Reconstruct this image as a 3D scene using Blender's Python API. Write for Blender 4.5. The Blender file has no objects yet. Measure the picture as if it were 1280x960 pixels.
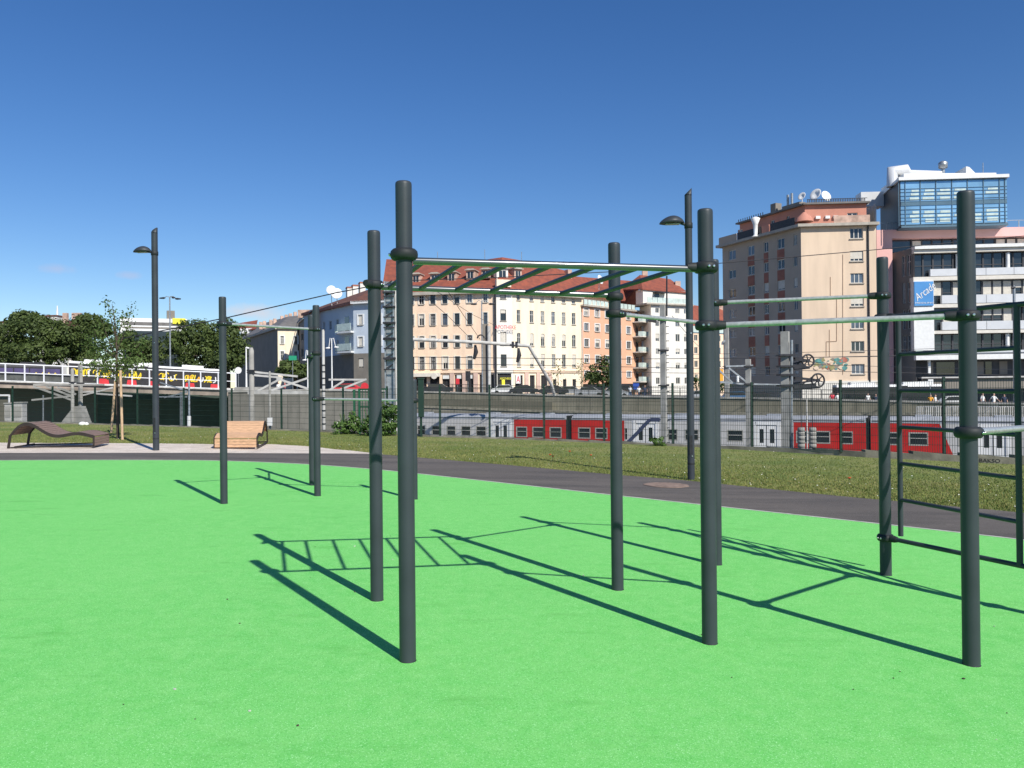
import bpy, bmesh, math, random
import numpy as np
from mathutils import Vector, Matrix
random.seed(7); rng = np.random.default_rng(7)
R = math.radians; PI = math.pi
sc = bpy.context.scene
COL = sc.collection

# ------------------------------------------------------------------ camera calibration (measured from the photograph)
F = 1017.455; PITCH = R(0.2745); ROLL = R(-0.5636); HC = 1.548
GX, GY = -0.0205, -0.0014                      # fall of the playground surface
O = Vector((0, 0, HC))
FW = Vector((0, math.cos(PITCH), math.sin(PITCH)))
_r0 = Vector((1, 0, 0)); _u0 = _r0.cross(FW)
RT = math.cos(ROLL) * _r0 + math.sin(ROLL) * _u0
UP = -math.sin(ROLL) * _r0 + math.cos(ROLL) * _u0

def ray(px, py):
    return FW + RT * ((px - 640) / F) + UP * ((480 - py) / F)
def P(px, py, d):
    return O + ray(px, py) * d
def gz(x, y): return GX * x + GY * y
def G(px, py, off=0.0):
    r = ray(px, py); t = (HC - off) / (GX * r.x + GY * r.y - r.z)
    return O + r * t
def zat(x, y, py):
    k = (480 - py) / F
    a = UP - FW * k
    return HC - (a.x * x + a.y * y) / a.z
def at_z(px, py, z):
    r = ray(px, py); return O + r * ((z - HC) / r.z)

# ------------------------------------------------------------------ materials
def _nodes(name):
    m = bpy.data.materials.new(name); m.use_nodes = True
    nt = m.node_tree; b = nt.nodes['Principled BSDF']
    return m, nt, b
def M(name, col, rough=.6, metal=0., var=0., scale=4., bump=0., bscale=None, spec=.5, coat=0., col2=None, trans=0., thr=(.35, .65), detail=4, stretch=None):
    m, nt, b = _nodes(name)
    c = (*col, 1)
    b.inputs['Base Color'].default_value = c
    b.inputs['Roughness'].default_value = rough
    b.inputs['Metallic'].default_value = metal
    b.inputs['Specular IOR Level'].default_value = spec
    b.inputs['Coat Weight'].default_value = coat
    if trans: b.inputs['Transmission Weight'].default_value = trans
    if var or bump or col2:
        tc = nt.nodes.new('ShaderNodeTexCoord'); mp = nt.nodes.new('ShaderNodeMapping')
        nt.links.new(tc.outputs['Object'], mp.inputs[0])
        if stretch: mp.inputs['Scale'].default_value = stretch
        n = nt.nodes.new('ShaderNodeTexNoise'); n.inputs['Scale'].default_value = scale; n.inputs['Detail'].default_value = detail
        nt.links.new(mp.outputs[0], n.inputs['Vector'])
        if var or col2:
            rp = nt.nodes.new('ShaderNodeValToRGB')
            rp.color_ramp.elements[0].position, rp.color_ramp.elements[1].position = thr
            if col2:
                rp.color_ramp.elements[0].color = c; rp.color_ramp.elements[1].color = (*col2, 1)
            else:
                rp.color_ramp.elements[0].color = (*[x * (1 - var) for x in col], 1)
                rp.color_ramp.elements[1].color = (*[min(1, x * (1 + var)) for x in col], 1)
            nt.links.new(n.outputs[0], rp.inputs[0]); nt.links.new(rp.outputs[0], b.inputs['Base Color'])
        if bump:
            n2 = n
            if bscale:
                n2 = nt.nodes.new('ShaderNodeTexNoise'); n2.inputs['Scale'].default_value = bscale; n2.inputs['Detail'].default_value = 3
                nt.links.new(tc.outputs['Object'], n2.inputs['Vector'])
            bp = nt.nodes.new('ShaderNodeBump'); bp.inputs['Strength'].default_value = bump; bp.inputs['Distance'].default_value = .02
            nt.links.new(n2.outputs[0], bp.inputs['Height']); nt.links.new(bp.outputs[0], b.inputs['Normal'])
    return m
def mix_rgb(nt, fac, a, b):
    n = nt.nodes.new('ShaderNodeMix'); n.data_type = 'RGBA'
    for s, v in ((n.inputs[0], fac), (n.inputs[6], a), (n.inputs[7], b)):
        if hasattr(v, 'is_output') or hasattr(v, 'links'): nt.links.new(v, s)
        elif isinstance(v, tuple): s.default_value = (*v, 1)
        else: s.default_value = v
    return n.outputs[2]
def noise(nt, vec, scale, detail=3, rough=.5):
    n = nt.nodes.new('ShaderNodeTexNoise'); n.inputs['Scale'].default_value = scale; n.inputs['Detail'].default_value = detail; n.inputs['Roughness'].default_value = rough
    nt.links.new(vec, n.inputs['Vector']); return n.outputs[0]
def ramp(nt, v, a, b):
    n = nt.nodes.new('ShaderNodeMapRange'); n.inputs[1].default_value = a; n.inputs[2].default_value = b
    nt.links.new(v, n.inputs[0]); return n.outputs[0]
def objvec(nt, stretch=None):
    tc = nt.nodes.new('ShaderNodeTexCoord')
    if not stretch: return tc.outputs['Object']
    mp = nt.nodes.new('ShaderNodeMapping'); mp.inputs['Scale'].default_value = stretch
    nt.links.new(tc.outputs['Object'], mp.inputs[0]); return mp.outputs[0]
def add_bump(nt, b, h, strength, dist):
    bp = nt.nodes.new('ShaderNodeBump'); bp.inputs['Strength'].default_value = strength; bp.inputs['Distance'].default_value = dist
    nt.links.new(h, bp.inputs['Height']); nt.links.new(bp.outputs[0], b.inputs['Normal'])

def m_rubber():
    m, nt, b = _nodes('green_rubber_granulate'); v = objvec(nt)
    big = ramp(nt, noise(nt, v, .35, 4, .6), .3, .7)
    c = mix_rgb(nt, big, (.145, .565, .118), (.190, .635, .145))
    mid = ramp(nt, noise(nt, v, 9, 4, .6), .35, .7)
    c = mix_rgb(nt, mid, c, (.22, .64, .165))
    g = nt.nodes.new('ShaderNodeTexVoronoi'); g.inputs['Scale'].default_value = 260; nt.links.new(v, g.inputs['Vector'])
    sp = nt.nodes.new('ShaderNodeSeparateColor'); nt.links.new(g.outputs['Color'], sp.inputs[0])
    c = mix_rgb(nt, ramp(nt, sp.outputs[0], .76, 1.04), c, (.06, .38, .055))
    c = mix_rgb(nt, ramp(nt, sp.outputs[1], .86, 1.0), c, (.42, .86, .38))
    sc_ = noise(nt, objvec(nt, (1, 3, 1)), 1.3, 6, .7)
    c = mix_rgb(nt, ramp(nt, sc_, .58, .80), c, (.115, .46, .085))
    nt.links.new(c, b.inputs['Base Color'])
    b.inputs['Roughness'].default_value = .8; b.inputs['Specular IOR Level'].default_value = .22
    add_bump(nt, b, g.outputs['Distance'], .55, .003)
    return m
def m_asphalt():
    m, nt, b = _nodes('weathered_asphalt'); v = objvec(nt)
    c = mix_rgb(nt, ramp(nt, noise(nt, objvec(nt, (.25, 1.5, 1)), 1.2, 5, .65), .35, .7), (.058, .050, .042), (.135, .114, .094))
    c = mix_rgb(nt, ramp(nt, noise(nt, v, 160, 2), .5, .8), c, (.24, .22, .20))
    c = mix_rgb(nt, ramp(nt, noise(nt, v, 6, 4, .7), .62, .85), c, (.21, .18, .15))
    nt.links.new(c, b.inputs['Base Color']); b.inputs['Roughness'].default_value = .85
    add_bump(nt, b, noise(nt, v, 120, 3), .5, .006)
    return m
def m_sand():
    m, nt, b = _nodes('pale_gravel'); v = objvec(nt)
    c = mix_rgb(nt, ramp(nt, noise(nt, v, 2.2, 5, .65), .35, .7), (.58, .50, .42), (.80, .71, .61))
    c = mix_rgb(nt, ramp(nt, noise(nt, v, 45, 2), .5, .8), c, (.25, .21, .17))
    nt.links.new(c, b.inputs['Base Color']); b.inputs['Roughness'].default_value = .9
    add_bump(nt, b, noise(nt, v, 50, 3), .6, .01)
    return m
def m_lawn():
    m, nt, b = _nodes('lawn_soil_and_turf'); v = objvec(nt)
    c = mix_rgb(nt, ramp(nt, noise(nt, v, .55, 5, .65), .38, .66), (.15, .205, .042), (.31, .29, .10))
    c = mix_rgb(nt, ramp(nt, noise(nt, v, 14, 4, .7), .45, .75), c, (.075, .125, .022))
    nt.links.new(c, b.inputs['Base Color']); b.inputs['Roughness'].default_value = .95
    add_bump(nt, b, noise(nt, v, 30, 4, .7), 1., .03)
    return m
def m_leaf(name, a, bcol, rough=.6):
    m, nt, b = _nodes(name)
    g = nt.nodes.new('ShaderNodeNewGeometry')
    c = mix_rgb(nt, g.outputs['Random Per Island'], a, bcol)
    v = objvec(nt)
    c = mix_rgb(nt, ramp(nt, noise(nt, v, .5, 3), .4, .65), c, tuple(x * 1.15 for x in bcol))
    nt.links.new(c, b.inputs['Base Color']); b.inputs['Roughness'].default_value = rough
    b.inputs['Specular IOR Level'].default_value = .3
    t = nt.nodes.new('ShaderNodeBsdfTranslucent'); nt.links.new(c, t.inputs[0])
    mx = nt.nodes.new('ShaderNodeMixShader'); mx.inputs[0].default_value = .25
    nt.links.new(b.outputs[0], mx.inputs[1]); nt.links.new(t.outputs[0], mx.inputs[2])
    nt.links.new(mx.outputs[0], nt.nodes['Material Output'].inputs[0])
    return m
def m_panels(name, col, w, h, mort=.02, dark=.55, var=.12, rough=.85, brick=False, nscale=.6, colb=None, stains=.35):
    """concrete / render / tiles laid in a grid, in object XZ (u along local X by default)"""
    m, nt, b = _nodes(name); tc = nt.nodes.new('ShaderNodeTexCoord')
    mp = nt.nodes.new('ShaderNodeMapping'); mp.inputs['Rotation'].default_value = (R(90), 0, 0)
    nt.links.new(tc.outputs['UV'], mp.inputs[0])
    bt = nt.nodes.new('ShaderNodeTexBrick'); nt.links.new(tc.outputs['UV'], bt.inputs['Vector'])
    bt.offset = .5 if brick else 0.
    bt.inputs['Scale'].default_value = 1; bt.inputs['Brick Width'].default_value = w; bt.inputs['Row Height'].default_value = h
    bt.inputs['Mortar Size'].default_value = mort; bt.inputs['Mortar Smooth'].default_value = .1
    c1 = tuple(x * (1 - var) for x in col); c2 = colb or tuple(min(1, x * (1 + var)) for x in col)
    bt.inputs['Color1'].default_value = (*c1, 1); bt.inputs['Color2'].default_value = (*c2, 1)
    bt.inputs['Mortar'].default_value = (*[x * dark for x in col], 1)
    st = ramp(nt, noise(nt, objvec(nt, (1, 1, .25)), nscale, 5, .65), .45, .8)
    c = mix_rgb(nt, st, bt.outputs[0], tuple(x * (1 - stains) for x in col))
    nt.links.new(c, b.inputs['Base Color']); b.inputs['Roughness'].default_value = rough
    return m

MAT = {}
def mk():
    D = MAT
    D['steel'] = M('anthracite_powder_coat', (.040, .047, .057), .46, .0, var=.12, scale=3, spec=.32, bump=.05, bscale=220)
    D['steel_dark'] = M('dark_clamp_casting', (.022, .025, .028), .6, .0, var=.2, scale=20, spec=.3)
    D['bar'] = M('brushed_stainless_bar', (.31, .32, .325), .30, .0, var=.15, scale=40, spec=.6, coat=.6)
    D['steel_gloss'] = M('glossy_anthracite_rail', (.045, .052, .058), .26, .0, var=.12, scale=5, spec=1., coat=1.)
    D['bolt'] = M('zinc_bolt', (.6, .6, .6), .3, 1., var=.1, scale=60)
    D['rubber'] = m_rubber(); D['asphalt'] = m_asphalt(); D['sand'] = m_sand(); D['lawn'] = m_lawn()
    D['edging'] = M('pale_edging', (.50, .49, .44), .85, var=.2, scale=12)
    D['concrete'] = M('grey_concrete', (.33, .32, .29), .85, var=.22, scale=1.3, bump=.2, bscale=20)
    D['mast_concrete'] = M('mast_concrete', (.33, .325, .30), .85, var=.18, scale=2.2, bump=.2, bscale=20)
    D['kerb'] = M('mossy_kerb_concrete', (.22, .205, .16), .9, var=.3, scale=2.5, bump=.3, bscale=25)
    D['box_bars'] = M('box_glazing_bars', (.08, .16, .22), .5, var=.05, scale=3)
    D['pipe_b'] = M('brown_conduit', (.40, .27, .18), .8, var=.1, scale=3)
    D['infill'] = M('dark_infill_panel', (.075, .08, .075), .8, var=.25, scale=2)
    D['mural_red'] = M('faded_mural_red', (.45, .16, .11), .85, var=.2, scale=2)
    D['concrete_l'] = M('light_concrete', (.50, .49, .46), .85, var=.16, scale=2.2, bump=.2, bscale=20)
    D['galv'] = M('galvanised_steel', (.38, .40, .41), .45, .7, var=.2, scale=6)
    D['dark_iron'] = M('dark_iron', (.035, .035, .04), .5, .3, var=.25, scale=6)
    D['fence'] = M('dark_green_fence_coat', (.008, .032, .020), .5, var=.1, scale=8)
    D['fence_b'] = M('bright_green_gate_coat', (.010, .085, .040), .45, var=.1, scale=8)
    D['glass'] = M('window_glass', (.022, .028, .034), .08, 0, var=.35, scale=.35, spec=.8)
    D['glass_b'] = M('window_glass_painted_reflection', (.10, .13, .17), .12, 0, var=.4, scale=.5, spec=.8)  # a reflection put into the base colour as blue-grey
    D['glass_c'] = M('window_with_net_curtain', (.26, .26, .25), .35, 0, var=.4, scale=2.5, spec=.6)
    D['glass_blue'] = M('blue_curtain_glass', (.26, .47, .62), .10, .35, var=.25, scale=.25)
    D['grey_blue'] = M('spandrel_grey_blue', (.10, .18, .24), .3, 0, var=.1, scale=1)
    D['glass_green'] = M('frosted_green_glass', (.56, .66, .61), .25, 0, var=.12, scale=2)
    D['white'] = M('white_paint', (.78, .78, .76), .5, var=.05, scale=3)
    D['offwhite'] = M('off_white_render', (.78, .75, .68), .8, var=.07, scale=1.2, stretch=(1, 1, .2))
    D['cream'] = M('cream_render', (.90, .765, .575), .85, var=.07, scale=1.1, stretch=(1, 1, .2))
    D['cream_pink'] = M('apricot_render', (.93, .70, .51), .85, var=.07, scale=1.1, stretch=(1, 1, .2))
    D['salmon'] = M('salmon_render', (.74, .42, .27), .85, var=.05, scale=.5)
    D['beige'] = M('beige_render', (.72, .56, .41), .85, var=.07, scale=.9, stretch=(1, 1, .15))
    D['tower_side'] = M('shaded_tower_render', (.45, .37, .29), .85, var=.06, scale=.4)  # the tower's beige darkened, shade of this side is in the colour
    D['terracotta'] = M('terracotta_panel', (.33, .13, .09), .8, var=.15, scale=1)
    D['pilaster'] = M('rosy_stone_pilaster', (.62, .44, .36), .8, var=.1, scale=1)
    D['pinkred'] = M('penthouse_coral_render', (.55, .24, .17), .8, var=.08, scale=.6)
    D['pink'] = M('pink_render', (.80, .46, .42), .8, var=.04, scale=.5)
    D['blue_r'] = M('pale_blue_render', (.50, .565, .64), .85, var=.05, scale=.5)
    D['grey_stone'] = M('grey_base_render', (.21, .19, .16), .85, var=.1, scale=1)
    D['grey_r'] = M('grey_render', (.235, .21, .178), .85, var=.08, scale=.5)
    D['trim'] = M('pale_trim', (.72, .68, .60), .8, var=.06, scale=2)
    D['cornice'] = M('cornice_stone', (.42, .38, .32), .8, var=.12, scale=2)
    D['frame_w'] = M('white_window_frame', (.62, .60, .55), .5, var=.05, scale=3)
    D['frame_d'] = M('dark_window_frame', (.045, .045, .05), .5, var=.1, scale=3)
    D['blind'] = M('pale_blind', (.62, .58, .50), .8, var=.08, scale=3)
    D['black'] = M('black_opening', (.02, .018, .018), .6, var=.2, scale=2)
    D['roof'] = M('red_roof_tiles', (.30, .080, .045), .85, col2=(.20, .060, .040), scale=1.3, bump=.3, bscale=9)
    D['roof_b'] = M('brown_roof_tiles', (.17, .070, .045), .85, col2=(.115, .055, .040), scale=1.3, bump=.3, bscale=9)
    D['roof_g'] = M('grey_sheet_roof', (.16, .15, .14), .7, var=.15, scale=1)
    D['chimney'] = M('pale_chimney', (.52, .36, .28), .85, var=.25, scale=1.4)
    D['metal_w'] = M('pale_metal_cladding', (.66, .67, .68), .4, .1, var=.05, scale=.8)
    D['wood'] = M('pale_larch_slats', (.62, .38, .22), .65, var=.2, scale=6, stretch=(1, 12, 12))
    D['wood_d'] = M('dark_brown_slats', (.23, .155, .125), .75, var=.3, scale=6, stretch=(1, 12, 12))  # darker brown than the slats of the other lounger
    D['lounger_frame'] = M('dark_lounger_frame', (.035, .026, .022), .5, .3, var=.2, scale=5)
    D['stake'] = M('pine_stake', (.55, .38, .24), .8, var=.2, scale=8, stretch=(6, 6, 1))
    D['bark'] = M('bark', (.075, .055, .04), .9, var=.3, scale=8, bump=.5)
    D['leaf'] = m_leaf('broad_leaves', (.032, .056, .015), (.088, .124, .032))
    D['leaf_y'] = m_leaf('young_leaves', (.050, .095, .022), (.120, .180, .050))
    D['leaf_s'] = m_leaf('shrub_leaves', (.035, .085, .018), (.110, .190, .045))
    D['grass'] = m_leaf('grass_blades', (.120, .180, .034), (.205, .230, .064), .7)
    D['grass_dry'] = m_leaf('dry_grass_blades', (.20, .19, .055), (.33, .29, .11), .8)
    D['daisy'] = M('daisy_petals', (.75, .74, .66), .7, var=.1, scale=5)
    D['poppy'] = M('poppy_petals', (.62, .085, .025), .6, var=.2, scale=20)
    D['train_red'] = M('train_red_paint', (.50, .018, .016), .35, 0, var=.12, scale=.7, coat=.3)
    D['train_grey'] = M('train_light_grey_paint', (.55, .54, .52), .35, 0, var=.08, scale=.7, coat=.3)
    D['train_white'] = M('train_white_door', (.80, .80, .78), .35, 0, var=.05, scale=1, coat=.3)
    D['train_roof'] = M('train_roof_grey', (.33, .345, .37), .5, 0, var=.15, scale=.8)
    D['train_dark'] = M('train_gangway_rubber', (.02, .02, .025), .7, var=.3, scale=3)
    D['train_blue'] = M('train_stripe_dark_blue', (.05, .06, .12), .4, var=.1, scale=2)
    D['win_line'] = M('window_aluminium', (.52, .50, .44), .4, .4, var=.1, scale=4)
    D['asphalt_far'] = M('street_asphalt', (.09, .088, .085), .9, var=.2, scale=.5)
    D['ballast'] = M('track_ballast', (.13, .105, .085), .95, var=.4, scale=3, bump=.6, bscale=8)
    D['underpass_shade'] = M('shaded_underpass_concrete', (.06, .085, .07), .9, var=.2, scale=.6)  # shadow under the bridge painted in as dark green concrete
    D['girder'] = M('bridge_girder_concrete', (.34, .28, .23), .85, var=.25, scale=.8)
    D['rail_w'] = M('bridge_railing_white', (.80, .81, .83), .45, var=.04, scale=3)
    D['yellow'] = M('yellow_lettering', (.80, .60, .02), .6, var=.1, scale=3)
    D['purple'] = M('violet_wrap', (.07, .055, .15), .5, var=.2, scale=.8)
    D['red'] = M('red_paint', (.60, .03, .04), .5, var=.12, scale=3)
    D['sign_blue'] = M('blue_sign_panel', (.045, .20, .50), .45, col2=(.10, .34, .68), scale=.25, thr=(.3, .7))
    D['sign_red'] = M('red_letters', (.62, .03, .06), .5, var=.1, scale=3)
    D['sign_yellow'] = M('yellow_sign', (.85, .80, .05), .5, var=.05, scale=3)
    D['orange'] = M('orange_sign', (.85, .40, .03), .5, var=.05, scale=3)
    D['green_sign'] = M('green_sign', (.02, .30, .16), .5, var=.05, scale=3)
    D['road_blue'] = M('blue_traffic_sign', (.02, .07, .35), .5, var=.05, scale=3)
    D['skin'] = M('skin', (.50, .30, .22), .6, var=.05, scale=10)
    D['navy'] = M('navy_cloth', (.03, .04, .08), .85, var=.1, scale=10)
    D['denim'] = M('denim_cloth', (.08, .12, .20), .85, var=.1, scale=10)
    D['clay'] = M('sandy_cover', (.24, .17, .13), .9, var=.25, scale=9)
    D['car_silver'] = M('car_silver', (.45, .46, .48), .3, .3, coat=.5, var=.03, scale=2)
    D['car_dark'] = M('car_black', (.03, .03, .035), .3, 0, coat=.5, var=.1, scale=2)
    D['car_blue'] = M('car_blue', (.05, .12, .24), .3, 0, coat=.5, var=.1, scale=2)
    D['tyre'] = M('tyre', (.015, .015, .015), .8, var=.1, scale=9)
    D['led'] = M('lamp_lens', (.35, .36, .35), .2, 0, var=.05, scale=9)
    D['teal'] = M('graffiti_teal', (.10, .26, .24), .8, var=.3, scale=2)
    D['olive'] = M('graffiti_olive', (.30, .27, .12), .8, var=.3, scale=2)
    D['wall_up'] = m_panels('mossy_concrete_wall', (.20, .185, .14), 2.6, 1.3, .05, .62, .16, nscale=1.1, stains=.55)
    D['wall_low'] = m_panels('concrete_block_wall', (.27, .25, .205), 2.6, 1.1, .05, .5, .12, nscale=.9, stains=.4)
    D['wall_grey'] = m_panels('board_marked_concrete', (.19, .18, .155), 1.25, 4.0, .05, .6, .12, nscale=.9, stains=.4)
mk()

# ------------------------------------------------------------------ mesh builder
WL = {}                                          # world location of every translated-only object
def wl(o): return WL.get(o.name, Vector((0, 0, 0))) if o else Vector((0, 0, 0))
class MB:
    def __init__(s): s.v = []; s.f = []; s.m = []; s.uv = {}; s.sm = []
    def quad(s, pts, mi=0, smooth=False, uv=None):
        i = len(s.v); s.v += [Vector(p) for p in pts]; s.f.append(tuple(range(i, i + len(pts)))); s.m.append(mi); s.sm.append(smooth)
        if uv: s.uv[len(s.f) - 1] = uv
    def box8(s, c, mi=0):                        # 8 corners: bottom 4 ccw, top 4 ccw
        i = len(s.v); s.v += [Vector(p) for p in c]
        for f in ((3, 2, 1, 0), (4, 5, 6, 7), (0, 1, 5, 4), (1, 2, 6, 5), (2, 3, 7, 6), (3, 0, 4, 7)):
            s.f.append(tuple(i + k for k in f)); s.m.append(mi); s.sm.append(False)
    def box(s, c, size, rz=0., mi=0):
        c = Vector(c); ex = Vector((math.cos(rz), math.sin(rz), 0)) * size[0] / 2; ey = Vector((-math.sin(rz), math.cos(rz), 0)) * size[1] / 2; ez = Vector((0, 0, size[2] / 2))
        b = [c - ex - ey, c + ex - ey, c + ex + ey, c - ex + ey]
        s.box8([p - ez for p in b] + [p + ez for p in b], mi)
    def bar(s, p0, p1, w, h, mi=0, up=Vector((0, 0, 1))):
        p0 = Vector(p0); p1 = Vector(p1); d = (p1 - p0).normalized()
        sd = d.cross(up)
        if sd.length < 1e-4: sd = Vector((1, 0, 0))
        sd = sd.normalized() * w / 2; u = sd.cross(d).normalized() * h / 2
        s.box8([p0 - sd - u, p0 + sd - u, p1 + sd - u, p1 - sd - u, p0 - sd + u, p0 + sd + u, p1 + sd + u, p1 - sd + u], mi)
    def tube(s, pts, r, seg=12, mi=0, cap=True, r2=None):
        pts = [Vector(p) for p in pts]; n = len(pts); rings = []
        ref = Vector((0, 0, 1))
        d0 = (pts[1] - pts[0]).normalized()
        if abs(d0.z) > .9: ref = Vector((0, 1, 0))
        for k, p in enumerate(pts):
            d = (pts[min(k + 1, n - 1)] - pts[max(k - 1, 0)]).normalized()
            a = d.cross(ref).normalized(); b = d.cross(a)
            rr = r if r2 is None else r + (r2 - r) * k / (n - 1)
            if isinstance(r, (list, tuple)): rr = r[k]
            i = len(s.v)
            s.v += [p + (a * math.cos(2 * PI * j / seg) + b * math.sin(2 * PI * j / seg)) * rr for j in range(seg)]
            rings.append(i)
        for a, b in zip(rings, rings[1:]):
            for j in range(seg):
                q = (j + 1) % seg; s.f.append((a + q, a + j, b + j, b + q)); s.m.append(mi); s.sm.append(seg > 5)
        if cap:
            for k_, rev in ((rings[0], False), (rings[-1], True)):
                i = len(s.v); s.v += [Vector(s.v[k_ + j]) for j in range(seg)]
                s.f.append(tuple(i + j for j in (reversed(range(seg)) if rev else range(seg)))); s.m.append(mi); s.sm.append(False)
    def lathe(s, c, prof, seg=24, mi=0, axis=None):
        c = Vector(c); z = (axis or Vector((0, 0, 1))).normalized()
        x = z.cross(Vector((0, 1, 0)) if abs(z.y) < .9 else Vector((1, 0, 0))).normalized(); y = z.cross(x)
        rings = []
        for (r, h) in prof:
            i = len(s.v); s.v += [c + z * h + (x * math.cos(2 * PI * j / seg) + y * math.sin(2 * PI * j / seg)) * max(r, 1e-4) for j in range(seg)]; rings.append(i)
        for a, b in zip(rings, rings[1:]):
            for j in range(seg):
                q = (j + 1) % seg; s.f.append((a + j, a + q, b + q, b + j)); s.m.append(mi); s.sm.append(True)
        for k_, rev in ((rings[0], True), (rings[-1], False)):
            i = len(s.v); s.v += [Vector(s.v[k_ + j]) for j in range(seg)]
            s.f.append(tuple(i + j for j in (reversed(range(seg)) if rev else range(seg)))); s.m.append(mi); s.sm.append(False)
    def slab(s, poly, vec, mi=0):                # extrude a planar polygon by a vector
        poly = [Vector(p) for p in poly]; vec = Vector(vec); n = len(poly); i = len(s.v)
        s.v += poly + [p + vec for p in poly]
        s.f.append(tuple(range(i, i + n))); s.m.append(mi); s.sm.append(False)
        s.f.append(tuple(range(i + 2 * n - 1, i + n - 1, -1))); s.m.append(mi); s.sm.append(False)
        for k in range(n):
            q = (k + 1) % n; s.f.append((i + k, i + n + k, i + n + q, i + q)); s.m.append(mi); s.sm.append(False)
    def build(s, name, mats, parent=None, loc=None, recalc=False):
        w = Vector(loc) if loc is not None else wl(parent)
        me = bpy.data.meshes.new(name); me.from_pydata([tuple(p - w) for p in s.v], [], s.f)
        if not isinstance(mats, (list, tuple)): mats = [mats]
        for mm in mats: me.materials.append(MAT[mm] if isinstance(mm, str) else mm)
        me.polygons.foreach_set('material_index', s.m); me.polygons.foreach_set('use_smooth', s.sm)
        if s.uv:
            uvl = me.uv_layers.new(name='UVMap')
            for fi, uv in s.uv.items():
                for k, li in enumerate(me.polygons[fi].loop_indices): uvl.data[li].uv = uv[k]
        me.update()
        if recalc:
            b = bmesh.new(); b.from_mesh(me); bmesh.ops.recalc_face_normals(b, faces=b.faces); b.to_mesh(me); b.free()
        o = bpy.data.objects.new(name, me); COL.objects.link(o)
        o.parent = parent; o.location = w - wl(parent); WL[o.name] = w
        return o
def tag(o, label=None, cat=None, group=None, kind=None):
    if label: o['label'] = label
    if cat: o['category'] = cat
    if group: o['group'] = group
    if kind: o['kind'] = kind
    return o
def thing(name, label, cat, loc, group=None):
    o = bpy.data.objects.new(name, None); COL.objects.link(o); o.location = loc; WL[o.name] = Vector(loc)
    o.empty_display_size = .1
    return tag(o, label, cat, group)
def copy_tree(o, parent=None, mats=None):
    c = o.copy(); COL.objects.link(c); c.parent = parent
    for ch in list(o.children): copy_tree(ch, c)
    return c
def text_mesh(txt, size, shear=0., ext=.01, spacing=1.):
    cu = bpy.data.curves.new('lettering', 'FONT'); cu.body = txt; cu.size = size; cu.shear = shear; cu.extrude = ext; cu.space_character = spacing
    cu.align_x = 'CENTER'; cu.align_y = 'CENTER'; cu.resolution_u = 3
    o = bpy.data.objects.new('lettering', cu); COL.objects.link(o)
    dg = bpy.context.evaluated_depsgraph_get(); dg.update()
    me = bpy.data.meshes.new_from_object(o.evaluated_get(dg)); bpy.data.objects.remove(o)
    return me
def lettering(txt, size, pos, ex, n, mat, parent, name='lettering', shear=0., tilt=0., ext=.01, width=None, height=None, spacing=1.):
    """text standing on a surface: ex = reading direction, n = outward normal"""
    me = text_mesh(txt, size, shear, ext, spacing)
    ex = Vector(ex).normalized(); n = Vector(n).normalized(); ez = n.cross(ex)
    if tilt: ex = (Matrix.Rotation(tilt, 3, n) @ ex); ez = n.cross(ex)
    xs = [v.co.x for v in me.vertices]; ys = [v.co.y for v in me.vertices]
    sx = width / (max(xs) - min(xs)) if width else 1; sy = height / (max(ys) - min(ys)) if height else 1
    cx = (max(xs) + min(xs)) / 2; cy = (max(ys) + min(ys)) / 2
    for v in me.vertices:
        q = v.co.copy(); v.co = ex * ((q.x - cx) * sx) + ez * ((q.y - cy) * sy) + n * (q.z + ext)
    me.materials.clear(); me.materials.append(MAT[mat])
    o = bpy.data.objects.new(name, me); COL.objects.link(o); o.parent = parent; o.location = Vector(pos) - wl(parent)
    return o
# ================================================================== GROUND
def sheet_px(name, curve_a, curve_b, z, mat, kind='structure', sub=1):
    """strip between two ground curves given as world points"""
    mb = MB()
    for i in range(len(curve_a) - 1):
        a0, a1, b0, b1 = curve_a[i], curve_a[i + 1], curve_b[i], curve_b[i + 1]
        mb.quad([(a0.x, a0.y, gz(a0.x, a0.y) + z), (a1.x, a1.y, gz(a1.x, a1.y) + z), (b1.x, b1.y, gz(b1.x, b1.y) + z), (b0.x, b0.y, gz(b0.x, b0.y) + z)])
    o = mb.build(name, mat, loc=(0, 0, 0)); o['kind'] = kind; return o
def interp(pts, xs):
    pts = sorted(pts); X = [p[0] for p in pts]; Y = [p[1] for p in pts]
    return [(x, float(np.interp(x, X, Y))) for x in xs]
def smooth(pts, xs):
    # Catmull-like smoothing through np polynomial pieces
    q = interp(pts, xs); y = np.array([p[1] for p in q])
    for _ in range(3): y[1:-1] = (y[:-2] + 2 * y[1:-1] + y[2:]) / 4
    return [(p[0], float(v)) for p, v in zip(q, y)]
XS = list(range(-400, 1700, 20))
near_px = smooth([(-400, 583), (-200, 578.5), (0, 576.3), (130, 575.8), (260, 576.2), (330, 578.5), (400, 582), (497, 590), (521, 593), (640, 606), (760, 619.5), (875, 632), (1060, 652), (1205, 668), (1275, 676), (1500, 706), (1700, 736)], XS)
far_px = smooth([(-400, 568), (0, 566.5), (260, 566.5), (400, 567.3), (470, 567), (521, 572), (640, 582), (760, 593), (860, 601), (1000, 615.7), (1060, 621.5), (1275, 641), (1500, 664), (1700, 688)], XS)
NEAR = [G(*p) for p in near_px]; FAR = [G(*p) for p in far_px]
sheet_px('play_surface', [Vector((p.x * 1.0, -14, 0)) for p in NEAR], NEAR, .012, 'rubber')
def offs(c, d): return [Vector((p.x, p.y + d, 0)) for p in c]
sheet_px('edging_strip', offs(NEAR, 0), offs(NEAR, .07), .014, 'edging')
sheet_px('path', offs(NEAR, .07), FAR, .008, 'asphalt')
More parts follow.
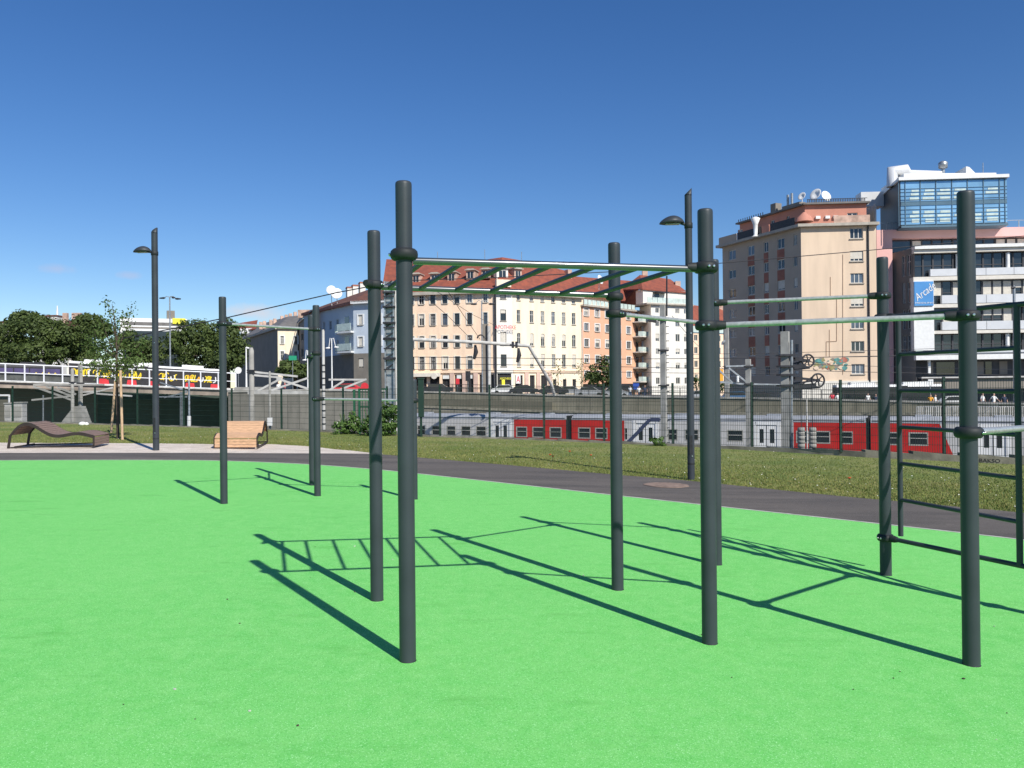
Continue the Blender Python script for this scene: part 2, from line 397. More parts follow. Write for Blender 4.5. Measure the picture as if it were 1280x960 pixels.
# gravel strip on the left, beyond the path
SX = list(range(-400, 481, 20))
sfar = interp([(-400, 556), (0, 553.5), (140, 554), (260, 555), (330, 555), (375, 557), (420, 561.5), (460, 565.5), (480, 566.8)], SX)
snear = interp(far_px, SX)
sheet_px('gravel_strip', [G(*p) for p in snear], [G(p[0] + random.uniform(-3, 3), p[1] + random.uniform(-.5, .5)) for p in sfar], .005, 'sand')
# fence line / edge of the upper ground
KL = interp([(-400, 519), (0, 527.6), (180, 532.2), (330, 537), (430, 541), (521, 545.5), (640, 549), (760, 553.7), (860, 558.2), (1000, 566), (1060, 570.5), (1180, 576), (1275, 580.3), (1500, 592), (1700, 603)], range(-400, 1701, 50))
EDGE = [G(*p) for p in KL]
ea = np.array([[p.x, p.y] for p in EDGE]); sl, ic = np.polyfit(ea[:, 0], ea[:, 1], 1)
def fy(x): return float(np.interp(x, ea[:, 0], ea[:, 1]))
_i = np.argsort(ea[:, 0]); ea = ea[_i]
xs_ = np.linspace(ea[0, 0], ea[-1, 0], 60)
top = [Vector((x, fy(x), 0)) for x in xs_]
sheet_px('lawn', [Vector((p.x, -14, 0)) for p in top], top, 0., 'lawn')
# body of the raised ground below the lawn, down to the cutting
mb = MB()
ZB = -5.4
for a, b in zip(top, top[1:]):
    mb.quad([(a.x, a.y + .25, gz(a.x, a.y) - .02), (b.x, b.y + .25, gz(b.x, b.y) - .02), (b.x, b.y + .25, ZB), (a.x, a.y + .25, ZB)][::-1], uv=None)
    mb.quad([(a.x, -14, gz(a.x, -14) - .02), (b.x, -14, gz(b.x, -14) - .02), (b.x, b.y + .25, gz(b.x, b.y) - .02), (a.x, a.y + .25, gz(a.x, a.y) - .02)])
o = mb.build('ground_embankment', 'concrete', loc=(0, 0, 0)); o['kind'] = 'structure'
# the cutting floor: one sheet to the horizon
mb = MB(); mb.quad([(-2500, -1500, ZB), (2500, -1500, ZB), (2500, 3500, ZB), (-2500, 3500, ZB)])
o = mb.build('ground', 'ballast', loc=(0, 0, 0)); o['kind'] = 'structure'

# low kerb wall carrying the fence
mb = MB()
for a, b in zip(top, top[1:]):
    h0 = float(np.interp(a.x, [-12, 5.5, 9, 16], [.05, .07, .20, .23])); h1 = float(np.interp(b.x, [-12, 4.5, 8, 16], [.03, .04, .13, .16]))
    za, zb = gz(a.x, a.y), gz(b.x, b.y)
    mb.box8([(a.x, a.y - .11, za - .3), (b.x, b.y - .11, zb - .3), (b.x, b.y + .12, zb - .3), (a.x, a.y + .12, za - .3),
             (a.x, a.y - .11, za + h0), (b.x, b.y - .11, zb + h1), (b.x, b.y + .12, zb + h1), (a.x, a.y + .12, za + h0)])
kerb = mb.build('kerb_wall', 'kerb', loc=(0, 0, 0))
tag(kerb, 'low concrete kerb wall under the green mesh fence, with a black tag', 'kerb wall')
r_ = ray(1237, 575.8); t_ = 10.
for _ in range(40):
    q = O + r_ * t_; t_ *= (fy(q.x) - .11) / q.y
q = O + r_ * t_; yk = fy(q.x)
dxy = Vector((1, (fy(q.x + .5) - fy(q.x - .5)), 0)).normalized()
lettering('BAKSO', .3, Vector((q.x, yk - .116, q.z)), dxy, Vector((dxy.y, -dxy.x, 0)), 'black', kerb, name='graffiti_tag', width=.40, height=.085, ext=.003)

# sandy patch in the path
c = G(833, 607.3); mb = MB()
pts = []
for k in range(28):
    a = 2 * PI * k / 28; pts.append((c.x + .36 * math.cos(a) * random.uniform(.93, 1.05), c.y + .36 * math.sin(a) * random.uniform(.93, 1.05)))
mb.slab([(x, y, gz(x, y) + .009) for x, y in pts], (0, 0, .008))
tag(mb.build('manhole_cover', 'clay', loc=(c.x, c.y, gz(c.x, c.y))), 'round sandy brown manhole cover set in the dark asphalt path', 'manhole cover')
# crumbs of stone lying on the green surface (few, uneven)
mb = MB()
for k in range(30):
    px, py = random.uniform(150, 1270), random.uniform(625, 945); c = G(px, py, .014); r = random.uniform(.003, .008)
    pts = [(c.x + r * math.cos(a) * random.uniform(.6, 1.4), c.y + r * math.sin(a) * random.uniform(.5, 1.2), c.z) for a in (0, 1.2, 2.5, 3.8, 5.1)]
    mb.slab(pts, (0, 0, r * .7), mi=random.choice((0, 0, 1)))
o = mb.build('crumbs_and_grit', ['bark', 'edging'], loc=(0, 0, 0)); o['kind'] = 'stuff'

# ================================================================== WORKOUT RIGS
def post_xy(bx, by):                             # foot of a post from the middle of its visible bottom edge
    g = G(bx, by, .012); return g.x, g.y + .045
def make_post(parent, xy, px_top, r=.0465, foot=.012, ztop=None):
    x, y = xy; z0 = gz(x, y); z1 = ztop if ztop else zat(x, y, px_top)
    mb = MB(); h = z1 - z0
    mb.lathe((x, y, z0), [(r, -.05), (r, .3 * h), (r, .7 * h), (r, h - .046)], 32)
    o = mb.build('post', 'steel', parent, loc=(x, y, z0))
    mb = MB(); mb.lathe((x, y, z0), [(r, h - .046), (r, h - .018), (r * .96, h - .007), (r * .82, h - .001), (r * .5, h), (0, h)], 32)
    mb.build('post_cap', 'steel', o)
    mb = MB(); mb.lathe((x, y, z0), [(r + .0025, .004), (r + .002, .014), (r + .0005, .016)], 32)
    mb.build('foot_seal', 'steel_dark', o)
    return o, z1
def clamp(post, xy, z, r=.0465, dirs=(), big=False):
    """two-part ring clamp; dirs = directions towards attached bars"""
    x, y = xy; mb = MB(); k = .031 if big else .027; t = .030 if big else .021
    mb.lathe((x, y, z), [(r + .0005, -k), (r + t * .55, -k), (r + t * .95, -k * .62), (r + t * 1.05, -k * .15), (r + t * 1.05, k * .15), (r + t * .95, k * .62), (r + t * .55, k), (r + .0005, k)], 32)
    for d in dirs:
        d = Vector((d[0], d[1], 0)).normalized(); s = Vector((-d.y, d.x, 0))
        mb.tube([Vector((x, y, z)) + d * (r + .004), Vector((x, y, z)) + d * (r + t + .022), Vector((x, y, z)) + d * (r + t + .05)], [.031, .029, .023], 16)
    b = mb.build('clamp', 'steel_dark', post)
    bb = MB()
    dd = [Vector((d[0], d[1], 0)).normalized() for d in dirs] or [Vector((0, -1, 0))]
    d = dd[0]; s = Vector((-d.y, d.x, 0)); s = s if s.y < 0 else -s
    for sx in (-.5, .5):
        p = Vector((x, y, z)) + d * (sx * .03) + s * (r + t * 1.05)
        bb.lathe(p, [(.0085, 0), (.0085, .005), (.006, .008)], 8, axis=s)
    bb.build('bolt', 'bolt', post)
    return b
def dirv(a, b): return (b[0] - a[0], b[1] - a[1])
def v3(xy, z): return Vector((xy[0], xy[1], z))

PX = {'A': (508.5, 829, 227), 'B': (470, 752, 288.5), 'D': (773, 738.5, 303.5), 'E': (889.5, 806.5, 261.5), 'F': (1220, 834, 239), 'G': (1110.5, 720, 321.5), 'E2': (897.5, 707, 324.5)}
XY = {k: post_xy(v[0], v[1]) for k, v in PX.items()}
c0 = [sum(XY[k][i] for k in XY) / len(XY) for i in (0, 1)]
rig = thing('workout_rig', 'large dark workout rig with monkey bars, pull-up bars and ladder on green rubber', 'workout rig', (c0[0], c0[1], gz(*c0)))
POST = {}; ZT = {}
for k, v in PX.items():
    POST[k], ZT[k] = make_post(rig, XY[k], v[2])
# ladder plane G -> H
zl = .33
LV = G(1126, 670, zl); RV = G(1275, 707, zl)
dGH = Vector((RV.x - XY['G'][0], RV.y - XY['G'][1], 0)); dGH.normalize()
H = (RV.x + dGH.x * .20, RV.y + dGH.y * .20); XY['H'] = H
POST['H'], ZT['H'] = make_post(rig, H, 0, ztop=gz(*H) + 2.70)
# clamps heights
zm = {'A': zat(*XY['A'], 318.5), 'B': zat(*XY['B'], 356), 'D': zat(*XY['D'], 371), 'E': zat(*XY['E'], 334.5)}
clamp(POST['A'], XY['A'], zm['A'], big=True); clamp(POST['B'], XY['B'], zm['B'], dirs=[(-.4, -1)]); clamp(POST['D'], XY['D'], zm['D']); clamp(POST['E'], XY['E'], zm['E'], dirs=[dirv(XY['E'], XY['A'])], big=True)
# monkey ladder
RR = .021
def rail(a, b, za, zb, gap=.05):
    pa, pb = v3(a, za), v3(b, zb); d = (pb - pa).normalized()
    return pa + d * gap, pb - d * gap
off = -.045
n0, n1 = rail(XY['A'], XY['E'], zm['A'] + off + .012, zm['E'] - .01)
f0, f1 = rail(XY['B'], XY['D'], zm['B'] + off + .03, zm['D'] + .01)
mb = MB(); mb.tube([n0, n1], RR, 20); mb.build('monkey_rail', 'steel_gloss', rig)
mb = MB(); mb.tube([f0, f1], RR, 20); mb.build('monkey_rail', 'steel_gloss', rig)
for t in (.035, .165, .318, .47, .625, .78, .935):
    a = n0.lerp(n1, t); b = f0.lerp(f1, t)
    mb = MB(); mb.tube([a, b], .0165, 16); mb.build('monkey_rung', 'steel', rig)
def pull_bar(k1, k2, py1, py2, parent, posts, xys, r=.0165):
    z1 = zat(*xys[k1], py1); z2 = zat(*xys[k2], py2)
    clamp(posts[k1], xys[k1], z1, dirs=[dirv(xys[k1], xys[k2])]); clamp(posts[k2], xys[k2], z2, dirs=[dirv(xys[k2], xys[k1])])
    a, b = rail(xys[k1], xys[k2], z1, z2, .075)
    mb = MB(); mb.tube([a, b], r, 20); return mb.build('pull_up_bar', 'bar', parent)
pull_bar('D', 'E2', 392, 405, rig, POST, XY)
pull_bar('E', 'F', 407, 394.5, rig, POST, XY)
pull_bar('E2', 'G', 378.5, 369.5, rig, POST, XY)
# F - H parallel bar (low)
zF = zat(*XY['F'], 540.5); zH = gz(*H) + (zF - gz(*XY['F']))
clamp(POST['F'], XY['F'], zF, dirs=[dirv(XY['F'], H)], big=True); clamp(POST['H'], H, zH, dirs=[dirv(H, XY['F'])])
a, b = rail(XY['F'], H, zF, zH, .075); mb = MB(); mb.tube([a, b], .021, 20); mb.build('dip_bar', 'bar', rig)
# wall ladder
zb_ = lambda p, py: zat(p.x, p.y, py)
rows_l = [397.5, 441, 487, 533, 581, 628]; tops = [zat(LV.x, LV.y, y) for y in rows_l]
zbot = LV.z
zrow = [tops[0] + (zbot - tops[0]) * k / 6 for k in range(7)]
fall = (gz(RV.x, RV.y) - gz(LV.x, LV.y))
LVx, RVx = (LV.x, LV.y), (RV.x, RV.y)
for nm, p, f_ in (('ladder_side', LVx, 0), ('ladder_side', RVx, fall)):
    mb = MB(); mb.tube([v3(p, zrow[0] + f_), v3(p, zrow[-1] + f_)], .0215, 20); mb.build(nm, 'steel', rig)
for k, z in enumerate(zrow):
    mb = MB()
    if k in (0, 6): a, b = rail(XY['G'], H, z, z + fall * 1.25, .06)
    else: a, b = v3(LVx, z), v3(RVx, z + fall)
    mb.tube([a, b], .0185 if k in (0, 6) else .0165, 16); mb.build('ladder_rung', 'steel', rig)
for z in (zrow[0], zrow[-1]):
    clamp(POST['G'], XY['G'], z, dirs=[dirv(XY['G'], H)]); clamp(POST['H'], H, z + fall * 1.25, dirs=[dirv(H, XY['G'])])

# rear rig
PX2 = {'C': (278.5, 630, 371), 'I': (396, 620.3, 381.5), 'I2': (389.5, 607, 393.5), 'A2': (517.5, 624.5, 474)}
XY2 = {k: post_xy(v[0], v[1]) for k, v in PX2.items()}
c0 = [sum(XY2[k][i] for k in XY2) / len(XY2) for i in (0, 1)]
rig2 = thing('workout_rig', 'smaller rear pull-up rig of four dark posts at staggered heights near the path', 'workout rig', (c0[0], c0[1], gz(*c0)))
POST2 = {}
for k, v in PX2.items(): POST2[k], _ = make_post(rig2, XY2[k], v[2])
pull_bar('C', 'I', 404.5, 411.5, rig2, POST2, XY2)
pull_bar('I', 'I2', 441.5, 446, rig2, POST2, XY2)
pull_bar('I', 'A2', 498.5, 500.5, rig2, POST2, XY2)

# ================================================================== PARK LAMPS
def park_lamp(bx, by, ytop, yhead, label, lean=0, w=.057, head_l=.42):
    g = G(bx, by); x, y = g.x, g.y + w; z0 = gz(x, y); zt = zat(x, y, ytop); zh = zat(x, y, yhead)
    t = thing('park_lamp', label, 'street lamp', (x, y, z0), 'dark park lamps along the path')
    mb = MB(); seg = 24
    mb.tube([(x, y, z0 - .1), (x, y, z0 + 2), (x, y, zt - .12)], w, seg, cap=False)
    i = len(mb.v)                                  # slanted cut at the top
    mb.v += [Vector((x + w * math.cos(2 * PI * j / seg), y + w * math.sin(2 * PI * j / seg), zt - .06 + .06 * math.cos(2 * PI * j / seg))) for j in range(seg)]
    # connect: rebuild last ring in matching order
    k = i + seg; mb.v += [Vector((x + w * math.cos(2 * PI * j / seg), y + w * math.sin(2 * PI * j / seg), zt - .14)) for j in range(seg)]
    for j in range(seg):
        q = (j + 1) % seg; mb.f.append((k + j, k + q, i + q, i + j)); mb.m.append(0); mb.sm.append(True)
    mb.f.append(tuple(i + j for j in range(seg))); mb.m.append(0); mb.sm.append(False)
    p = mb.build('pole', 'steel', t)
    mb = MB()
    mb.lathe((x, y, z0), [(w + .0005, .27), (w + .002, .275), (w + .002, .30), (w + .0005, .305)], 20)
    mb.box((x - .01, y - w - .001, z0 + .62), (.055, .006, .32)); mb.build('service_door', 'steel_dark', p)
    mb = MB(); mb.lathe((x + .01, y - w - .004, z0 + .42), [(.012, 0), (.012, .006)], 10, axis=Vector((0, -1, 0))); mb.lathe((x + .01, y - w - .004, z0 + 2.55), [(.014, 0), (.014, .006)], 10, axis=Vector((0, -1, 0)))
    mb.build('screw', 'bolt', p)
    # almond-shaped half-dome head pointing left
    mb = MB(); N, K = 18, 9; L = head_l; cx = x - w - .02
    for a in range(N):
        pass
    grid = []
    for a in range(N + 1):
        u = a / N; s = math.sin(PI * min(1, u * .97 + .03)) ** .62; row = []
        for k in range(K + 1):
            th = PI * k / K
            hw = .15 * s; hh = .155 * s * (1 - .25 * u)
            row.append(Vector((cx - u * L, y - hw * math.cos(th), zh - .045 + hh * math.sin(th) - .015 * u)))
        grid.append(row)
    for a in range(N):
        for k in range(K): mb.quad([grid[a][k], grid[a][k + 1], grid[a + 1][k + 1], grid[a + 1][k]], smooth=True)
        mb.quad([grid[a][0], grid[a + 1][0], grid[a + 1][-1], grid[a][-1]])
    mb.tube([(x, y, zh - .09), (cx - .06, y, zh - .04)], .028, 12)
    hd = mb.build('lamp_head', 'steel', t, recalc=False)
    b_ = bmesh.new(); b_.from_mesh(hd.data); bmesh.ops.remove_doubles(b_, verts=b_.verts, dist=.0005); bmesh.ops.recalc_face_normals(b_, faces=b_.faces); b_.to_mesh(hd.data); b_.free()
    mb = MB(); mb.slab([(cx - .07, y - .07, zh - .055), (cx - .32, y - .05, zh - .062), (cx - .32, y + .05, zh - .062), (cx - .07, y + .07, zh - .055)], (0, 0, -.012)); mb.build('lens', 'led', hd)
    mb = MB(); mb.lathe((x, y, zh - .09), [(w + .001, -.05), (w + .010, -.045), (w + .010, .045), (w + .001, .05)], 20); mb.build('bracket', 'steel_dark', hd)
    return t
park_lamp(193.5, 563.5, 284.5, 312, 'slim dark park lamp standing in the gravel beside the young staked tree', w=.072, head_l=.42)
park_lamp(865, 600.5, 235, 275.5, 'slim dark park lamp standing in the lawn beside the manhole cover', w=.062, head_l=.43)

# ================================================================== LOUNGERS
def lounger(p_low, length, width, e, nrm, label, wood, prof):
    """e: direction from high (leg) end to the low end, nrm: width direction"""
    base = Vector((p_low[0], p_low[1], gz(p_low[0], p_low[1]) + .012)); e = Vector((*e, 0)).normalized(); nrm = Vector((*nrm, 0)).normalized()
    t = thing('lounger', label, 'lounger', base, 'wooden wave loungers on the gravel strip')
    pts = []
    X = [p[0] * length for p in prof]; Z = [p[1] for p in prof]
    u = np.linspace(X[0], X[-1], 70)
    # smooth monotone param: cubic via repeated averaging
    z = np.interp(u, X, Z)
    for _ in range(30): z[1:-1] = (z[:-2] + 2 * z[1:-1] + z[2:]) / 4
    W = lambda a, h, w: base + e * a + Vector((0, 0, h)) + nrm * w
    # arc length
    s = np.concatenate([[0], np.cumsum(np.hypot(np.diff(u), np.diff(z)))])
    mb = MB(); n = int(s[-1] / .078)
    for k in range(n):
        s0 = (k + .06) * s[-1] / n; s1 = (k + .94) * s[-1] / n
        a0, h0 = np.interp(s0, s, u), np.interp(s0, s, z); a1, h1 = np.interp(s1, s, u), np.interp(s1, s, z)
        nn = Vector((h0 - h1, a1 - a0)); nn.normalize(); tk = .028
        q = [(a0, h0), (a1, h1), (a1 + nn.x * tk, h1 + nn.y * tk), (a0 + nn.x * tk, h0 + nn.y * tk)]
        lo, hi = .03, width - .03
        mb.box8([W(q[0][0], q[0][1], lo), W(q[1][0], q[1][1], lo), W(q[1][0], q[1][1], hi), W(q[0][0], q[0][1], hi),
                 W(q[3][0], q[3][1], lo), W(q[2][0], q[2][1], lo), W(q[2][0], q[2][1], hi), W(q[3][0], q[3][1], hi)])
    mb.build('slatted_seat', wood, t, recalc=True)
    # end boards at the low end
    mb = MB(); hz = z[-1]; nb = 3
    for k in range(nb):
        h = .02 + k * (hz - .03) / nb; hh = (hz - .03) / nb * .88
        mb.box8([W(X[-1] - .02, h, .03), W(X[-1] + .01, h, .03), W(X[-1] + .01, h, width - .03), W(X[-1] - .02, h, width - .03),
                 W(X[-1] - .02, h + hh, .03), W(X[-1] + .01, h + hh, .03), W(X[-1] + .01, h + hh, width - .03), W(X[-1] - .02, h + hh, width - .03)])
    mb.build('end_boards', wood, t, recalc=True)
    for w0 in (0., width - .03):
        mb = MB(); th = .045
        for k in range(len(u) - 1):
            mb.box8([W(u[k], z[k] - th, w0), W(u[k + 1], z[k + 1] - th, w0), W(u[k + 1], z[k + 1] - th, w0 + .03), W(u[k], z[k] - th, w0 + .03),
                     W(u[k], z[k] + .03, w0), W(u[k + 1], z[k + 1] + .03, w0), W(u[k + 1], z[k + 1] + .03, w0 + .03), W(u[k], z[k] + .03, w0 + .03)])
        # end plate, foot runner, slanted rear leg
        mb.bar(W(X[-1] - .015, 0, w0 + .015), W(X[-1] - .015, z[-1], w0 + .015), .03, .04, up=e)
        mb.bar(W(0, .015, w0 + .015), W(X[-1], .015, w0 + .015), .03, .03)
        mb.build('side_frame', 'lounger_frame', t, recalc=True)
        mb = MB(); lx = X[0]
        mb.bar(W(lx, z[0] + .01, w0 + .015), W(lx - .045, 0, w0 + .015), .03, .055, up=e)
        mb.build('leg', 'lounger_frame', t, recalc=True)
    mb = MB(); mb.bar(W(X[0] + .10, .03, 0), W(X[0] + .10, .03, width), .03, .03); mb.build('cross_bar', 'lounger_frame', t)
    return t
prof = [(0, .30), (.035, .43), (.09, .535), (.155, .59), (.21, .60), (.27, .56), (.36, .42), (.46, .295), (.56, .255), (.66, .29), (.76, .335), (.86, .32), (.93, .275), (1.0, .235)]
a = G(10, 561); b = G(118, 560.5); e = (b.x - a.x, b.y - a.y)
c = G(137, 556.3); nr = (c.x - b.x, c.y - b.y); wd = math.hypot(*nr)
lounger((a.x + .05, a.y), math.hypot(*e) - .05, min(wd, 1.15), e, nr, 'dark brown slatted wave lounger lying sideways on the gravel strip', 'wood_d', prof)
b = G(267, 561); c = G(322, 562); bk = G(332.5, 556.2)
nr = Vector((c.x - b.x, c.y - b.y, 0)); wd = nr.length
e = Vector((c.x - bk.x, c.y - bk.y, 0)); ln = 2.0; eh = e.normalized(); st = Vector((b.x, b.y, 0)) - eh * ln
lounger((st.x, st.y), ln, wd, (eh.x, eh.y), (nr.x, nr.y), 'light larch slatted wave lounger seen from its low end behind a rig post', 'wood', prof)
# ================================================================== FAR BUILDINGS
class Fac:
    """vertical facade plane through two pixel/height anchors; z is shared by both"""
    def __init__(s, px0, d0, py0, px1, py1=None, d1=None):
        s.p0 = P(px0, py0, d0)
        s.p1 = at_z(px1, py1, s.p0.z) if d1 is None else P(px1, py0, d1)
        s.ztop = s.p0.z
        e = Vector((s.p1.x - s.p0.x, s.p1.y - s.p0.y, 0)); s.L = e.length; s.e = e.normalized(); s.n = Vector((s.e.y, -s.e.x, 0))
        s.rz = math.atan2(s.e.y, s.e.x)
    def uz(s, px, py):
        r = ray(px, py); a = (Vector((s.p0.x, s.p0.y, HC)) - O).dot(s.n) / r.dot(s.n); q = O + r * a
        return (q - s.p0).dot(s.e), q.z
    def u(s, px): return s.uz(px, 440)[0]
    def z(s, px, py): return s.uz(px, py)[1]
    def W(s, u, z, off=0.): return Vector((s.p0.x, s.p0.y, 0)) + s.e * u + s.n * off + Vector((0, 0, z))
def cells(mb, fac, u0, u1, z0, z1, ops, off=0., mi=0, dep=.22, mi_rev=None, ztop=None):
    us = sorted({round(x, 4) for x in [u0, u1] + [o[0] for o in ops] + [o[1] for o in ops] if u0 - 1e-6 <= x <= u1 + 1e-6})
    zs = sorted({round(x, 4) for x in [z0, z1] + [o[2] for o in ops] + [o[3] for o in ops] if z0 - 1e-6 <= x <= z1 + 1e-6})
    for a, b in zip(us, us[1:]):
        run = None
        for c, d in zip(zs, zs[1:]):
            mu, mz = (a + b) / 2, (c + d) / 2
            hole = any(o[0] < mu < o[1] and o[2] < mz < o[3] for o in ops)
            if hole:
                if run is not None: mb.quad([fac.W(a, run, off), fac.W(b, run, off), fac.W(b, c, off), fac.W(a, c, off)], mi, uv=[(a, run), (b, run), (b, c), (a, c)]); run = None
            elif run is None: run = c
        if run is not None: mb.quad([fac.W(a, run, off), fac.W(b, run, off), fac.W(b, z1, off), fac.W(a, z1, off)], mi, uv=[(a, run), (b, run), (b, z1), (a, z1)])
    for o in ops:
        a, b, c, d = o[:4]; f, g = off, off - dep; r = mi if mi_rev is None else mi_rev
        mb.quad([fac.W(a, c, f), fac.W(b, c, f), fac.W(b, c, g), fac.W(a, c, g)], r); mb.quad([fac.W(a, d, g), fac.W(b, d, g), fac.W(b, d, f), fac.W(a, d, f)], r)
        mb.quad([fac.W(a, c, g), fac.W(a, d, g), fac.W(a, d, f), fac.W(a, c, f)], r); mb.quad([fac.W(b, c, f), fac.W(b, d, f), fac.W(b, d, g), fac.W(b, c, g)], r)
        if len(o) > 4 and o[4]:                   # arched head
            h = (b - a) * .28; m = (a + b) / 2
            mb.quad([fac.W(a, d, off + .002), fac.W(a, d - h, off + .002), fac.W(a + (b - a) * .13, d - h * .35, off + .002), fac.W(m, d, off + .002)], mi)
            mb.quad([fac.W(b, d, off + .002), fac.W(m, d, off + .002), fac.W(b - (b - a) * .13, d - h * .35, off + .002), fac.W(b, d - h, off + .002)], mi)
def window(fac, parent, op, style='cross', off=0., dep=.16, frame='frame_w', glass='glass', trim=None, blind=0., sill=True):
    if glass == 'glass' and parent.name.split('.')[0] != 'train_car': glass = random.choice(('glass', 'glass', 'glass', 'glass_b', 'glass_c'))
    a, b, c, d = op[:4]; w_, h_ = b - a, d - c; t = min(.09, w_ * .09); g = off - dep
    mb = MB(); bx = lambda x0, x1, y0, y1, f0, f1, mi=0: mb.box8([fac.W(x0, y0, f1), fac.W(x1, y0, f1), fac.W(x1, y0, f0), fac.W(x0, y0, f0), fac.W(x0, y1, f1), fac.W(x1, y1, f1), fac.W(x1, y1, f0), fac.W(x0, y1, f0)], mi)
    f0, f1 = g, g + .06
    bx(a, a + t, c, d, f0, f1); bx(b - t, b, c, d, f0, f1); bx(a + t, b - t, c, c + t, f0, f1); bx(a + t, b - t, d - t, d, f0, f1)
    if style in ('cross', 'two', 'three'):
        n = 3 if style == 'three' else 2
        for k in range(1, n): x = a + w_ * k / n; bx(x - t * .5, x + t * .5, c + t, d - t, f0 + .003, f1 + .003)
    if style == 'cross': y = c + h_ * .66; bx(a + t, b - t, y - t * .5, y + t * .5, f0 + .006, f1 + .006)
    if sill: bx(a - .08, b + .08, c - .1, c, off + .003, off + .14, 1)
    if trim:
        bx(a - .20, a, c, d + .12, off + .002, off + .07, 2); bx(b, b + .20, c, d + .12, off + .002, off + .07, 2); bx(a, b, d, d + .12, off + .002, off + .07, 2)
    o = mb.build('window', [frame, 'cornice', trim or 'trim'], parent)
    mb = MB(); mb.quad([fac.W(a + t, c + t, g + .02), fac.W(b - t, c + t, g + .02), fac.W(b - t, d - t, g + .02), fac.W(a + t, d - t, g + .02)]); mb.build('pane', glass, o)
    if blind:
        zb = d - t - (h_ - 2 * t) * blind
        mb = MB(); bx2 = [fac.W(a + t, zb, g + .075), fac.W(b - t, zb, g + .075), fac.W(b - t, zb, g + .025), fac.W(a + t, zb, g + .025), fac.W(a + t, d - t, g + .075), fac.W(b - t, d - t, g + .075), fac.W(b - t, d - t, g + .025), fac.W(a + t, d - t, g + .025)]
        mb.box8(bx2); mb.build('blind', 'blind', o)
    return o
def ops_grid(fac, cols, rows, ref, arch=None):
    """cols = [(px centre, width px)], rows = [(ytop, ybot)] measured at column px ref"""
    zr = [(fac.z(ref, r[1]), fac.z(ref, r[0])) for r in rows]; out = []
    for j, (zc, zd) in enumerate(zr):
        for i, cl in enumerate(cols):
            out.append((fac.u(cl[0] - cl[1] / 2), fac.u(cl[0] + cl[1] / 2), zc, zd, bool(arch and j in arch), i, j))
    return out
def fbox(mb, fac, u0, u1, z0, z1, o0, o1, mi=0):
    mb.box8([fac.W(u0, z0, o1), fac.W(u1, z0, o1), fac.W(u1, z0, o0), fac.W(u0, z0, o0), fac.W(u0, z1, o1), fac.W(u1, z1, o1), fac.W(u1, z1, o0), fac.W(u0, z1, o0)], mi)
def boxpart(name, fac, u0, u1, z0, z1, o0, o1, mat, parent):
    mb = MB(); fbox(mb, fac, u0, u1, z0, z1, o0, o1); return mb.build(name, mat, parent)
def backing(name, fac, u0, u1, z0, z1, d0, d1, mat, parent):
    return boxpart(name, fac, u0, u1, z0, z1, -d1, -d0, mat, parent)
def roof_poly(name, faces, mat, parent, thick=.18):
    mb = MB()
    for f in faces: mb.slab(f, (0, 0, -thick))
    return mb.build(name, mat, parent, recalc=True)
def dish(mb, c, r, n):
    mb.lathe(c, [(0, 0), (r * .5, .04 * r), (r * .85, .16 * r), (r, .30 * r), (r * .97, .34 * r), (r * .5, .10 * r), (0, .06 * r)], 18, axis=Vector(n))
ZG = -1.0

# ---------------- cream corner house with pharmacy
fl = Fac(619, 130, 365.2, 483, 369.8)            # anchor order right->left, so flip below
A0 = fl.p1; fL = Fac.__new__(Fac)
def mkfac(pa, pb, ztop):
    f = Fac.__new__(Fac); f.p0 = Vector(pa); f.p1 = Vector(pb); f.ztop = ztop
    e = Vector((pb[0] - pa[0], pb[1] - pa[1], 0)); f.L = e.length; f.e = e.normalized(); f.n = Vector((f.e.y, -f.e.x, 0)); f.rz = math.atan2(f.e.y, f.e.x); return f
zt = fl.p0.z
fL = mkfac(fl.p1, fl.p0, zt)
c1 = at_z(640, 366, zt); fC = mkfac(fl.p0, c1, zt)
c2 = at_z(727, 372.2, zt); fR = mkfac(c1, c2, zt)
base = Vector((fl.p0.x, fl.p0.y, ZG))
ch = thing('corner_house', 'big cream corner house with red tiled roof and pharmacy on its ground floor', 'building', base)
zs = fL.z(560, 465.5)                            # shop band top
rows = [(369, 380), (392.5, 406.7), (420, 434.6), (446, 461.6)]
colsL = [(503, 6.2), (514.6, 6.2), (527.4, 6.2), (541.6, 6.2), (556.7, 6.2), (571.8, 6.2), (587.4, 6.2), (607.2, 5.2)]
opL = ops_grid(fL, colsL, rows, 541.6, arch=[2])
rowsR = [(368, 375.5), (387.4, 402.6), (416, 432), (442, 458.5)]
colsR = [(648.6, 4.4), (665, 4.6), (678.6, 4.6), (692, 4.6), (705, 4.6), (717.5, 4.6)]
opR = ops_grid(fR, colsR, rowsR, 648.6, arch=[2])
opC = ops_grid(fC, [(629.5, 7.2)], [(368.5, 373.5), (387, 401), (415, 431), (443, 458)], 629.5)
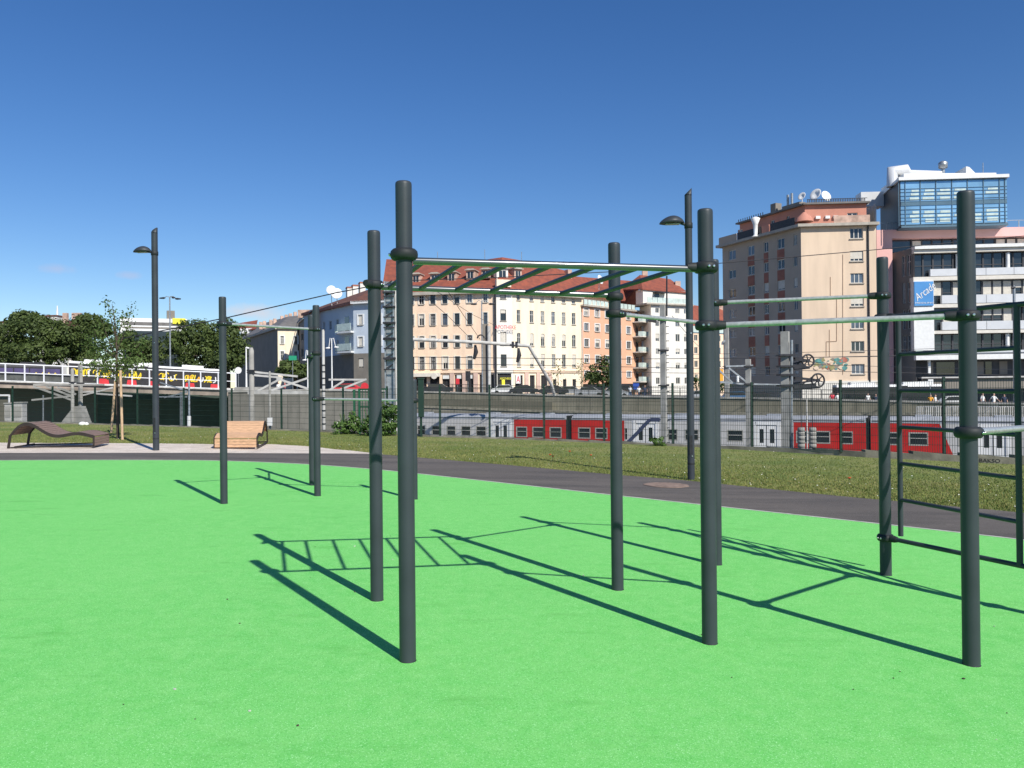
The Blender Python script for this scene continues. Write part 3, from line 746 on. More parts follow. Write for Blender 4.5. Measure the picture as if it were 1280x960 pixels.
# shop openings in the ground floor
shopL = [(519, 533), (537, 549), (552.5, 562), (568, 578), (583, 592), (599, 617)]
zsh0, zsh1 = ZG, fL.z(560, 468.5)
opLs = [(fL.u(a), fL.u(b), zsh0 + .1, zsh1) for a, b in shopL]
shopR = [(643.5, 653), (662, 668), (676, 684)]
opRs = [(fR.u(a), fR.u(b), zsh0 + .1, fR.z(650, 469)) for a, b in shopR] + [(fR.u(a - 2.2), fR.u(a + 2.2), fR.z(700, 487), fR.z(700, 474)) for a in (693, 705.5, 717.5)]
opCs = [(fC.u(621.5), fC.u(638.8), zsh0 + .1, fC.z(630, 467))]
for f, ops, sh, m_, nm in ((fL, opL, opLs, 'cream_pink', 'wall'), (fC, opC, opCs, 'offwhite', 'corner_wall'), (fR, opR, opRs, 'cream', 'wall')):
    mb = MB(); cells(mb, f, 0, f.L, ZG, zt, ops + [s + (False,) for s in sh], dep=.3); mb.build(nm, m_, ch)
for op in opL: window(fL, ch, op, 'cross', trim='trim', blind=random.choice((0, 0, 0, .3, .5)), frame='frame_d' if random.random() < .6 else 'frame_w')
for op in opR: window(fR, ch, op, 'cross', blind=random.choice((0, 0, .25, .5, .8)))
for k, op in enumerate(opC): window(fC, ch, op, 'cross', blind=(.9, .3, .9, 0)[k], frame='frame_d')
for f, sh in ((fL, opLs), (fC, opCs), (fR, opRs)):
    for s in sh:
        o = window(f, ch, s, 'two', dep=.28, frame='frame_d', glass='black', sill=False); o.name = 'shop_window'
mb = MB(); dep_ = 14
bl = fL.p0 + Vector((-.0, dep_, 0)); br = fR.p1 + Vector((0, dep_ * .6, 0))
mb.quad([fL.p0.xy.to_3d() + Vector((0, 0, ZG)), bl.xy.to_3d() + Vector((0, 0, ZG)), bl.xy.to_3d() + Vector((0, 0, zt)), fL.p0.xy.to_3d() + Vector((0, 0, zt))])
mb.quad([fR.p1.xy.to_3d() + Vector((0, 0, ZG)), fR.p1.xy.to_3d() + Vector((0, 0, zt)), br.xy.to_3d() + Vector((0, 0, zt)), br.xy.to_3d() + Vector((0, 0, ZG))])
mb.build('side_wall', 'cream', ch)
for f in (fL, fC, fR):
    boxpart('cornice', f, -.02, f.L + .02, zt - .15, zt + .35, -.2, .75, 'cornice', ch)
    boxpart('string_course', f, 0, f.L, zs - .1, zs + .3, .003, .22, 'cream_pink' if f is not fC else 'trim', ch)
for f, xs in ((fL, [565, 580.5, 594.5]), (fR, [657.5, 672, 687])):
    for x in xs: u_ = f.u(x); boxpart('pilaster', f, u_ - .36, u_ + .36, ZG, zs - .1, .003, .18, 'pilaster', ch)
boxpart('awning', fL, fL.u(516), fL.u(551), fL.z(530, 471), fL.z(530, 466.5), .25, .9, 'trim', ch)
# downpipe at the corner
mb = MB(); q = fC.W(-.12, 0, .3); mb.tube([(q.x, q.y, ZG), (q.x, q.y, zt)], .15, 10); mb.build('downpipe', 'dark_iron', ch)
# shop names
lettering('APOTHEKE', 1.3, fC.W(fC.u(630), fC.z(630, 409.5), .8), fC.e, fC.n, 'sign_red', ch, name='roof_lettering', width=3.6, height=.62)
lettering('APOTHEKE', 1.3, fC.W(fC.u(631), fC.z(630, 473.2), .12), fC.e, fC.n, 'sign_yellow', ch, name='shop_lettering', width=1.9, height=.34)
for a, b, m_ in ((552.5, 562, 'white'), (570, 577, 'white'), (584, 591, 'white')):
    boxpart('shop_fascia', fL, fL.u(a) + .1, fL.u(b) - .1, zsh1 - .65, zsh1 - .08, -.1, .06, m_, ch)
mb = MB(); q = fR.W(fR.u(646.5), fR.z(646, 474), .12); mb.box(q, (.9, .18, 1.4), fR.rz); o = mb.build('pharmacy_sign', 'white', ch)
lettering('A', 1.2, q + fR.n * .1, fR.e, fR.n, 'sign_red', o, width=.7, height=1.05)
mb = MB(); q = fC.W(fC.u(625), fC.z(625, 479.5), 1.2); mb.box(q, (.5, .3, 1.25), fC.rz); mb.build('yellow_shop_sign', 'sign_yellow', ch)
mb = MB(); q = fL.W(fL.u(544.5), fL.z(544, 470), .9); mb.lathe(q - fL.n * .1, [(.5, 0), (.5, .2)], 20, axis=fL.n); mb.build('round_shop_sign', 'trim', ch)
# roof
D0 = fL.p0.y
EA, EB, EC, ED = fL.W(-.6, zt + .35, .7), fC.W(0, zt + .35, .75), fR.W(0, zt + .35, .75), fR.W(fR.L, zt + .35, .7)
ra = P(483, 324, D0 + 11); rb = P(596, 326, D0 + 9); rt = P(628, 321.5, fC.p0.y + 9); rc = P(655, 326, fC.p0.y + 10); rd = P(706, 338, fR.p1.y + 6)
rb2 = P(598, 326, D0 + 9)
EDp = ED
roof_poly('roof', [[EA, EB, rb, ra], [EB, EC, rt], [EB, rt, rb], [EC, rc, rt], [EC, EDp, rd, rc]], 'roof', ch)
mb = MB(); back = [ra + Vector((0, 10, -6)), rd + Vector((0, 12, -6))]
mb.quad([ra, rb, rb + Vector((0, 9, -5.5)), back[0]]); mb.quad([rb, rt, rc, rc + Vector((0, 9, -5.5)), rb + Vector((0, 9, -5.5))]); mb.quad([rc, rd, back[1], rc + Vector((0, 9, -5.5))])
mb.build('roof', 'roof', ch)
def dormer(fac, px, py, w_, h_, offb, parent, wall='trim', glass='glass', root=2.6):
    q0 = fac.uz(px, py); d_ = -offb
    u0 = q0[0]; 
    # place on the slope: scale u outwards a little for the extra depth
    c = P(px, py, fac.W(u0, 0, 0).y + offb)
    ex, n = fac.e, fac.n; W2 = lambda a, h, o: Vector((c.x, c.y, c.z)) + ex * a + Vector((0, 0, h)) + n * o
    def bx(mb, a0, a1, h0, h1, o0, o1, mi=0): mb.box8([W2(a0, h0, o1), W2(a1, h0, o1), W2(a1, h0, o0), W2(a0, h0, o0), W2(a0, h1, o1), W2(a1, h1, o1), W2(a1, h1, o0), W2(a0, h1, o0)], mi)
    mb = MB(); bx(mb, -w_ / 2, w_ / 2, -h_ / 2, h_ / 2, -root, .0); o = mb.build('dormer', wall, parent)
    mb = MB(); bx(mb, -w_ * .30, w_ * .30, -h_ * .42, h_ * .34, .004, .03); mb.build('dormer_window', glass, o)
    mb = MB(); bx(mb, -.04, .04, -h_ * .42, h_ * .34, .034, .06); mb.build('mullion', 'frame_w', o)
    mb = MB(); bx(mb, -w_ * .62, w_ * .62, h_ / 2, h_ / 2 + .14, -root, .35); bx(mb, -w_ * .40, w_ * .40, h_ / 2 + .143, h_ / 2 + .28, -root, .30); mb.build('dormer_roof', 'cornice', o)
for px, py in ((504, 349), (520, 348.5), (543, 348), (564.5, 346), (588, 343.5), (607, 342.5)): dormer(fL, px, py, 1.45, 1.45, 3.0, ch, 'chimney')
dormer(fC, 628, 344, 2.0, 2.2, 2.6, ch, 'offwhite'); dormer(fR, 647.5, 343.5, 1.5, 1.8, 2.6, ch, 'chimney')
boxpart('parapet_block', fC, fC.u(620), fC.u(638), fC.z(628, 359), fC.z(628, 350), -.1, .6, 'cream', ch)
q = P(710.5, 343, fR.p1.y + 5); mb = MB(); mb.box(q, (.9, .9, 1.6), fR.rz); mb.build('chimney', 'chimney', ch)
for px in (606, 547, 652): q = P(px, 319, D0 + 9); mb = MB(); mb.tube([q - Vector((0, 0, 1.2)), q + Vector((0, 0, .6 if px != 606 else 1.0))], .05, 6); mb.build('roof_pole', 'galv', ch)

# ---------------- salmon apartment block with glass balconies
fS = Fac(727.5, fR.p1.y - .2, 382.5, 792, 389.5); zS = fS.ztop
q = fS.W(fS.L / 2, ZG)
sb = thing('apartment_block', 'salmon pink apartment block with roof terrace and stacked glass balconies beside the cream house', 'building', q)
rowsS = [(385.3, 395), (404, 413.6), (423.8, 433.6), (443.9, 453.5), (463.6, 471.5)]
colsS = [(733.2, 5.6), (746.8, 5.4), (759.5, 5.2), (773, 5.2), (785.8, 5)]
opS = ops_grid(fS, colsS, rowsS, 733.2)
mb = MB(); cells(mb, fS, 0, fS.L, ZG, zS, opS, dep=.25); mb.build('wall', 'salmon', sb)
for op in opS: window(fS, sb, op, 'two', trim='white', blind=random.choice((0, 0, 0, .4)), dep=.15)
boxpart('terrace_slab', fS, -.1, fS.L + 3.2, zS - .02, zS + .25, -7, .5, 'cornice', sb)
mb = MB(); n_ = 13
for k in range(n_): a, b = fS.L * k / n_ + .1, fS.L * (k + 1) / n_ - .1 + (.0); fbox(mb, fS, a, b, zS + .30, zS + 1.15, .30, .36)
mb.build('terrace_balustrade', 'glass_green', sb)
boxpart('shop_canopy', fS, 0, fS.L, ZG + 2.0, ZG + 3.1, .1, 1.1, 'dark_iron', sb)
backing('penthouse', fS, .5, fS.L, zS + .25, zS + 2.6, 3.5, 8, 'cream_pink', sb)
e0, e1 = fS.W(-.2, zS + 1.6, -1.2), fS.W(fS.L + 1, zS + 1.6, -1.2)
roof_poly('roof', [[fS.W(-.5, zS + 2.5, -2.8), fS.W(fS.L + 1.2, zS + 2.4, -2.8), P(800, 352, e1.y + 8), P(712, 345, e0.y + 8)]], 'roof', sb)
mb = MB(); mb.quad([P(712, 345, e0.y + 8), P(800, 352, e1.y + 8), P(800, 352, e1.y + 8) + Vector((0, 7, -5)), P(712, 345, e0.y + 8) + Vector((0, 7, -5))]); mb.build('roof', 'roof', sb)
q = P(749, 350, e0.y + 2.5); mb = MB(); dish(mb, q, .85, fS.n + Vector((.2, 0, .3))); mb.tube([q, q + Vector((0, .6, -1.6))], .05, 6); mb.build('satellite_dish', 'white', sb)
# balcony tower between the two blocks
mb = MB(); fB = mkfac(fS.p1, fS.p1 + fS.e * 3.0 - fS.n * .3, zS)
mb.quad([fB.W(0, ZG), fB.W(fB.L, ZG), fB.W(fB.L, zS), fB.W(0, zS)]); mb.build('balcony_wall', 'salmon', sb)
for y0 in (404.5, 422.5, 441.5, 460.8, 478):
    zb = fS.z(803, y0)
    mb = MB(); L_ = fB.L
    poly = [fB.W(-.5, zb, 0), fB.W(-.5, zb, 1.5), fB.W(-.3, zb, 2.0), fB.W(L_ - .1, zb, 2.0), fB.W(L_ + .1, zb, 0)]
    mb.slab(poly, (0, 0, .18)); sl_ = mb.build('balcony', 'trim', sb, recalc=True)
    mb = MB(); poly2 = [fB.W(-.3, zb - .9, 0), fB.W(0, zb - .9, .5), fB.W(L_ * .5, zb - .9, .7), fB.W(L_ * .9, zb - .9, 0)]
    i = len(mb.v); 
    top4 = [fB.W(-.45, zb - .003, .02), fB.W(-.45, zb - .003, 1.4), fB.W(.6, zb - .003, 1.9), fB.W(L_ - .1, zb - .003, 1.9), fB.W(L_, zb - .003, .02)]
    bot = fB.W(L_ * .45, zb - 1.0, .05)
    for a, b in zip(top4, top4[1:]): mb.quad([a, bot, b])
    mb.build('underside', 'grey_r', sl_)
    mb = MB()
    for a, b in ((fB.W(-.5, 0, 1.2), fB.W(-.3, 0, 1.93)), (fB.W(-.28, 0, 1.93), fB.W(L_ - .12, 0, 1.93))):
        mb.bar(a + Vector((0, 0, zb + .62)), b + Vector((0, 0, zb + .62)), .05, .82)
    mb.build('balustrade', 'glass_green', sl_)
    mb = MB(); fbox(mb, fB, .6, 1.6, zb + .2, zb + 2.1, .004, .05); mb.build('balcony_door', 'glass', sl_)

# ---------------- white apartment block
fW = Fac(813.5, fS.p1.y - 1.5, 380.5, 864, 382.5); zW = fW.ztop
wb = thing('apartment_block', 'white apartment block with set-back roof terrace behind the concrete catenary mast', 'building', fW.W(fW.L / 2, ZG))
rowsW = [(381.5, 389), (402.5, 408.5), (417.8, 427), (436, 443), (453.5, 461.3), (472, 480)]
rowsW = [(386, 392), (402.5, 408.5), (417.8, 427), (436, 443), (453.5, 461.3), (472, 480)]
opW = ops_grid(fW, [(822, 4.6), (847.2, 5.2), (857.5, 4.2)], rowsW, 847.2)
mb = MB(); cells(mb, fW, 0, fW.L, ZG, zW, opW, dep=.25); mb.build('wall', 'offwhite', wb)
for op in opW: window(fW, wb, op, 'two', blind=random.choice((0, .3, .6)), dep=.15, sill=False)
q0, q1 = fW.p0, fS.p1 + fS.e * 3.0
mb = MB(); mb.quad([(q0.x, q0.y, ZG), (q0.x, q0.y, zW), (q0.x - 1.2, q0.y + 5.5, zW), (q0.x - 1.2, q0.y + 5.5, ZG)]); mb.build('side_wall', 'offwhite', wb)
boxpart('terrace_slab', fW, -1.3, fW.L + .2, zW - .05, zW + .22, -5, .6, 'cornice', wb)
mb = MB()
for k in range(9): a, b = -1.1 + (fW.L + 1.2) * k / 9 + .04, -1.1 + (fW.L + 1.2) * (k + 1) / 9 - .04; fbox(mb, fW, a, b, zW + .3, zW + 1.25, .45, .5)
mb.build('terrace_balustrade', 'glass_green', wb)
mb = MB(); fbox(mb, fW, -.6, fW.L, zW + .22, fW.z(830, 361.5), -4, -1.6); mb.build('penthouse', 'offwhite', wb)
boxpart('awning', fW, fW.u(823), fW.u(838), zW + 2.3, zW + 2.5, -1.6, -.2, 'dark_iron', wb)
boxpart('penthouse_window', fW, fW.u(825), fW.u(831), zW + .6, zW + 2.2, -1.6, -1.56, 'glass', wb)
zr = fW.z(830, 361)
roof_poly('roof', [[fW.W(-.9, zr, -1.3), fW.W(fW.L + .3, zr - .3, -1.3), P(838, 349, fW.p1.y + 6), P(800, 343.5, fW.p0.y + 6)], [fW.W(-.9, zr, -1.3), P(800, 343.5, fW.p0.y + 6), P(776, 362, fW.p0.y + 6)]], 'roof', wb)
for px, py in ((847, 356), (806, 343)): q = P(px, py, fW.p1.y + 4); mb = MB(); mb.box(q, (1.0, .8, 1.3)); mb.build('chimney', 'chimney', wb)

# ---------------- distant salmon house seen between posts
fX = Fac(855, fW.p1.y + 14, 415, 912, 417); zX = fX.ztop
xb = thing('apartment_block', 'distant apricot apartment house with red roof between the white block and tower', 'building', fX.W(fX.L / 2, ZG))
opX = ops_grid(fX, [(861, 4), (870, 4.2), (885, 4.2), (899, 4)], [(418.5, 426), (434, 442), (451, 459), (468, 476)], 870)
mb = MB(); cells(mb, fX, 0, fX.L, ZG, zX, opX, dep=.25); mb.build('wall', 'cream_pink', xb)
for op in opX: window(fX, xb, op, 'two', dep=.15, sill=False)
mb = MB(); fbox(mb, fX, 0, fX.L, zX + .1, zX + 1.3, .3, .36); mb.build('terrace_balustrade', 'glass_green', xb)
roof_poly('roof', [[fX.W(0, zX + .8, -.8), fX.W(fX.L, zX + .8, -.8), P(915, 388, fX.p1.y + 9), P(850, 379, fX.p0.y + 9)]], 'roof', xb)
q = P(902, 384, fX.p1.y + 8); mb = MB(); mb.box(q, (2.6, 1.2, 2.2)); mb.build('chimney', 'chimney', xb)

# ---------------- beige tower block
fT = Fac(1001, 100, 284.2, 1095, 281.8); zT = fT.ztop
tl = at_z(903, 309.5, zT); fTl = mkfac(tl, fT.p0, zT)
tb = thing('apartment_tower', 'tall beige apartment tower with shaded left side and coral penthouse on top', 'building', fT.W(0, ZG))
rowsT = [(284.9, 298.2), (313.6, 326.5), (341.5, 354), (370.5, 383), (398.5, 411), (426.5, 439), (455, 467.5)]
opT = ops_grid(fT, [(1072.3, 16.5)], rowsT, 1072.3)
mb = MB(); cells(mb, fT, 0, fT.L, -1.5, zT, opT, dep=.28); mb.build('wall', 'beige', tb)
for k, op in enumerate(opT): window(fT, tb, op, 'three', dep=.2, blind=.78 if k in (1, 3) else 0, trim=None)
rowsTl = [(306.6, 319), (332, 343.5), (357, 368.5), (383, 394.5), (409.7, 420), (433.8, 445), (458.8, 470)]
colsTl = [(916.5, 9), (940.2, 8.2), (959, 5.6), (977.5, 9), (995.6, 4.8)]
opTl = ops_grid(fTl, colsTl, rowsTl, 940)
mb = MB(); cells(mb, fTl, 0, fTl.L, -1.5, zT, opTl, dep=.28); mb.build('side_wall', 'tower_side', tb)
for op in opTl: window(fTl, tb, op, 'two', dep=.15, blind=random.choice((0, 0, 0, .9)), sill=False)
zr_ = sorted({(o[2], o[3]) for o in opTl})
for cpx, cw in ((940.2, 8.2), (959, 5.6), (977.5, 9)):
    for (z0_, z1_), (z2_, z3_) in zip(zr_, zr_[1:]):
        boxpart('spandrel', fTl, fTl.u(cpx - cw / 2), fTl.u(cpx + cw / 2), z1_ + .02, z2_ - .12, .003, .03, 'terracotta', tb)
mb = MB()
fbox(mb, fT, -.5, fT.L + .2, zT, zT + .35, -8, .6); fbox(mb, fTl, -.6, fTl.L + .3, zT - .02, zT + .33, -6, .7); mb.build('cornice', 'cornice', tb)
# penthouse, set back
zp = fT.z(1050, 252); 
fP = mkfac(fT.W(.9, 0, -1.5), fT.W(fT.L - .6, 0, -1.5), zp)
fPl = mkfac(fTl.W(1.8, 0, -1.6), fTl.W(fTl.L - .1, 0, -1.6), zp)
fPl = mkfac((fTl.W(1.8, 0, -1.6)), fP.p0, zp)
opP = [(fP.u(1061), fP.u(1074), zp - 2.4, zp - 1.1, False)]
mb = MB(); cells(mb, fP, 0, fP.L, zT + .3, zp, opP); mb.build('penthouse_wall', 'pinkred', tb)
for op in opP: window(fP, tb, op, 'two', frame='frame_w', sill=False)
opPl = [(fPl.u(a), fPl.u(b), zT + 1.0, zT + 2.3, False) for a, b in ((924, 930), (965, 970), (985, 989))]
mb = MB(); cells(mb, fPl, 0, fPl.L, zT + .3, zp, opPl); mb.build('penthouse_wall', 'pinkred', tb)
for op in opPl: window(fPl, tb, op, 'two', sill=False)
mb = MB(); fbox(mb, fP, -.3, fP.L + .3, zp, zp + .22, -7, .5); fbox(mb, fPl, -.3, fPl.L, zp - .01, zp + .20, -6, .5); mb.build('penthouse_roof', 'roof_g', tb)
mb = MB()
for k in range(34): u_ = .3 + (fP.L - .6) * k / 33; fbox(mb, fP, u_ - .05, u_ + .05, zp + .22, zp + .62, .3, .36)
fbox(mb, fP, .2, fP.L, zp + .60, zp + .66, .29, .37); mb.build('roof_railing', 'dark_iron', tb)
mb = MB()
for k in range(12): u_ = .2 + 5.0 * k / 11; fbox(mb, fPl, u_ - .05, u_ + .05, zp + .22, zp + .6, .3, .36)
mb.build('roof_railing', 'dark_iron', tb)
mb = MB(); fbox(mb, fT, fT.u(1043), fT.u(1088), zT + .36, zT + 1.25, .35, .42); mb.build('terrace_screen', 'chimney', tb)
for a, b, m_ in ((903, 925, 'tower_side'), (926, 956, 'dark_iron'), (957, 966, 'pinkred'), (968, 998, 'dark_iron')):
    boxpart('terrace_parapet', fTl, fTl.u(a), fTl.u(b), zT + .34, zT + 1.35, .3, .4, m_, tb)
q = fTl.W(fTl.u(951.5), zT + 1.5, .7); mb = MB(); mb.lathe(q - Vector((0, 0, 1.4)), [(.5, 0), (.25, .25), (.3, 1.6), (.62, 2.4), (.2, 2.6)], 14); mb.build('folded_parasol', 'white', tb)
q = fP.W(-.4, zT + 1.2, 1.2); mb = MB(); mb.lathe(q - Vector((0, 0, .5)), [(1.1, 0), (.9, .5), (.15, 1.2)], 12); mb.build('parasol', 'pinkred', tb)
for px in (1012, 1024, 1036, 1046):
    mb = MB(); q = fP.W(fP.u(px), zp - 1.6, .12); mb.box(q, (.55, .3, .35), fP.rz); mb.build('air_conditioner', 'white', tb)
for px, py, r_, dd in ((1003, 246, .55, 3), (1020.5, 244, .8, 3), (1031.5, 246, .72, 2.5)):
    q = P(px, py, fP.p0.y + dd); mb = MB(); dish(mb, q, r_, Vector((.35, -1, .35)) if px > 1025 else Vector((-.7, -.5, .35))); mb.tube([q, q + Vector((0, .4, -1.6))], .06, 6); mb.build('satellite_dish', 'white', tb)
for px, py, w_, h_ in ((970, 261, 1.0, 1.3), (992, 258.5, 3.2, .6)):
    q = P(px, py, fPl.W(fPl.u(px), 0).y + 2.5); mb = MB(); mb.box(q, (w_, 1.0, h_), fTl.rz); mb.build('chimney', 'grey_r', tb)
for px, y0, y1 in ((985, 243, 257), (990, 241, 257)):
    q = P(px, y1, fPl.W(fPl.u(px), 0).y + 2.5); mb = MB(); mb.tube([q, q + Vector((0, 0, (y1 - y0) / 10.))], .18, 8); mb.build('flue', 'galv', tb)
# old conduits drawn as thin pipes on the sunny wall
mb = MB()
for pl in ([(1038, 346), (1038, 372)], [(1053.5, 318), (1053.5, 468)], [(1045.8, 372), (1045.8, 426.5), (1032.8, 427), (1032.8, 445)], [(1036.8, 412), (1036.8, 446)]):
    for a, b in zip(pl, pl[1:]):
        ua, za = fT.uz(*a); ub, zb = fT.uz(*b); mb.bar(fT.W(ua, za, .03), fT.W(ub, zb, .03), .05, .05, up=fT.n)
mb.build('conduit', 'pipe_b', tb)
mb = MB(); u_ = fT.u(1086.5); mb.tube([fT.W(u_, -1, .12), fT.W(u_, zT, .12)], .10, 8); mb.build('downpipe', 'dark_iron', tb)
# faded mural: patches, a thin plastered relief
rs = random.Random(3); mb = MB()
for k in range(70):
    px = rs.uniform(1018, 1058); py = rs.uniform(448.5, 462); u_, z_ = fT.uz(px, py); r_ = rs.uniform(.10, .42); n_ = rs.randint(4, 7); ph = rs.uniform(0, 6)
    poly = [fT.W(u_ + r_ * 1.5 * math.cos(ph + 2 * PI * j / n_) * rs.uniform(.5, 1), z_ + r_ * math.sin(ph + 2 * PI * j / n_) * rs.uniform(.5, 1), .006 + .0011 * k) for j in range(n_)]
    mb.quad(poly, mi=rs.choice((0, 0, 1, 1, 2, 3, 4)))
mb.build('graffiti', ['teal', 'olive', 'mural_red', 'beige', 'grey_r'], tb)
boxpart('base_plinth', fT, -.1, fT.L + .1, -1.2, fT.z(1050, 476), .01, .12, 'trim', tb)

# ---------------- office complex (pink frame, blue glass box, white bands)
fO = Fac(1095.5, 101, 287.5, 1330, 282.5); zO = fO.ztop
ob = thing('office_building', 'pink and white office building with a blue glass box on its roof and banded windows', 'building', fO.W(fO.L * .5, ZG))
boxpart('pink_wall', fO, 0, fO.u(1117), -1.5, zO, -6, 0, 'pink', ob)
zO2 = fO.z(1200, 296.3)
boxpart('pink_wall', fO, fO.u(1117), fO.L, zO2, zO, -8, 0, 'pink', ob)
boxpart('recess_wall', fO, fO.u(1117), fO.u(1143), -1.5, zO2, -4, -1.2, 'frame_d', ob)
# recessed top window band
fr_ = mkfac(fO.W(fO.u(1117), 0, -1.0), fO.W(fO.L, 0, -1.0), zO2)
zz0 = fO.z(1200, 312)
mb = MB(); fbox(mb, fr_, 0, fr_.L, zz0, zO2, -3, -.15); mb.build('window_band', 'glass', ob)
mb = MB()
for px in (1141, 1154, 1167, 1180, 1193, 1206, 1219, 1232, 1246, 1259, 1272, 1285): u_ = fr_.u(px); fbox(mb, fr_, u_ - .08, u_ + .08, zz0, zO2, -.15, -.02)
mb.build('mullions', 'frame_d', ob)
for a, b in ((1142.5, 1153), (1247.5, 1258), (1261, 1271), (1274, 1284)):
    mb = MB(); fbox(mb, fr_, fr_.u(a), fr_.u(b), zz0 + .3, zO2 - .2, -.15, -.06); mb.build('blind', 'blind', ob)
# projecting white block
def blk_ref(y, x=1200): return fB2.z(x, y)
fB2 = Fac(1143, 97.5, 309.5, 1330, 304.5); zB2 = fB2.ztop
fB2l = mkfac(fB2.W(0, 0, 0) + Vector((-2.2, 11, 0)), fB2.W(0, 0, 0), zB2)
u0 = 0; uE = fB2.L
def band(name, y0, y1, o0, o1, mat, x0=1143, x1=1330, parent=None, ref=1200):
    z1_, z0_ = fB2.z(ref, y0), fB2.z(ref, y1)
    return boxpart(name, fB2, fB2.u(x0), fB2.u(x1), z0_, z1_, o0, o1, mat, parent or ob)
band('cornice', 306.8, 310.8, -8, .55, 'white'); band('cornice', 311.0, 315.5, -8, .25, 'trim')
levels = [(317, 344.8), (351, 379.5), (385, 412.5), (418, 441.5)]
for k, (ya, yb) in enumerate(levels):
    z1_, z0_ = fB2.z(1200, ya), fB2.z(1200, yb)
    xs0 = 1143 if k == 0 else 1166.5
    mb = MB(); fbox(mb, fB2, fB2.u(xs0), uE, z0_, z1_, -3, -.5); mb.build('window_band', 'glass', ob)
    rs = random.Random(20 + k); x = xs0 + 1
    fr = MB(); pitch = 12.6
    while x < 1325:
        u_ = fB2.u(x); fbox(fr, fB2, u_ - .09, u_ + .09, z0_, z1_, -.5, -.38)
        x += pitch
    zm_ = (z0_ + z1_) / 2; fbox(fr, fB2, fB2.u(xs0), uE, zm_ - .05, zm_ + .05, -.5, -.42)
    fr.build('mullions', 'frame_d', ob)
    x = xs0 + 1; ups = z1_ - .1; mid = fB2.z(1200, ya + 17.5)
    while x < 1300:
        if k in (1, 2) and rs.random() < .62:
            mb = MB(); bt_ = mid if rs.random() < .7 else (ups + mid) / 2
            fbox(mb, fB2, fB2.u(x + 1.4), fB2.u(x + pitch - 1.2), bt_, ups, -.5, -.40); mb.build('blind', 'blind', ob)
        elif k in (0, 3) and rs.random() < .3:
            mb = MB(); q = fB2.W(fB2.u(x + 5), z0_ + .2, -.25); mb.tube([(q.x, q.y, z0_), (q.x, q.y, z1_)], .22, 12); mb.build('column', 'white', ob)
        x += pitch
# slabs and white metal parapets
for y0, y1 in ((345.5, 350.3), (380, 384.3), (413.2, 417)): band('floor_slab', y0, y1, -3, .35, 'trim', 1141.5)
for y0, y1, x0 in ((336, 344.8, 1163), (369, 379.3, 1177), (402, 412.4, 1177)):
    for xa, xb in ((x0, 1196), (1196.6, 1232), (1232.6, 1267), (1267.6, 1300)):
        band('parapet_panel', y0, y1, -.2, .3, 'metal_w', xa, xb)
band('sign_band', 441.5, 449.5, -3, .4, 'white', 1143.5); band('floor_slab', 438.5, 441.3, -3, .5, 'metal_w', 1166)
# white vertical slab with the blue sign
band('white_slab', 350.5, 437.5, -.5, .45, 'white', 1141.2, 1166.2)
sg = band('blue_sign', 351.6, 381.8, .455, .60, 'sign_blue', 1141.5, 1165.2)
q = fB2.W(fB2.u(1154.3), fB2.z(1154, 365.2), .61); lettering('Arcade', 1.0, q, fB2.e, fB2.n, 'white', sg, shear=.35, tilt=R(37), width=2.75, height=.85)
q = fB2.W(fB2.u(1154), fB2.z(1154, 379.2), .61); lettering('MEIDLING', 1.0, q, fB2.e, fB2.n, 'white', sg, width=2.1, height=.17)
# left return with dark windows, its shade put into the grey wall colour
opl = []
for ya, yb in ((318, 344), (352, 378), (386, 411), (419, 440)):
    for a, b in ((1129, 1133), (1135, 1140)):
        opl.append((fB2l.u(a), fB2l.u(b), fB2l.z(1138, yb), fB2l.z(1138, ya), False))
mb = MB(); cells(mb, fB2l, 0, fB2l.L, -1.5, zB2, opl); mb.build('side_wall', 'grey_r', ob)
for op in opl: window(fB2l, ob, op, 'cross', frame='frame_w', sill=False)
# dark ground floor set back
zg1 = fB2.z(1200, 449.8)
mb = MB(); fbox(mb, fB2, -.2, uE, -1.5, zg1, -5, -1.4); mb.build('ground_floor', 'frame_d', ob)
for k, (a, b) in enumerate(((1166, 1172), (1176, 1199), (1224, 1236), (1238, 1246), (1256, 1266))):
    mb = MB(); fbox(mb, fB2, fB2.u(a), fB2.u(b), fB2.z(1200, 468), fB2.z(1200, 452), -1.4, -1.32); mb.build('shop_glass', 'glass' if k % 2 else 'grey_r', ob)
mb = MB(); fbox(mb, fB2, fB2.u(1161.5), fB2.u(1164.5), fB2.z(1163, 467), zg1, -.6, -.3); mb.build('vertical_banner', 'white', ob)
mb = MB(); fbox(mb, fB2, fB2.u(1150), fB2.u(1300), fB2.z(1200, 472.5), fB2.z(1200, 470.8), -.6, .4); fbox(mb, fB2, fB2.u(1155), fB2.u(1300), fB2.z(1200, 486), fB2.z(1200, 473), -.3, 0, 1); mb.build('terrace_wall', ['concrete_l', 'grey_r'], ob)
# glass box on the roof
fG = Fac(1125.5, 99, 226, 1259, 222); zG = fG.ztop; zG0 = fG.z(1190, 280.8)
fGl = mkfac(P(1101, 247.8, 118).xy.to_3d(), fG.p0, zG)
bk_ = at_z(1101, 247.8, zG); VG = Vector((bk_.x - fG.p0.x, bk_.y - fG.p0.y, 0))
mb = MB(); mb.slab([fG.W(.02, zG0 + .1, -.06), fG.W(fG.L - .02, zG0 + .1, -.06), fG.W(fG.L - .02, zG0 + .1, -.06) + VG, fG.W(.02, zG0 + .1, -.06) + VG], (0, 0, zG - zG0 - .15)); gb = mb.build('glass_box', 'glass_blue', ob, recalc=True)
mb = MB()
for px in (1125.7, 1134, 1153, 1172.5, 1192.5, 1212, 1232, 1252, 1258.8): u_ = fG.u(px); fbox(mb, fG, u_ - .035, u_ + .035, zG0, zG, -.06, .03)
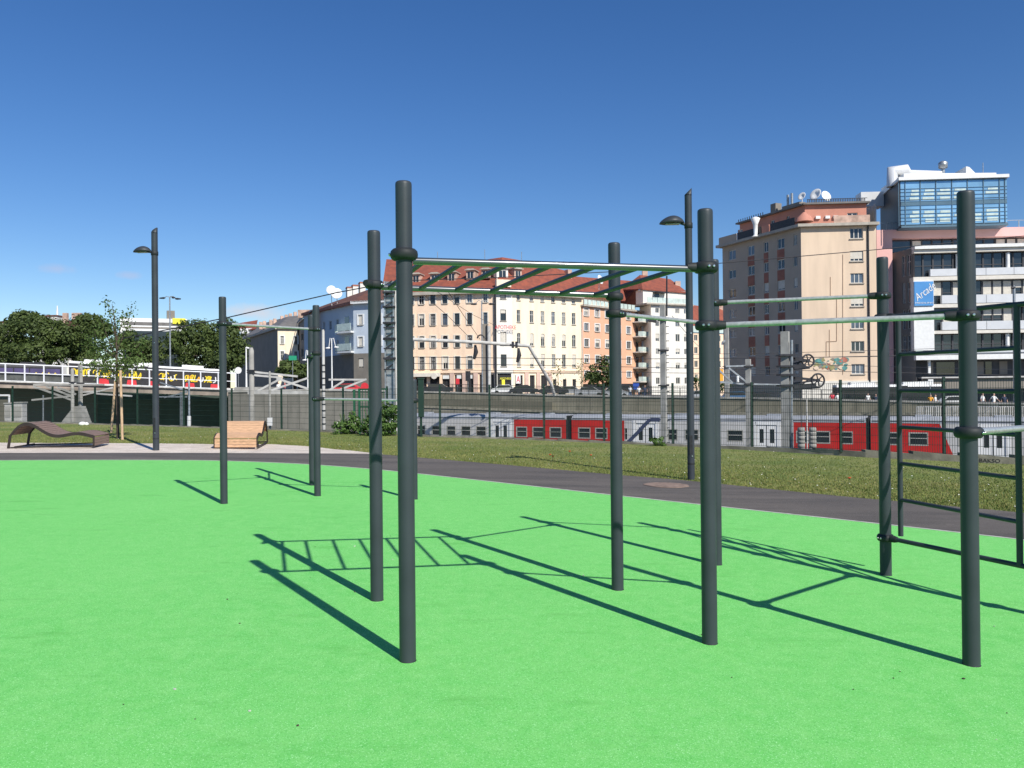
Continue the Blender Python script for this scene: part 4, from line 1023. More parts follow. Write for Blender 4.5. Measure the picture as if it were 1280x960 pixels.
for y in (226, 235, 239, 243.8, 248.6, 251, 256, 261, 266.3, 271, 275.3, 280): z_ = fG.z(1190, y - .5); fbox(mb, fG, 0, fG.L, z_ - .022, z_ + .022, -.06, .02)
mb.slab([fG.W(0, zG0 - .25, .15), fG.W(fG.L, zG0 - .25, .15), fG.W(fG.L, zG0 - .25, .15) + VG, fG.W(0, zG0 - .25, .15) + VG], (0, 0, .25)); mb.build('glazing_bars', 'box_bars', gb)
rs = random.Random(5)
for ya, yb in ((235.4, 238.6), (239.6, 242.8), (244.8, 249), (262, 265.8), (267, 270.8), (272, 277)):
    for xa, xb in ((1139, 1151), (1155, 1170), (1174, 1190), (1194, 1210), (1215, 1229), (1234, 1250)):
        if rs.random() < .8:
            dx = rs.uniform(0, 4); mb = MB(); fbox(mb, fG, fG.u(xa + dx), fG.u(xb), fG.z(1190, yb), fG.z(1190, ya) - .05, -.05, -.02); mb.build('blind', 'glass_green', gb)
band2 = boxpart('floor_band', fG, .05, fG.L - .05, fG.z(1190, 255.5), fG.z(1190, 251.2), -.055, -.01, 'grey_blue', gb)
fGl = mkfac(bk_, fG.p0, zG); mb = MB(); mb.slab([fGl.W(0, zG0 - .1, .02), fGl.W(fGl.L - .06, zG0 - .1, .02), fGl.W(fGl.L - .06, zG, .02), fGl.W(0, zG, .02)], fGl.n * .06); mb.build('box_side', 'frame_d', gb, recalc=True)
mb = MB(); mb.slab([fG.W(-.3, zG, .3), fG.W(fG.L + .1, zG, .3), fG.W(fG.L + .1, zG, .3) + VG, fG.W(-.3, zG, .3) + VG], (0, 0, .38)); mb.box8([fG.W(.6, zG + .383, -.5), fG.W(fG.L - 1, zG + .383, -.5), fG.W(fG.L - 1, zG + .383, -8), fG.W(.6, zG + .383, -8), fG.W(.6, zG + 1.0, -.5), fG.W(fG.L - 1, zG + .75, -.5), fG.W(fG.L - 1, zG + .75, -8), fG.W(.6, zG + 1.0, -8)]); mb.build('box_roof', 'white', gb, recalc=True)
mb = MB(); q0, q1 = fG.W(fG.u(1130), zG + 2.0, -3), fG.W(fG.u(1148), zG + 2.0, -3)
mb.tube([q0 - Vector((0, 0, 2)), q0, q1, fG.W(fG.u(1153), zG + 1.7, -3), fG.W(fG.u(1193), zG + 1.5, -3)], [.7, .75, .75, .35, .3], 14); mb.build('ventilation_duct', 'metal_w', ob)
mb = MB(); q = fG.W(fG.u(1195.5), zG + 1.6, -3); mb.tube([q - Vector((0, 0, .5)), q + Vector((0, 0, .6))], .22, 10); mb.lathe(q + Vector((0, 0, .9)), [(.1, -.5), (.5, -.35), (.55, .3), (.3, .5), (0, .52)], 14); mb.build('roof_ventilator', 'galv', ob)
mb = MB(); fbox(mb, fG, fG.u(1134), fG.u(1218), zG + .9, zG + 1.5, -5, -3.5); mb.build('roof_louvre', 'roof_g', ob)
mb = MB(); mb.slab([fG.W(fG.u(1218), zG + .9, -1.5), fG.W(fG.u(1231), zG + .9, -1.5), fG.W(fG.u(1222), zG + 1.8, -1.5), fG.W(fG.u(1218), zG + 1.9, -1.5)], fG.n * -3); mb.build('roof_upstand', 'white', ob, recalc=True)
mb = MB(); q = fG.W(fG.u(1242), zG + .9, -2); mb.tube([q, q + Vector((0, 0, 1.5))], .05, 6); mb.build('roof_pole', 'galv', ob)
mb = MB()
for px in (1261, 1277, 1293): u_ = fO.u(px); fbox(mb, fO, u_ - .04, u_ + .04, zO, zO + .9, -.3, -.22)
fbox(mb, fO, fO.u(1259), fO.L, zO + .86, zO + .92, -.3, -.22); mb.build('roof_railing', 'galv', ob)
mb = MB()
for px in (1111, 1118): u_ = fO.u(px); fbox(mb, fO, u_ - .03, u_ + .03, zO, zO + .9, -.3, -.24)
fbox(mb, fO, 0, fO.u(1124), zO + .86, zO + .92, -.3, -.24); mb.build('roof_railing', 'galv', ob)
mb = MB(); fbox(mb, fO, .2, fO.u(1101.5), zO, fO.z(1098, 253), -4, -1); mb.build('roof_hut', 'concrete_l', ob)
q = P(1087, 251, 107); mb = MB(); mb.box(q, (2.9, 2, 1.9), fO.rz); mb.build('plant_room', 'metal_w', ob)

# ---------------- pale blue corner house
fE = Fac(441.5, 118, 379.5, 483, 377.2); zE = fE.ztop
el_ = at_z(380, 394, zE)
fEc = mkfac(at_z(432, 383.2, zE), fE.p0, zE)     # not chamfered in reality: short return
fEs = mkfac(el_, fE.p0, zE)
eb = thing('corner_house', 'pale blue corner house with brown roof and two small balconies, grey base storey', 'building', fE.W(0, ZG))
zb_e = fE.z(460, 441.5)
opE = ops_grid(fE, [(451, 5.8), (474, 5.8)], [(393.5, 406), (421, 433)], 451)
mb = MB(); cells(mb, fE, 0, fE.L, zb_e, zE, opE); mb.build('wall', 'blue_r', eb)
for op in opE: window(fE, eb, op, 'two', trim='white', blind=.95)
opEb = ops_grid(fE, [(451, 6.5)], [(448, 460)], 451)
mb = MB(); cells(mb, fE, 0, fE.L, -1, zb_e, opEb); mb.build('base_wall', 'grey_stone', eb)
for op in opEb: window(fE, eb, op, 'two', blind=.9, frame='grey_stone', sill=False)
opEs = []
for (ya, yb) in ((397, 409), (424, 436)):
    z1_, z0_ = fEs.z(432, ya), fEs.z(432, yb)
    for px, w_ in ((389, 3.2), (397, 3.2), (405, 3.4), (413, 3.6), (422, 3.8)): opEs.append((fEs.u(px - w_ / 2), fEs.u(px + w_ / 2), z0_, z1_, False))
mb = MB(); cells(mb, fEs, 0, fEs.L, zb_e, zE, opEs); mb.build('side_wall', 'blue_r', eb)
for op in opEs: window(fEs, eb, op, 'two', frame='blue_r', sill=False)
mb = MB(); cells(mb, fEs, 0, fEs.L, -1, zb_e, []); mb.build('side_base', 'grey_stone', eb)
for ya in (416, 441):
    z_ = fE.z(441, ya); mb = MB()
    cA = fE.W(.05, z_, .35); d1 = (fEs.e * -1)
    a = fE.W(.0, z_, .02); L1 = 5.0
    pts = [fEs.W(fEs.L - L1, z_, 0), fEs.W(fEs.L - L1, z_, .9), fEs.W(fEs.L - 2.5, z_, 1.5), fE.W(.1, z_, .9), fE.W(.1, z_, .02), fEs.W(fEs.L, z_, .02)]
    mb.slab(pts, (0, 0, .25)); o = mb.build('balcony', 'white', eb, recalc=True)
    mb = MB()
    for p, q in zip(pts[0:4], pts[1:4]): mb.bar(p + Vector((0, 0, .85)), q + Vector((0, 0, .85)), .05, 1.0)
    mb.build('balustrade', 'glass_green', o)
    zt_ = z_ + 2.5; mb = MB(); fbox(mb, fEs, fEs.L - 3.2, fEs.L - 1.6, z_ + .3, zt_, .006, .04); mb.build('balcony_door', 'glass', o)
boxpart('cornice', fE, -.1, fE.L + .1, zE - .1, zE + .3, -.2, .6, 'white', eb); boxpart('cornice', fEs, 0, fEs.L, zE - .1, zE + .28, -.2, .5, 'terracotta', eb)
hE = fE.p0.y; pe = fE.W(0, zE + .3, .6)
rtop = P(489, 357.5, hE + 7); r2 = P(455, 372, fEs.W(fEs.u(420), 0).y + 5)
rt_ = P(520, 345, hE + 8); rl_ = P(408, 383, fEs.p0.y + 4)
roof_poly('roof', [[fEs.W(0, zE + .28, .5), fE.W(0, zE + .3, .6), P(470, 358.5, hE + 8), P(398, 385, fEs.p0.y + 6)], [fE.W(0, zE + .3, .6), fE.W(fE.L, zE + .3, .6), P(484, 352, hE + 8), P(470, 358.5, hE + 8)]], 'roof_b', eb)
for px, py in ((436.5, 360), (443.5, 357.5), (452.5, 354)):
    q = P(px, py, hE + 14); mb = MB(); mb.box(q - Vector((0, 0, 1.0)), (.85, 1.6, 1.8), R(20)); o = mb.build('chimney', 'offwhite', eb)
    mb = MB(); mb.box(q + Vector((0, 0, .0)), (.95, 1.7, .25), R(20)); mb.build('chimney_cap', 'terracotta', o)
for px, py, r_ in ((414, 363, .72), (421, 367.5, .85)):
    q = P(px, py, hE + 6); mb = MB(); dish(mb, q, r_, Vector((.1, -1, .25))); mb.tube([q, q + Vector((0, .5, -3))], .05, 6); mb.build('satellite_dish', 'white', eb)

# ---------------- cream gable house and shaded row behind, far left
fY = Fac(347, 150, 410.8, 372, 411.2); zY = fY.ztop
yl = at_z(294, 428, zY); fYs = mkfac(yl, fY.p0, zY)
yb_ = thing('row_house', 'cream end house with a long dark shaded side and grey roof beyond the bridge', 'building', fY.W(0, ZG))
opY = ops_grid(fY, [(352.8, 4.2), (370, 4.0)], [(420, 430), (439, 450)], 352.8)
mb = MB(); cells(mb, fY, 0, fY.L, -1, zY, opY); mb.build('wall', 'cream', yb_)
for op in opY: window(fY, yb_, op, 'cross', trim='white')
mb = MB(); cells(mb, fYs, 0, fYs.L, -1, zY, []); mb.build('side_wall', 'grey_r', yb_)  # grey instead of cream: the side's shade is painted into the wall
boxpart('cornice', fY, -.1, fY.L + .1, zY, zY + .35, -.2, .5, 'cornice', yb_)
boxpart('cornice', fYs, 0, fYs.L + .1, zY - .1, zY + .34, -.3, .5, 'cornice', yb_)
roof_poly('roof', [[fYs.W(0, zY + .2, .4), fY.W(-.1, zY + .36, .5), P(361, 395.5, 158), P(322, 406, 200)], [fY.W(-.1, zY + .36, .5), fY.W(fY.L + 1, zY + .36, .5), P(378, 394, 158), P(361, 395.5, 158)]], 'roof_g', yb_)
for px, py in ((326, 404), (330.5, 403), (338.5, 401.5), (343.5, 400), (352.5, 396.5), (358, 395), (363, 393.5), (369, 391.5)):
    q = P(px, py, 165); mb = MB(); mb.box(q - Vector((0, 0, .5)), (.62, .9, 1.5), R(20)); mb.build('chimney', 'chimney', yb_)
fZ = Fac(373, 140, 396, 386, 394); 
zb2 = thing('row_house', 'narrow dark grey house between the cream end house and the blue corner house', 'building', fZ.W(0, ZG))
zs_ = mkfac(at_z(371, 405.5, fZ.ztop), P(392, 396, 128), fZ.ztop)
mb = MB(); opZ = [(zs_.u(px - 1.3), zs_.u(px + 1.3), zs_.z(380, yb3), zs_.z(380, ya3), False) for px in (378, 385) for ya3, yb3 in ((415, 424), (435, 445))]
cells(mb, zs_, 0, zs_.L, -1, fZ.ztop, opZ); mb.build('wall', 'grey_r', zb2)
for op in opZ: window(zs_, zb2, op, 'two', frame='grey_r', sill=False)
roof_poly('roof', [[zs_.W(0, fZ.ztop, .3), zs_.W(zs_.L, fZ.ztop, .3), P(396, 388, 134), P(378, 393, 146)]], 'roof_g', zb2)
q = P(381, 392.5, 143); mb = MB(); mb.box(q, (2.2, 1, 1.4)); mb.build('chimney', 'chimney', zb2)

# low red-roofed house by the trees
f1 = Fac(303, 190, 413, 322, 411)
hb = thing('low_house', 'low house with orange red roof and white dormers behind the trees', 'building', f1.W(0, ZG))
mb = MB(); cells(mb, f1, 0, f1.L, -1, f1.ztop, []); mb.build('wall', 'grey_r', hb)
roof_poly('roof', [[f1.W(-3, f1.ztop, .4), f1.W(f1.L, f1.ztop, .4), P(322, 400, 196), P(298, 404, 196)]], 'roof', hb)
for px in (304, 309, 314): q = P(px, 414, 188); mb = MB(); mb.box(q, (.9, 1.2, 1.3)); mb.build('dormer', 'white', hb)

# long white modern building and distant roofs behind the trees
f2 = Fac(150, 170, 397, 234, 399)
mb_ = thing('modern_building', 'long white flat-roofed modern building with a yellow block behind the left trees', 'building', f2.W(f2.L / 2, ZG))
backing('wall', f2, 0, f2.L, -1, f2.ztop, 0, 8, 'white', mb_)
for y0, y1, m_ in ((403, 407, 'roof_g'), (409, 411, 'grey_r'), (414, 470, 'glass')): boxpart('window_band', f2, .5, f2.L - 1, f2.z(200, y1), f2.z(200, y0), .005, .05, m_, mb_)
boxpart('roof_hut', f2, f2.u(209), f2.u(219), f2.ztop, f2.z(214, 388), -3, -.5, 'grey_r', mb_)
boxpart('yellow_block', f2, f2.u(216), f2.u(232), f2.z(224, 405), f2.z(224, 398), .06, .3, 'sign_yellow', mb_)
f3 = Fac(84, 170, 408.5, 116, 410)
rs_ = thing('low_house', 'small house with pale gable and brown roof above the left trees', 'building', f3.W(f3.L / 2, ZG))
mb = MB(); cells(mb, f3, 0, f3.L, -1, f3.ztop - 2, []); mb.slab([f3.W(f3.u(93), f3.ztop - 2), f3.W(f3.u(112), f3.ztop - 2), f3.W(f3.u(102), f3.z(102, 399.5))], -f3.n * .3); mb.build('gable', 'offwhite', rs_)
roof_poly('roof', [[f3.W(f3.u(92), f3.ztop - 2, .2), f3.W(f3.u(102), f3.z(102, 399), .2), f3.W(f3.u(96), f3.z(102, 399), -8), f3.W(f3.u(84), f3.ztop - 2, -8)]], 'roof_b', rs_)
for px, py, w_, h_ in ((82, 394.5, .9, 1.3), (96, 395, 1.8, 1.5), (109, 398.5, .9, 1.2)): q = P(px, py, 176); mb = MB(); mb.box(q - Vector((0, 0, .5)), (w_, .9, h_ + .8)); mb.build('chimney', 'chimney', rs_)
for i, (px, py, w_, lab) in enumerate(((5, 404.5, 4, 'distant pale flat rooftop at the far left edge above the trees'), (56, 397, 3.6, 'distant pale rooftop beside the chimney mast above the trees'), (71, 396.5, 4.2, 'distant pale rooftop below the slim white mast'))):
    q = P(px, py, 230); t = thing('distant_house', lab, 'building', (q.x, q.y, ZG)); mb = MB(); mb.box((q.x, q.y, (q.z + ZG) / 2), (w_ * .65, 5, q.z - ZG)); mb.build('wall', 'offwhite', t)
    mb = MB(); mb.box((q.x, q.y, q.z + .2), (w_ * .72, 5.4, .4)); mb.build('roof', 'roof_b', t)
q = P(71.5, 382, 235); mb = MB(); mb.tube([(q.x, q.y, ZG), (q.x, q.y, q.z - 2), (q.x, q.y, q.z)], [.35, .3, .12], 8); tag(mb.build('radio_mast', 'white', loc=(q.x, q.y, ZG)), 'slim white mast rising above distant rooftops on the left', 'mast')
# ================================================================== CUTTING WALLS AND STREET
WPX = [(285, 88), (530, 91), (664, 87.5), (808, 82.5), (1000, 76), (1140, 72), (1420, 64)]
def wd(px): return float(np.interp(px, [p[0] for p in WPX], [p[1] for p in WPX]))
def wtop(px): return float(np.interp(px, [285, 430, 530, 700, 1000, 1140, 1420], [490.5, 488.5, 490.6, 495, 500, 503.5, 510]))
def wpt(px, extra=0.):
    p = P(px, 480, wd(px) + extra); return p
def strz(x):  # street level along x
    return float(np.interp(x, [-30, -10, 5, 17, 27, 34, 50], [.85, .8, .45, -.1, -.6, -1.0, -1.25]))
def wallstrip(mb, pxs, ztf, zbf, extra, mi=0, vec=None, flipuv=0):
    u = 0
    for a, b in zip(pxs, pxs[1:]):
        pa, pb = wpt(a, extra), wpt(b, extra); l = (pb.xy - pa.xy).length
        za0, za1, zb0, zb1 = zbf(a), ztf(a), zbf(b), ztf(b)
        mb.quad([(pa.x, pa.y, za0), (pb.x, pb.y, zb0), (pb.x, pb.y, zb1), (pa.x, pa.y, za1)], mi, uv=[(u, za0), (u + l, zb0), (u + l, zb1), (u, za1)])
        u += l
zt_f = lambda px: P(px, wtop(px), wd(px)).z
ledge_y = lambda px: 506.5 if px < 664 else (512.3 if px < 808 else 516)
zl_f = lambda px: P(px, ledge_y(px), wd(px)).z
seg = lambda a, b, n=6: [a + (b - a) * k / n for k in range(n + 1)]
# left: plain high wall behind the fence
mb = MB(); wallstrip(mb, seg(285, 512), zt_f, lambda p: ZB, 0)
for a, b in zip(seg(285, 512), seg(285, 512)[1:]):
    pa, pb, qa, qb = wpt(a), wpt(b), wpt(a, .5), wpt(b, .5); mb.quad([(pa.x, pa.y, zt_f(a)), (pb.x, pb.y, zt_f(b)), (qb.x, qb.y, zt_f(b)), (qa.x, qa.y, zt_f(a))], 0)
wl1 = mb.build('retaining_wall', 'wall_grey', loc=(0, 0, 0)); tag(wl1, 'tall grey board-marked concrete retaining wall behind the mesh fence, left of the train', 'retaining wall')
mb = MB()
for a, b in zip(seg(285, 512), seg(285, 512)[1:]):
    pa, pb = wpt(a, .2), wpt(b, .2); mb.bar((pa.x, pa.y, zt_f(a) + .12), (pb.x, pb.y, zt_f(b) + .12), .7, .24)
mb.build('coping', 'concrete', wl1)
# main wall in two tiers
t = thing('retaining_wall', 'long mossy two-tier retaining wall carrying the street behind the red and grey train', 'retaining wall', tuple(wpt(800).xy) + (ZB,))
mb = MB(); pxs = [512, 664, 664.01, 808, 808.01, 1000, 1140, 1420]
wallstrip(mb, pxs, zl_f, lambda p: ZB, 0); mb.build('lower_wall', 'wall_low', t)
mb = MB()
for a, b in ((512, 664), (664.01, 808), (808.01, 1000), (1000, 1140), (1140, 1420)):
    pa, pb, qa, qb = wpt(a), wpt(b), wpt(a, 1.6), wpt(b, 1.6)
    mb.box8([(pa.x, pa.y - .12, zl_f(a) - .22), (pb.x, pb.y - .12, zl_f(b) - .22), (qb.x, qb.y, zl_f(b) - .22), (qa.x, qa.y, zl_f(a) - .22), (pa.x, pa.y - .12, zl_f(a)), (pb.x, pb.y - .12, zl_f(b)), (qb.x, qb.y, zl_f(b)), (qa.x, qa.y, zl_f(a))])
mb.build('ledge', 'kerb', t)
mb = MB(); wallstrip(mb, [512, 600, 700, 850, 1000, 1140, 1420], lambda p: zt_f(p) - .0, lambda p: zl_f(p) - .1 if p < 664 else zl_f(p) - .1, 1.5); mb.build('upper_wall', 'wall_up', t)
mb = MB()
for a, b in zip([512, 600, 700, 850, 1000, 1140], [600, 700, 850, 1000, 1140, 1420]):
    pa, pb = wpt(a, 1.65), wpt(b, 1.65); mb.bar((pa.x, pa.y, zt_f(a) + .07), (pb.x, pb.y, zt_f(b) + .07), .5, .16)
mb.build('coping', 'concrete', t)
mb = MB(); pa, pb = wpt(528, .6), wpt(690, .6); z0_ = P(528, 499, 91).z; z1_ = P(690, 502, 87).z
mb.box8([(pa.x, pa.y, ZB), (pb.x, pb.y, ZB), (pb.x, pb.y + 1.2, ZB), (pa.x, pa.y + 1.2, ZB), (pa.x, pa.y, z0_), (pb.x, pb.y, z1_), (pb.x, pb.y + 1.2, z1_), (pa.x, pa.y + 1.2, z0_)]); mb.build('middle_step', 'wall_up', t)
# street sheet behind the walls
mb = MB(); sx = [285, 430, 512, 600, 700, 850, 1000, 1140, 1420]
for a, b in zip(sx, sx[1:]):
    pa, pb = wpt(a, .3 if a < 512 else 1.8), wpt(b, .3 if b < 512 else 1.8); k = 1.9
    qa, qb = Vector((pa.x * k, pa.y * k, 0)), Vector((pb.x * k, pb.y * k, 0))
    mb.quad([(pa.x, pa.y, strz(pa.x)), (pb.x, pb.y, strz(pb.x)), (qb.x, qb.y, strz(pb.x)), (qa.x, qa.y, strz(pa.x))])
o = mb.build('street', 'asphalt_far', loc=(0, 0, 0)); o['kind'] = 'structure'
mb = MB(); mb.quad([(-260, 100, .6), (-32.2, 100, .6), (-64, 200, .6), (-520, 200, .6)]); o = mb.build('road', 'asphalt_far', loc=(0, 0, 0)); o['kind'] = 'structure'
# railing on the wall
def railing(name, label, pxs, hgt, extra, mat, pitch, parent_w=None, zf=zt_f, top_r=.03, y_off=0.):
    t = thing(name, label, 'railing', tuple(wpt(pxs[0], extra).xy) + (zf(pxs[0]),))
    mb = MB(); 
    for a, b in zip(pxs, pxs[1:]):
        pa, pb = wpt(a, extra), wpt(b, extra)
        for h in (hgt, hgt * .55): mb.bar((pa.x, pa.y, zf(a) + h), (pb.x, pb.y, zf(b) + h), .05, .05)
    mb.build('rail', mat, t)
    for a, b in zip(pxs, pxs[1:]):
        pa, pb = wpt(a, extra), wpt(b, extra); n = max(1, int((pb - pa).length / pitch))
        for k in range(n): q = pa.lerp(pb, k / n); z = zf(a) + (zf(b) - zf(a)) * k / n; mb = MB(); mb.box((q.x, q.y, z + hgt / 2), (.06, .06, hgt)); mb.build('railing_post', mat, t)
    return t
railing('street_railing', 'thin dark railing along the street edge on top of the mossy wall', [514, 600, 700, 850, 1000, 1140], 1.0, 1.7, 'dark_iron', 1.6)

# ================================================================== TRAIN
pT0 = P(530, 518, 80); pT1 = P(1280, 518, 57)
zRed, zRoof, zFloor = -1.36, -.88, -4.3
tr = mkfac((pT0.x, pT0.y, 0), (pT1.x, pT1.y, 0), 0)
tu = lambda px: tr.u(px)
zw1, zw0 = tr.z(650, 533.2), tr.z(650, 546.5)
def rail_car(label, ua, ub, zones, wins, doors):
    """zones: [(u0,u1,material index)], wins [(px0,px1)], doors [(px0,px1)]"""
    t = thing('train_car', label, 'train car', tr.W((ua + ub) / 2, ZB, -1.4), 'coupled cars of the commuter train')
    ops = []
    for a, b in wins: ops.append((tu(a), tu(b), zw0, zw1))
    dops = [(tu(a), tu(b), zFloor + .25, tr.z(650, 527.5)) for a, b in doors]
    mb = MB()
    for u0, u1, mi in zones:
        sel = [o for o in ops + dops if o[0] > u0 - .01 and o[1] < u1 + .01]
        cells(mb, tr, u0, u1, zFloor, zRed, sel, mi=mi, dep=.06)
    mb.quad([tr.W(ua, zFloor, 0), tr.W(ua, zRed, 0), tr.W(ua, zRed, -2.8), tr.W(ua, zFloor, -2.8)], 2)
    mb.quad([tr.W(ub, zFloor, -2.8), tr.W(ub, zRed, -2.8), tr.W(ub, zRed, 0), tr.W(ub, zFloor, 0)], 2)
    mb.quad([tr.W(ub, zFloor, -2.8), tr.W(ua, zFloor, -2.8), tr.W(ua, zRed, -2.8), tr.W(ub, zRed, -2.8)], 1)
    mb.build('body', ['train_red', 'train_grey', 'train_dark'], t)
    prof = [(.02, zRed), (.0, zRed + .10), (-.12, zRed + .27), (-.5, zRoof - .06), (-1.4, zRoof), (-2.3, zRoof - .06), (-2.68, zRed + .27), (-2.82, zRed)]
    mb = MB()
    for (o0, z0_), (o1, z1_) in zip(prof, prof[1:]): mb.quad([tr.W(ua, z0_, o0), tr.W(ub, z0_, o0), tr.W(ub, z1_, o1), tr.W(ua, z1_, o1)], smooth=True)
    mb.quad([tr.W(ua, z, o) for o, z in prof]); mb.quad([tr.W(ub, z, o) for o, z in reversed(prof)])
    mb.build('roof', 'train_roof', t)
    mb = MB(); fbox(mb, tr, ua + .1, ub - .1, zRed + .12, zRed + .16, .0, .03); mb.build('gutter', 'train_dark', t)
    u = ua + 3
    while u < ub - 3:
        mb = MB(); fbox(mb, tr, u, u + 1.1, zRoof - .05, zRoof + .10, -1.9, -.9); mb.build('roof_unit', 'train_roof', t); u += random.uniform(5, 8)
    for o in ops:
        w = window(tr, t, o, 'plain', dep=.05, frame='win_line', sill=False)
        zm = o[2] + (o[3] - o[2]) * .55; mb = MB(); fbox(mb, tr, o[0] + .05, o[1] - .05, zm - .03, zm + .03, -.03, .012); mb.build('window_bar', 'win_line', w)
    for o, (a, b) in zip(dops, doors):
        m_ = (o[0] + o[1]) / 2; mb = MB(); lf = [(o[0] + .02, m_ - .03), (m_ + .03, o[1] - .02)]
        for a_, b_ in lf:
            w_ = b_ - a_; zz0, zz1 = zw0 - .05, zw1 + .08
            cells(mb, tr, a_, b_, o[2], o[3] - .02, [(a_ + w_ * .27, b_ - w_ * .27, zz0, zz1)], off=-.02, dep=.03)
        d = mb.build('door', 'train_white', t)
        for a_, b_ in lf:
            w_ = b_ - a_; mb = MB(); mb.quad([tr.W(a_ + w_ * .27, zz0, -.045), tr.W(b_ - w_ * .27, zz0, -.045), tr.W(b_ - w_ * .27, zz1, -.045), tr.W(a_ + w_ * .27, zz1, -.045)]); mb.build('door_glass', 'glass', d)
        mb = MB(); fbox(mb, tr, m_ - .03, m_ + .03, o[2], o[3] - .05, -.05, -.01); mb.build('door_seal', 'train_dark', d)
        mb = MB(); fbox(mb, tr, o[0] - .1, o[1] + .1, o[3], zRed - .003, .003, .03); fbox(mb, tr, o[0] - .28, o[0], zFloor + .25, zRed - .003, .003, .03); fbox(mb, tr, o[1], o[1] + .28, zFloor + .25, zRed - .003, .003, .03); mb.build('door_surround', 'train_white', t)
    for u in (ua + 3.4, ub - 3.4):
        mb = MB(); fbox(mb, tr, u - 1.6, u + 1.6, ZB + .55, zFloor - .02, -2.3, -.5); o = mb.build('bogie', 'train_dark', t)
        for s_ in (-1.2, 1.2):
            mb = MB(); mb.lathe(tr.W(u + s_, ZB + .46, -.62), [(.46, 0), (.46, .12), (.40, .13)], 20, axis=tr.n); mb.build('wheel', 'galv', o)
    return t
U1 = tu(708.5); U2 = tu(1081.5); U3 = tu(1087); Uend = U3 + 24.5; U0 = U1 - 19.5
c1 = rail_car('end train car, light grey with white double door, red at its right', U0, U1 - .15, [(U0, tu(641.5), 1), (tu(641.5), U1 - .15, 0)],
         [(483, 494), (501, 512), (520.5, 531), (538.6, 549.5), (557, 569), (575.2, 587.5), (593.8, 607), (644.2, 658), (664.5, 680), (686, 701)], [(615.2, 635.5)])
c2 = rail_car('middle train car, red at both ends with grey middle part and two white doors', tu(713.5), U2, [(tu(713.5), tu(779.5), 0), (tu(779.5), tu(991), 1), (tu(991), U2, 0)],
         [(721.5, 737), (743, 758.5), (765, 776), (779.8, 783), (833.5, 846), (854.5, 872.5), (879, 895), (907.5, 928), (994, 1010), (1016, 1036.5), (1049.5, 1065)], [(794, 818), (944.5, 970)])
c3 = rail_car('right train car, red front half ending in a slanted edge beside grey and white', U3, Uend, [(U3, tu(1173), 0), (tu(1173), Uend, 1)],
         [(1099.5, 1122), (1134.5, 1159), (1196, 1216)], [(1224, 1256)])
def wedge(t, px0, px1, mat, lean):
    mb = MB(); a, b = tu(px0), tu(px1)
    mb.slab([tr.W(a, zFloor + .1, .004), tr.W(b, zFloor + .1, .004), tr.W(a + .01, zRed, .004)] if lean > 0 else [tr.W(a, zFloor + .1, .004), tr.W(b, zRed, .004), tr.W(a, zRed, .004)], tr.n * .008)
    mb.build('paint_wedge', mat, t, recalc=True)
wedge(c3, 1173.2, 1194, 'train_red', 1)
mb = MB(); arc = [(785, 553), (797, 541), (806, 531), (813, 523.5), (825, 518.7)]
for (xa, ya), (xb, yb) in zip(arc, arc[1:]):
    ua, za = tr.uz(xa, ya); ub, zb = tr.uz(xb, yb); za = min(za, zRed + .1); zb = min(zb, zRed + .1)
    mb.bar(tr.W(ua, za, .034), tr.W(ub, zb, .034), .05, .30, up=Vector((0, 0, 1)))
mb.build('stripe', 'train_blue', c2)
for a, b in ((U1 - .15, tu(713.5)), (U2, U3)):
    mb = MB()
    for k in range(4):
        u_ = a + (b - a) * (k + .5) / 4; fbox(mb, tr, u_ - (b - a) / 8, u_ + (b - a) / 8, zFloor + .2, zRoof - .12 - (.05 if k % 2 else 0), -2.6, -.12 - (.06 if k % 2 else 0))
    mb.build('gangway_bellows', 'train_dark', c1 if a < U1 + 1 else c3)
# rails
for off in (-.68, -2.12):
    mb = MB(); mb.bar(tr.W(-40, ZB + .08, off), tr.W(90, ZB + .08, off), .07, .16); tag(mb.build('rail', 'galv', loc=tr.W(20, ZB, off)), 'nearer steel rail under the train' if off > -1 else 'farther steel rail under the train', 'rail')

# ================================================================== MESH FENCE
FPX = [-92, -40, 16, 66, 119, 172, 230, 290, 352, 391, 429, 484, 526, 550, 612, 680, 755, 841, 940, 1051, 1180, 1330, 1500]
def on_fence(px):
    lo, hi = 1.0, 90.0
    r = ray(px, 520)
    for _ in range(50):
        m_ = (lo + hi) / 2; q = O + r * m_
        if q.y < fy(q.x): lo = m_
        else: hi = m_
    return O + r * lo
def ftop(px): return float(np.interp(px, [-100, 16, 352, 550, 755, 940, 1180, 1330, 1500], [483, 485, 488.5, 484.5, 483, 481.5, 475.5, 470.5, 466]))
fp = []
for px in FPX:
    q = on_fence(px); z0_ = gz(q.x, q.y) + float(np.interp(q.x, [-12, 4.5, 8, 16], [.03, .04, .13, .16])); fp.append((q.x, q.y, z0_, zat(q.x, q.y, ftop(px))))
t = thing('mesh_fence', 'long dark green steel mesh fence on a kerb between the lawn and the railway', 'fence', (fp[10][0], fp[10][1], fp[10][2]))
for x, y, z0_, z1_ in fp:
    mb = MB(); mb.box((x, y, (z0_ + z1_) / 2 + .02), (.06, .045, z1_ - z0_ + .12)); mb.build('post', 'fence', t)
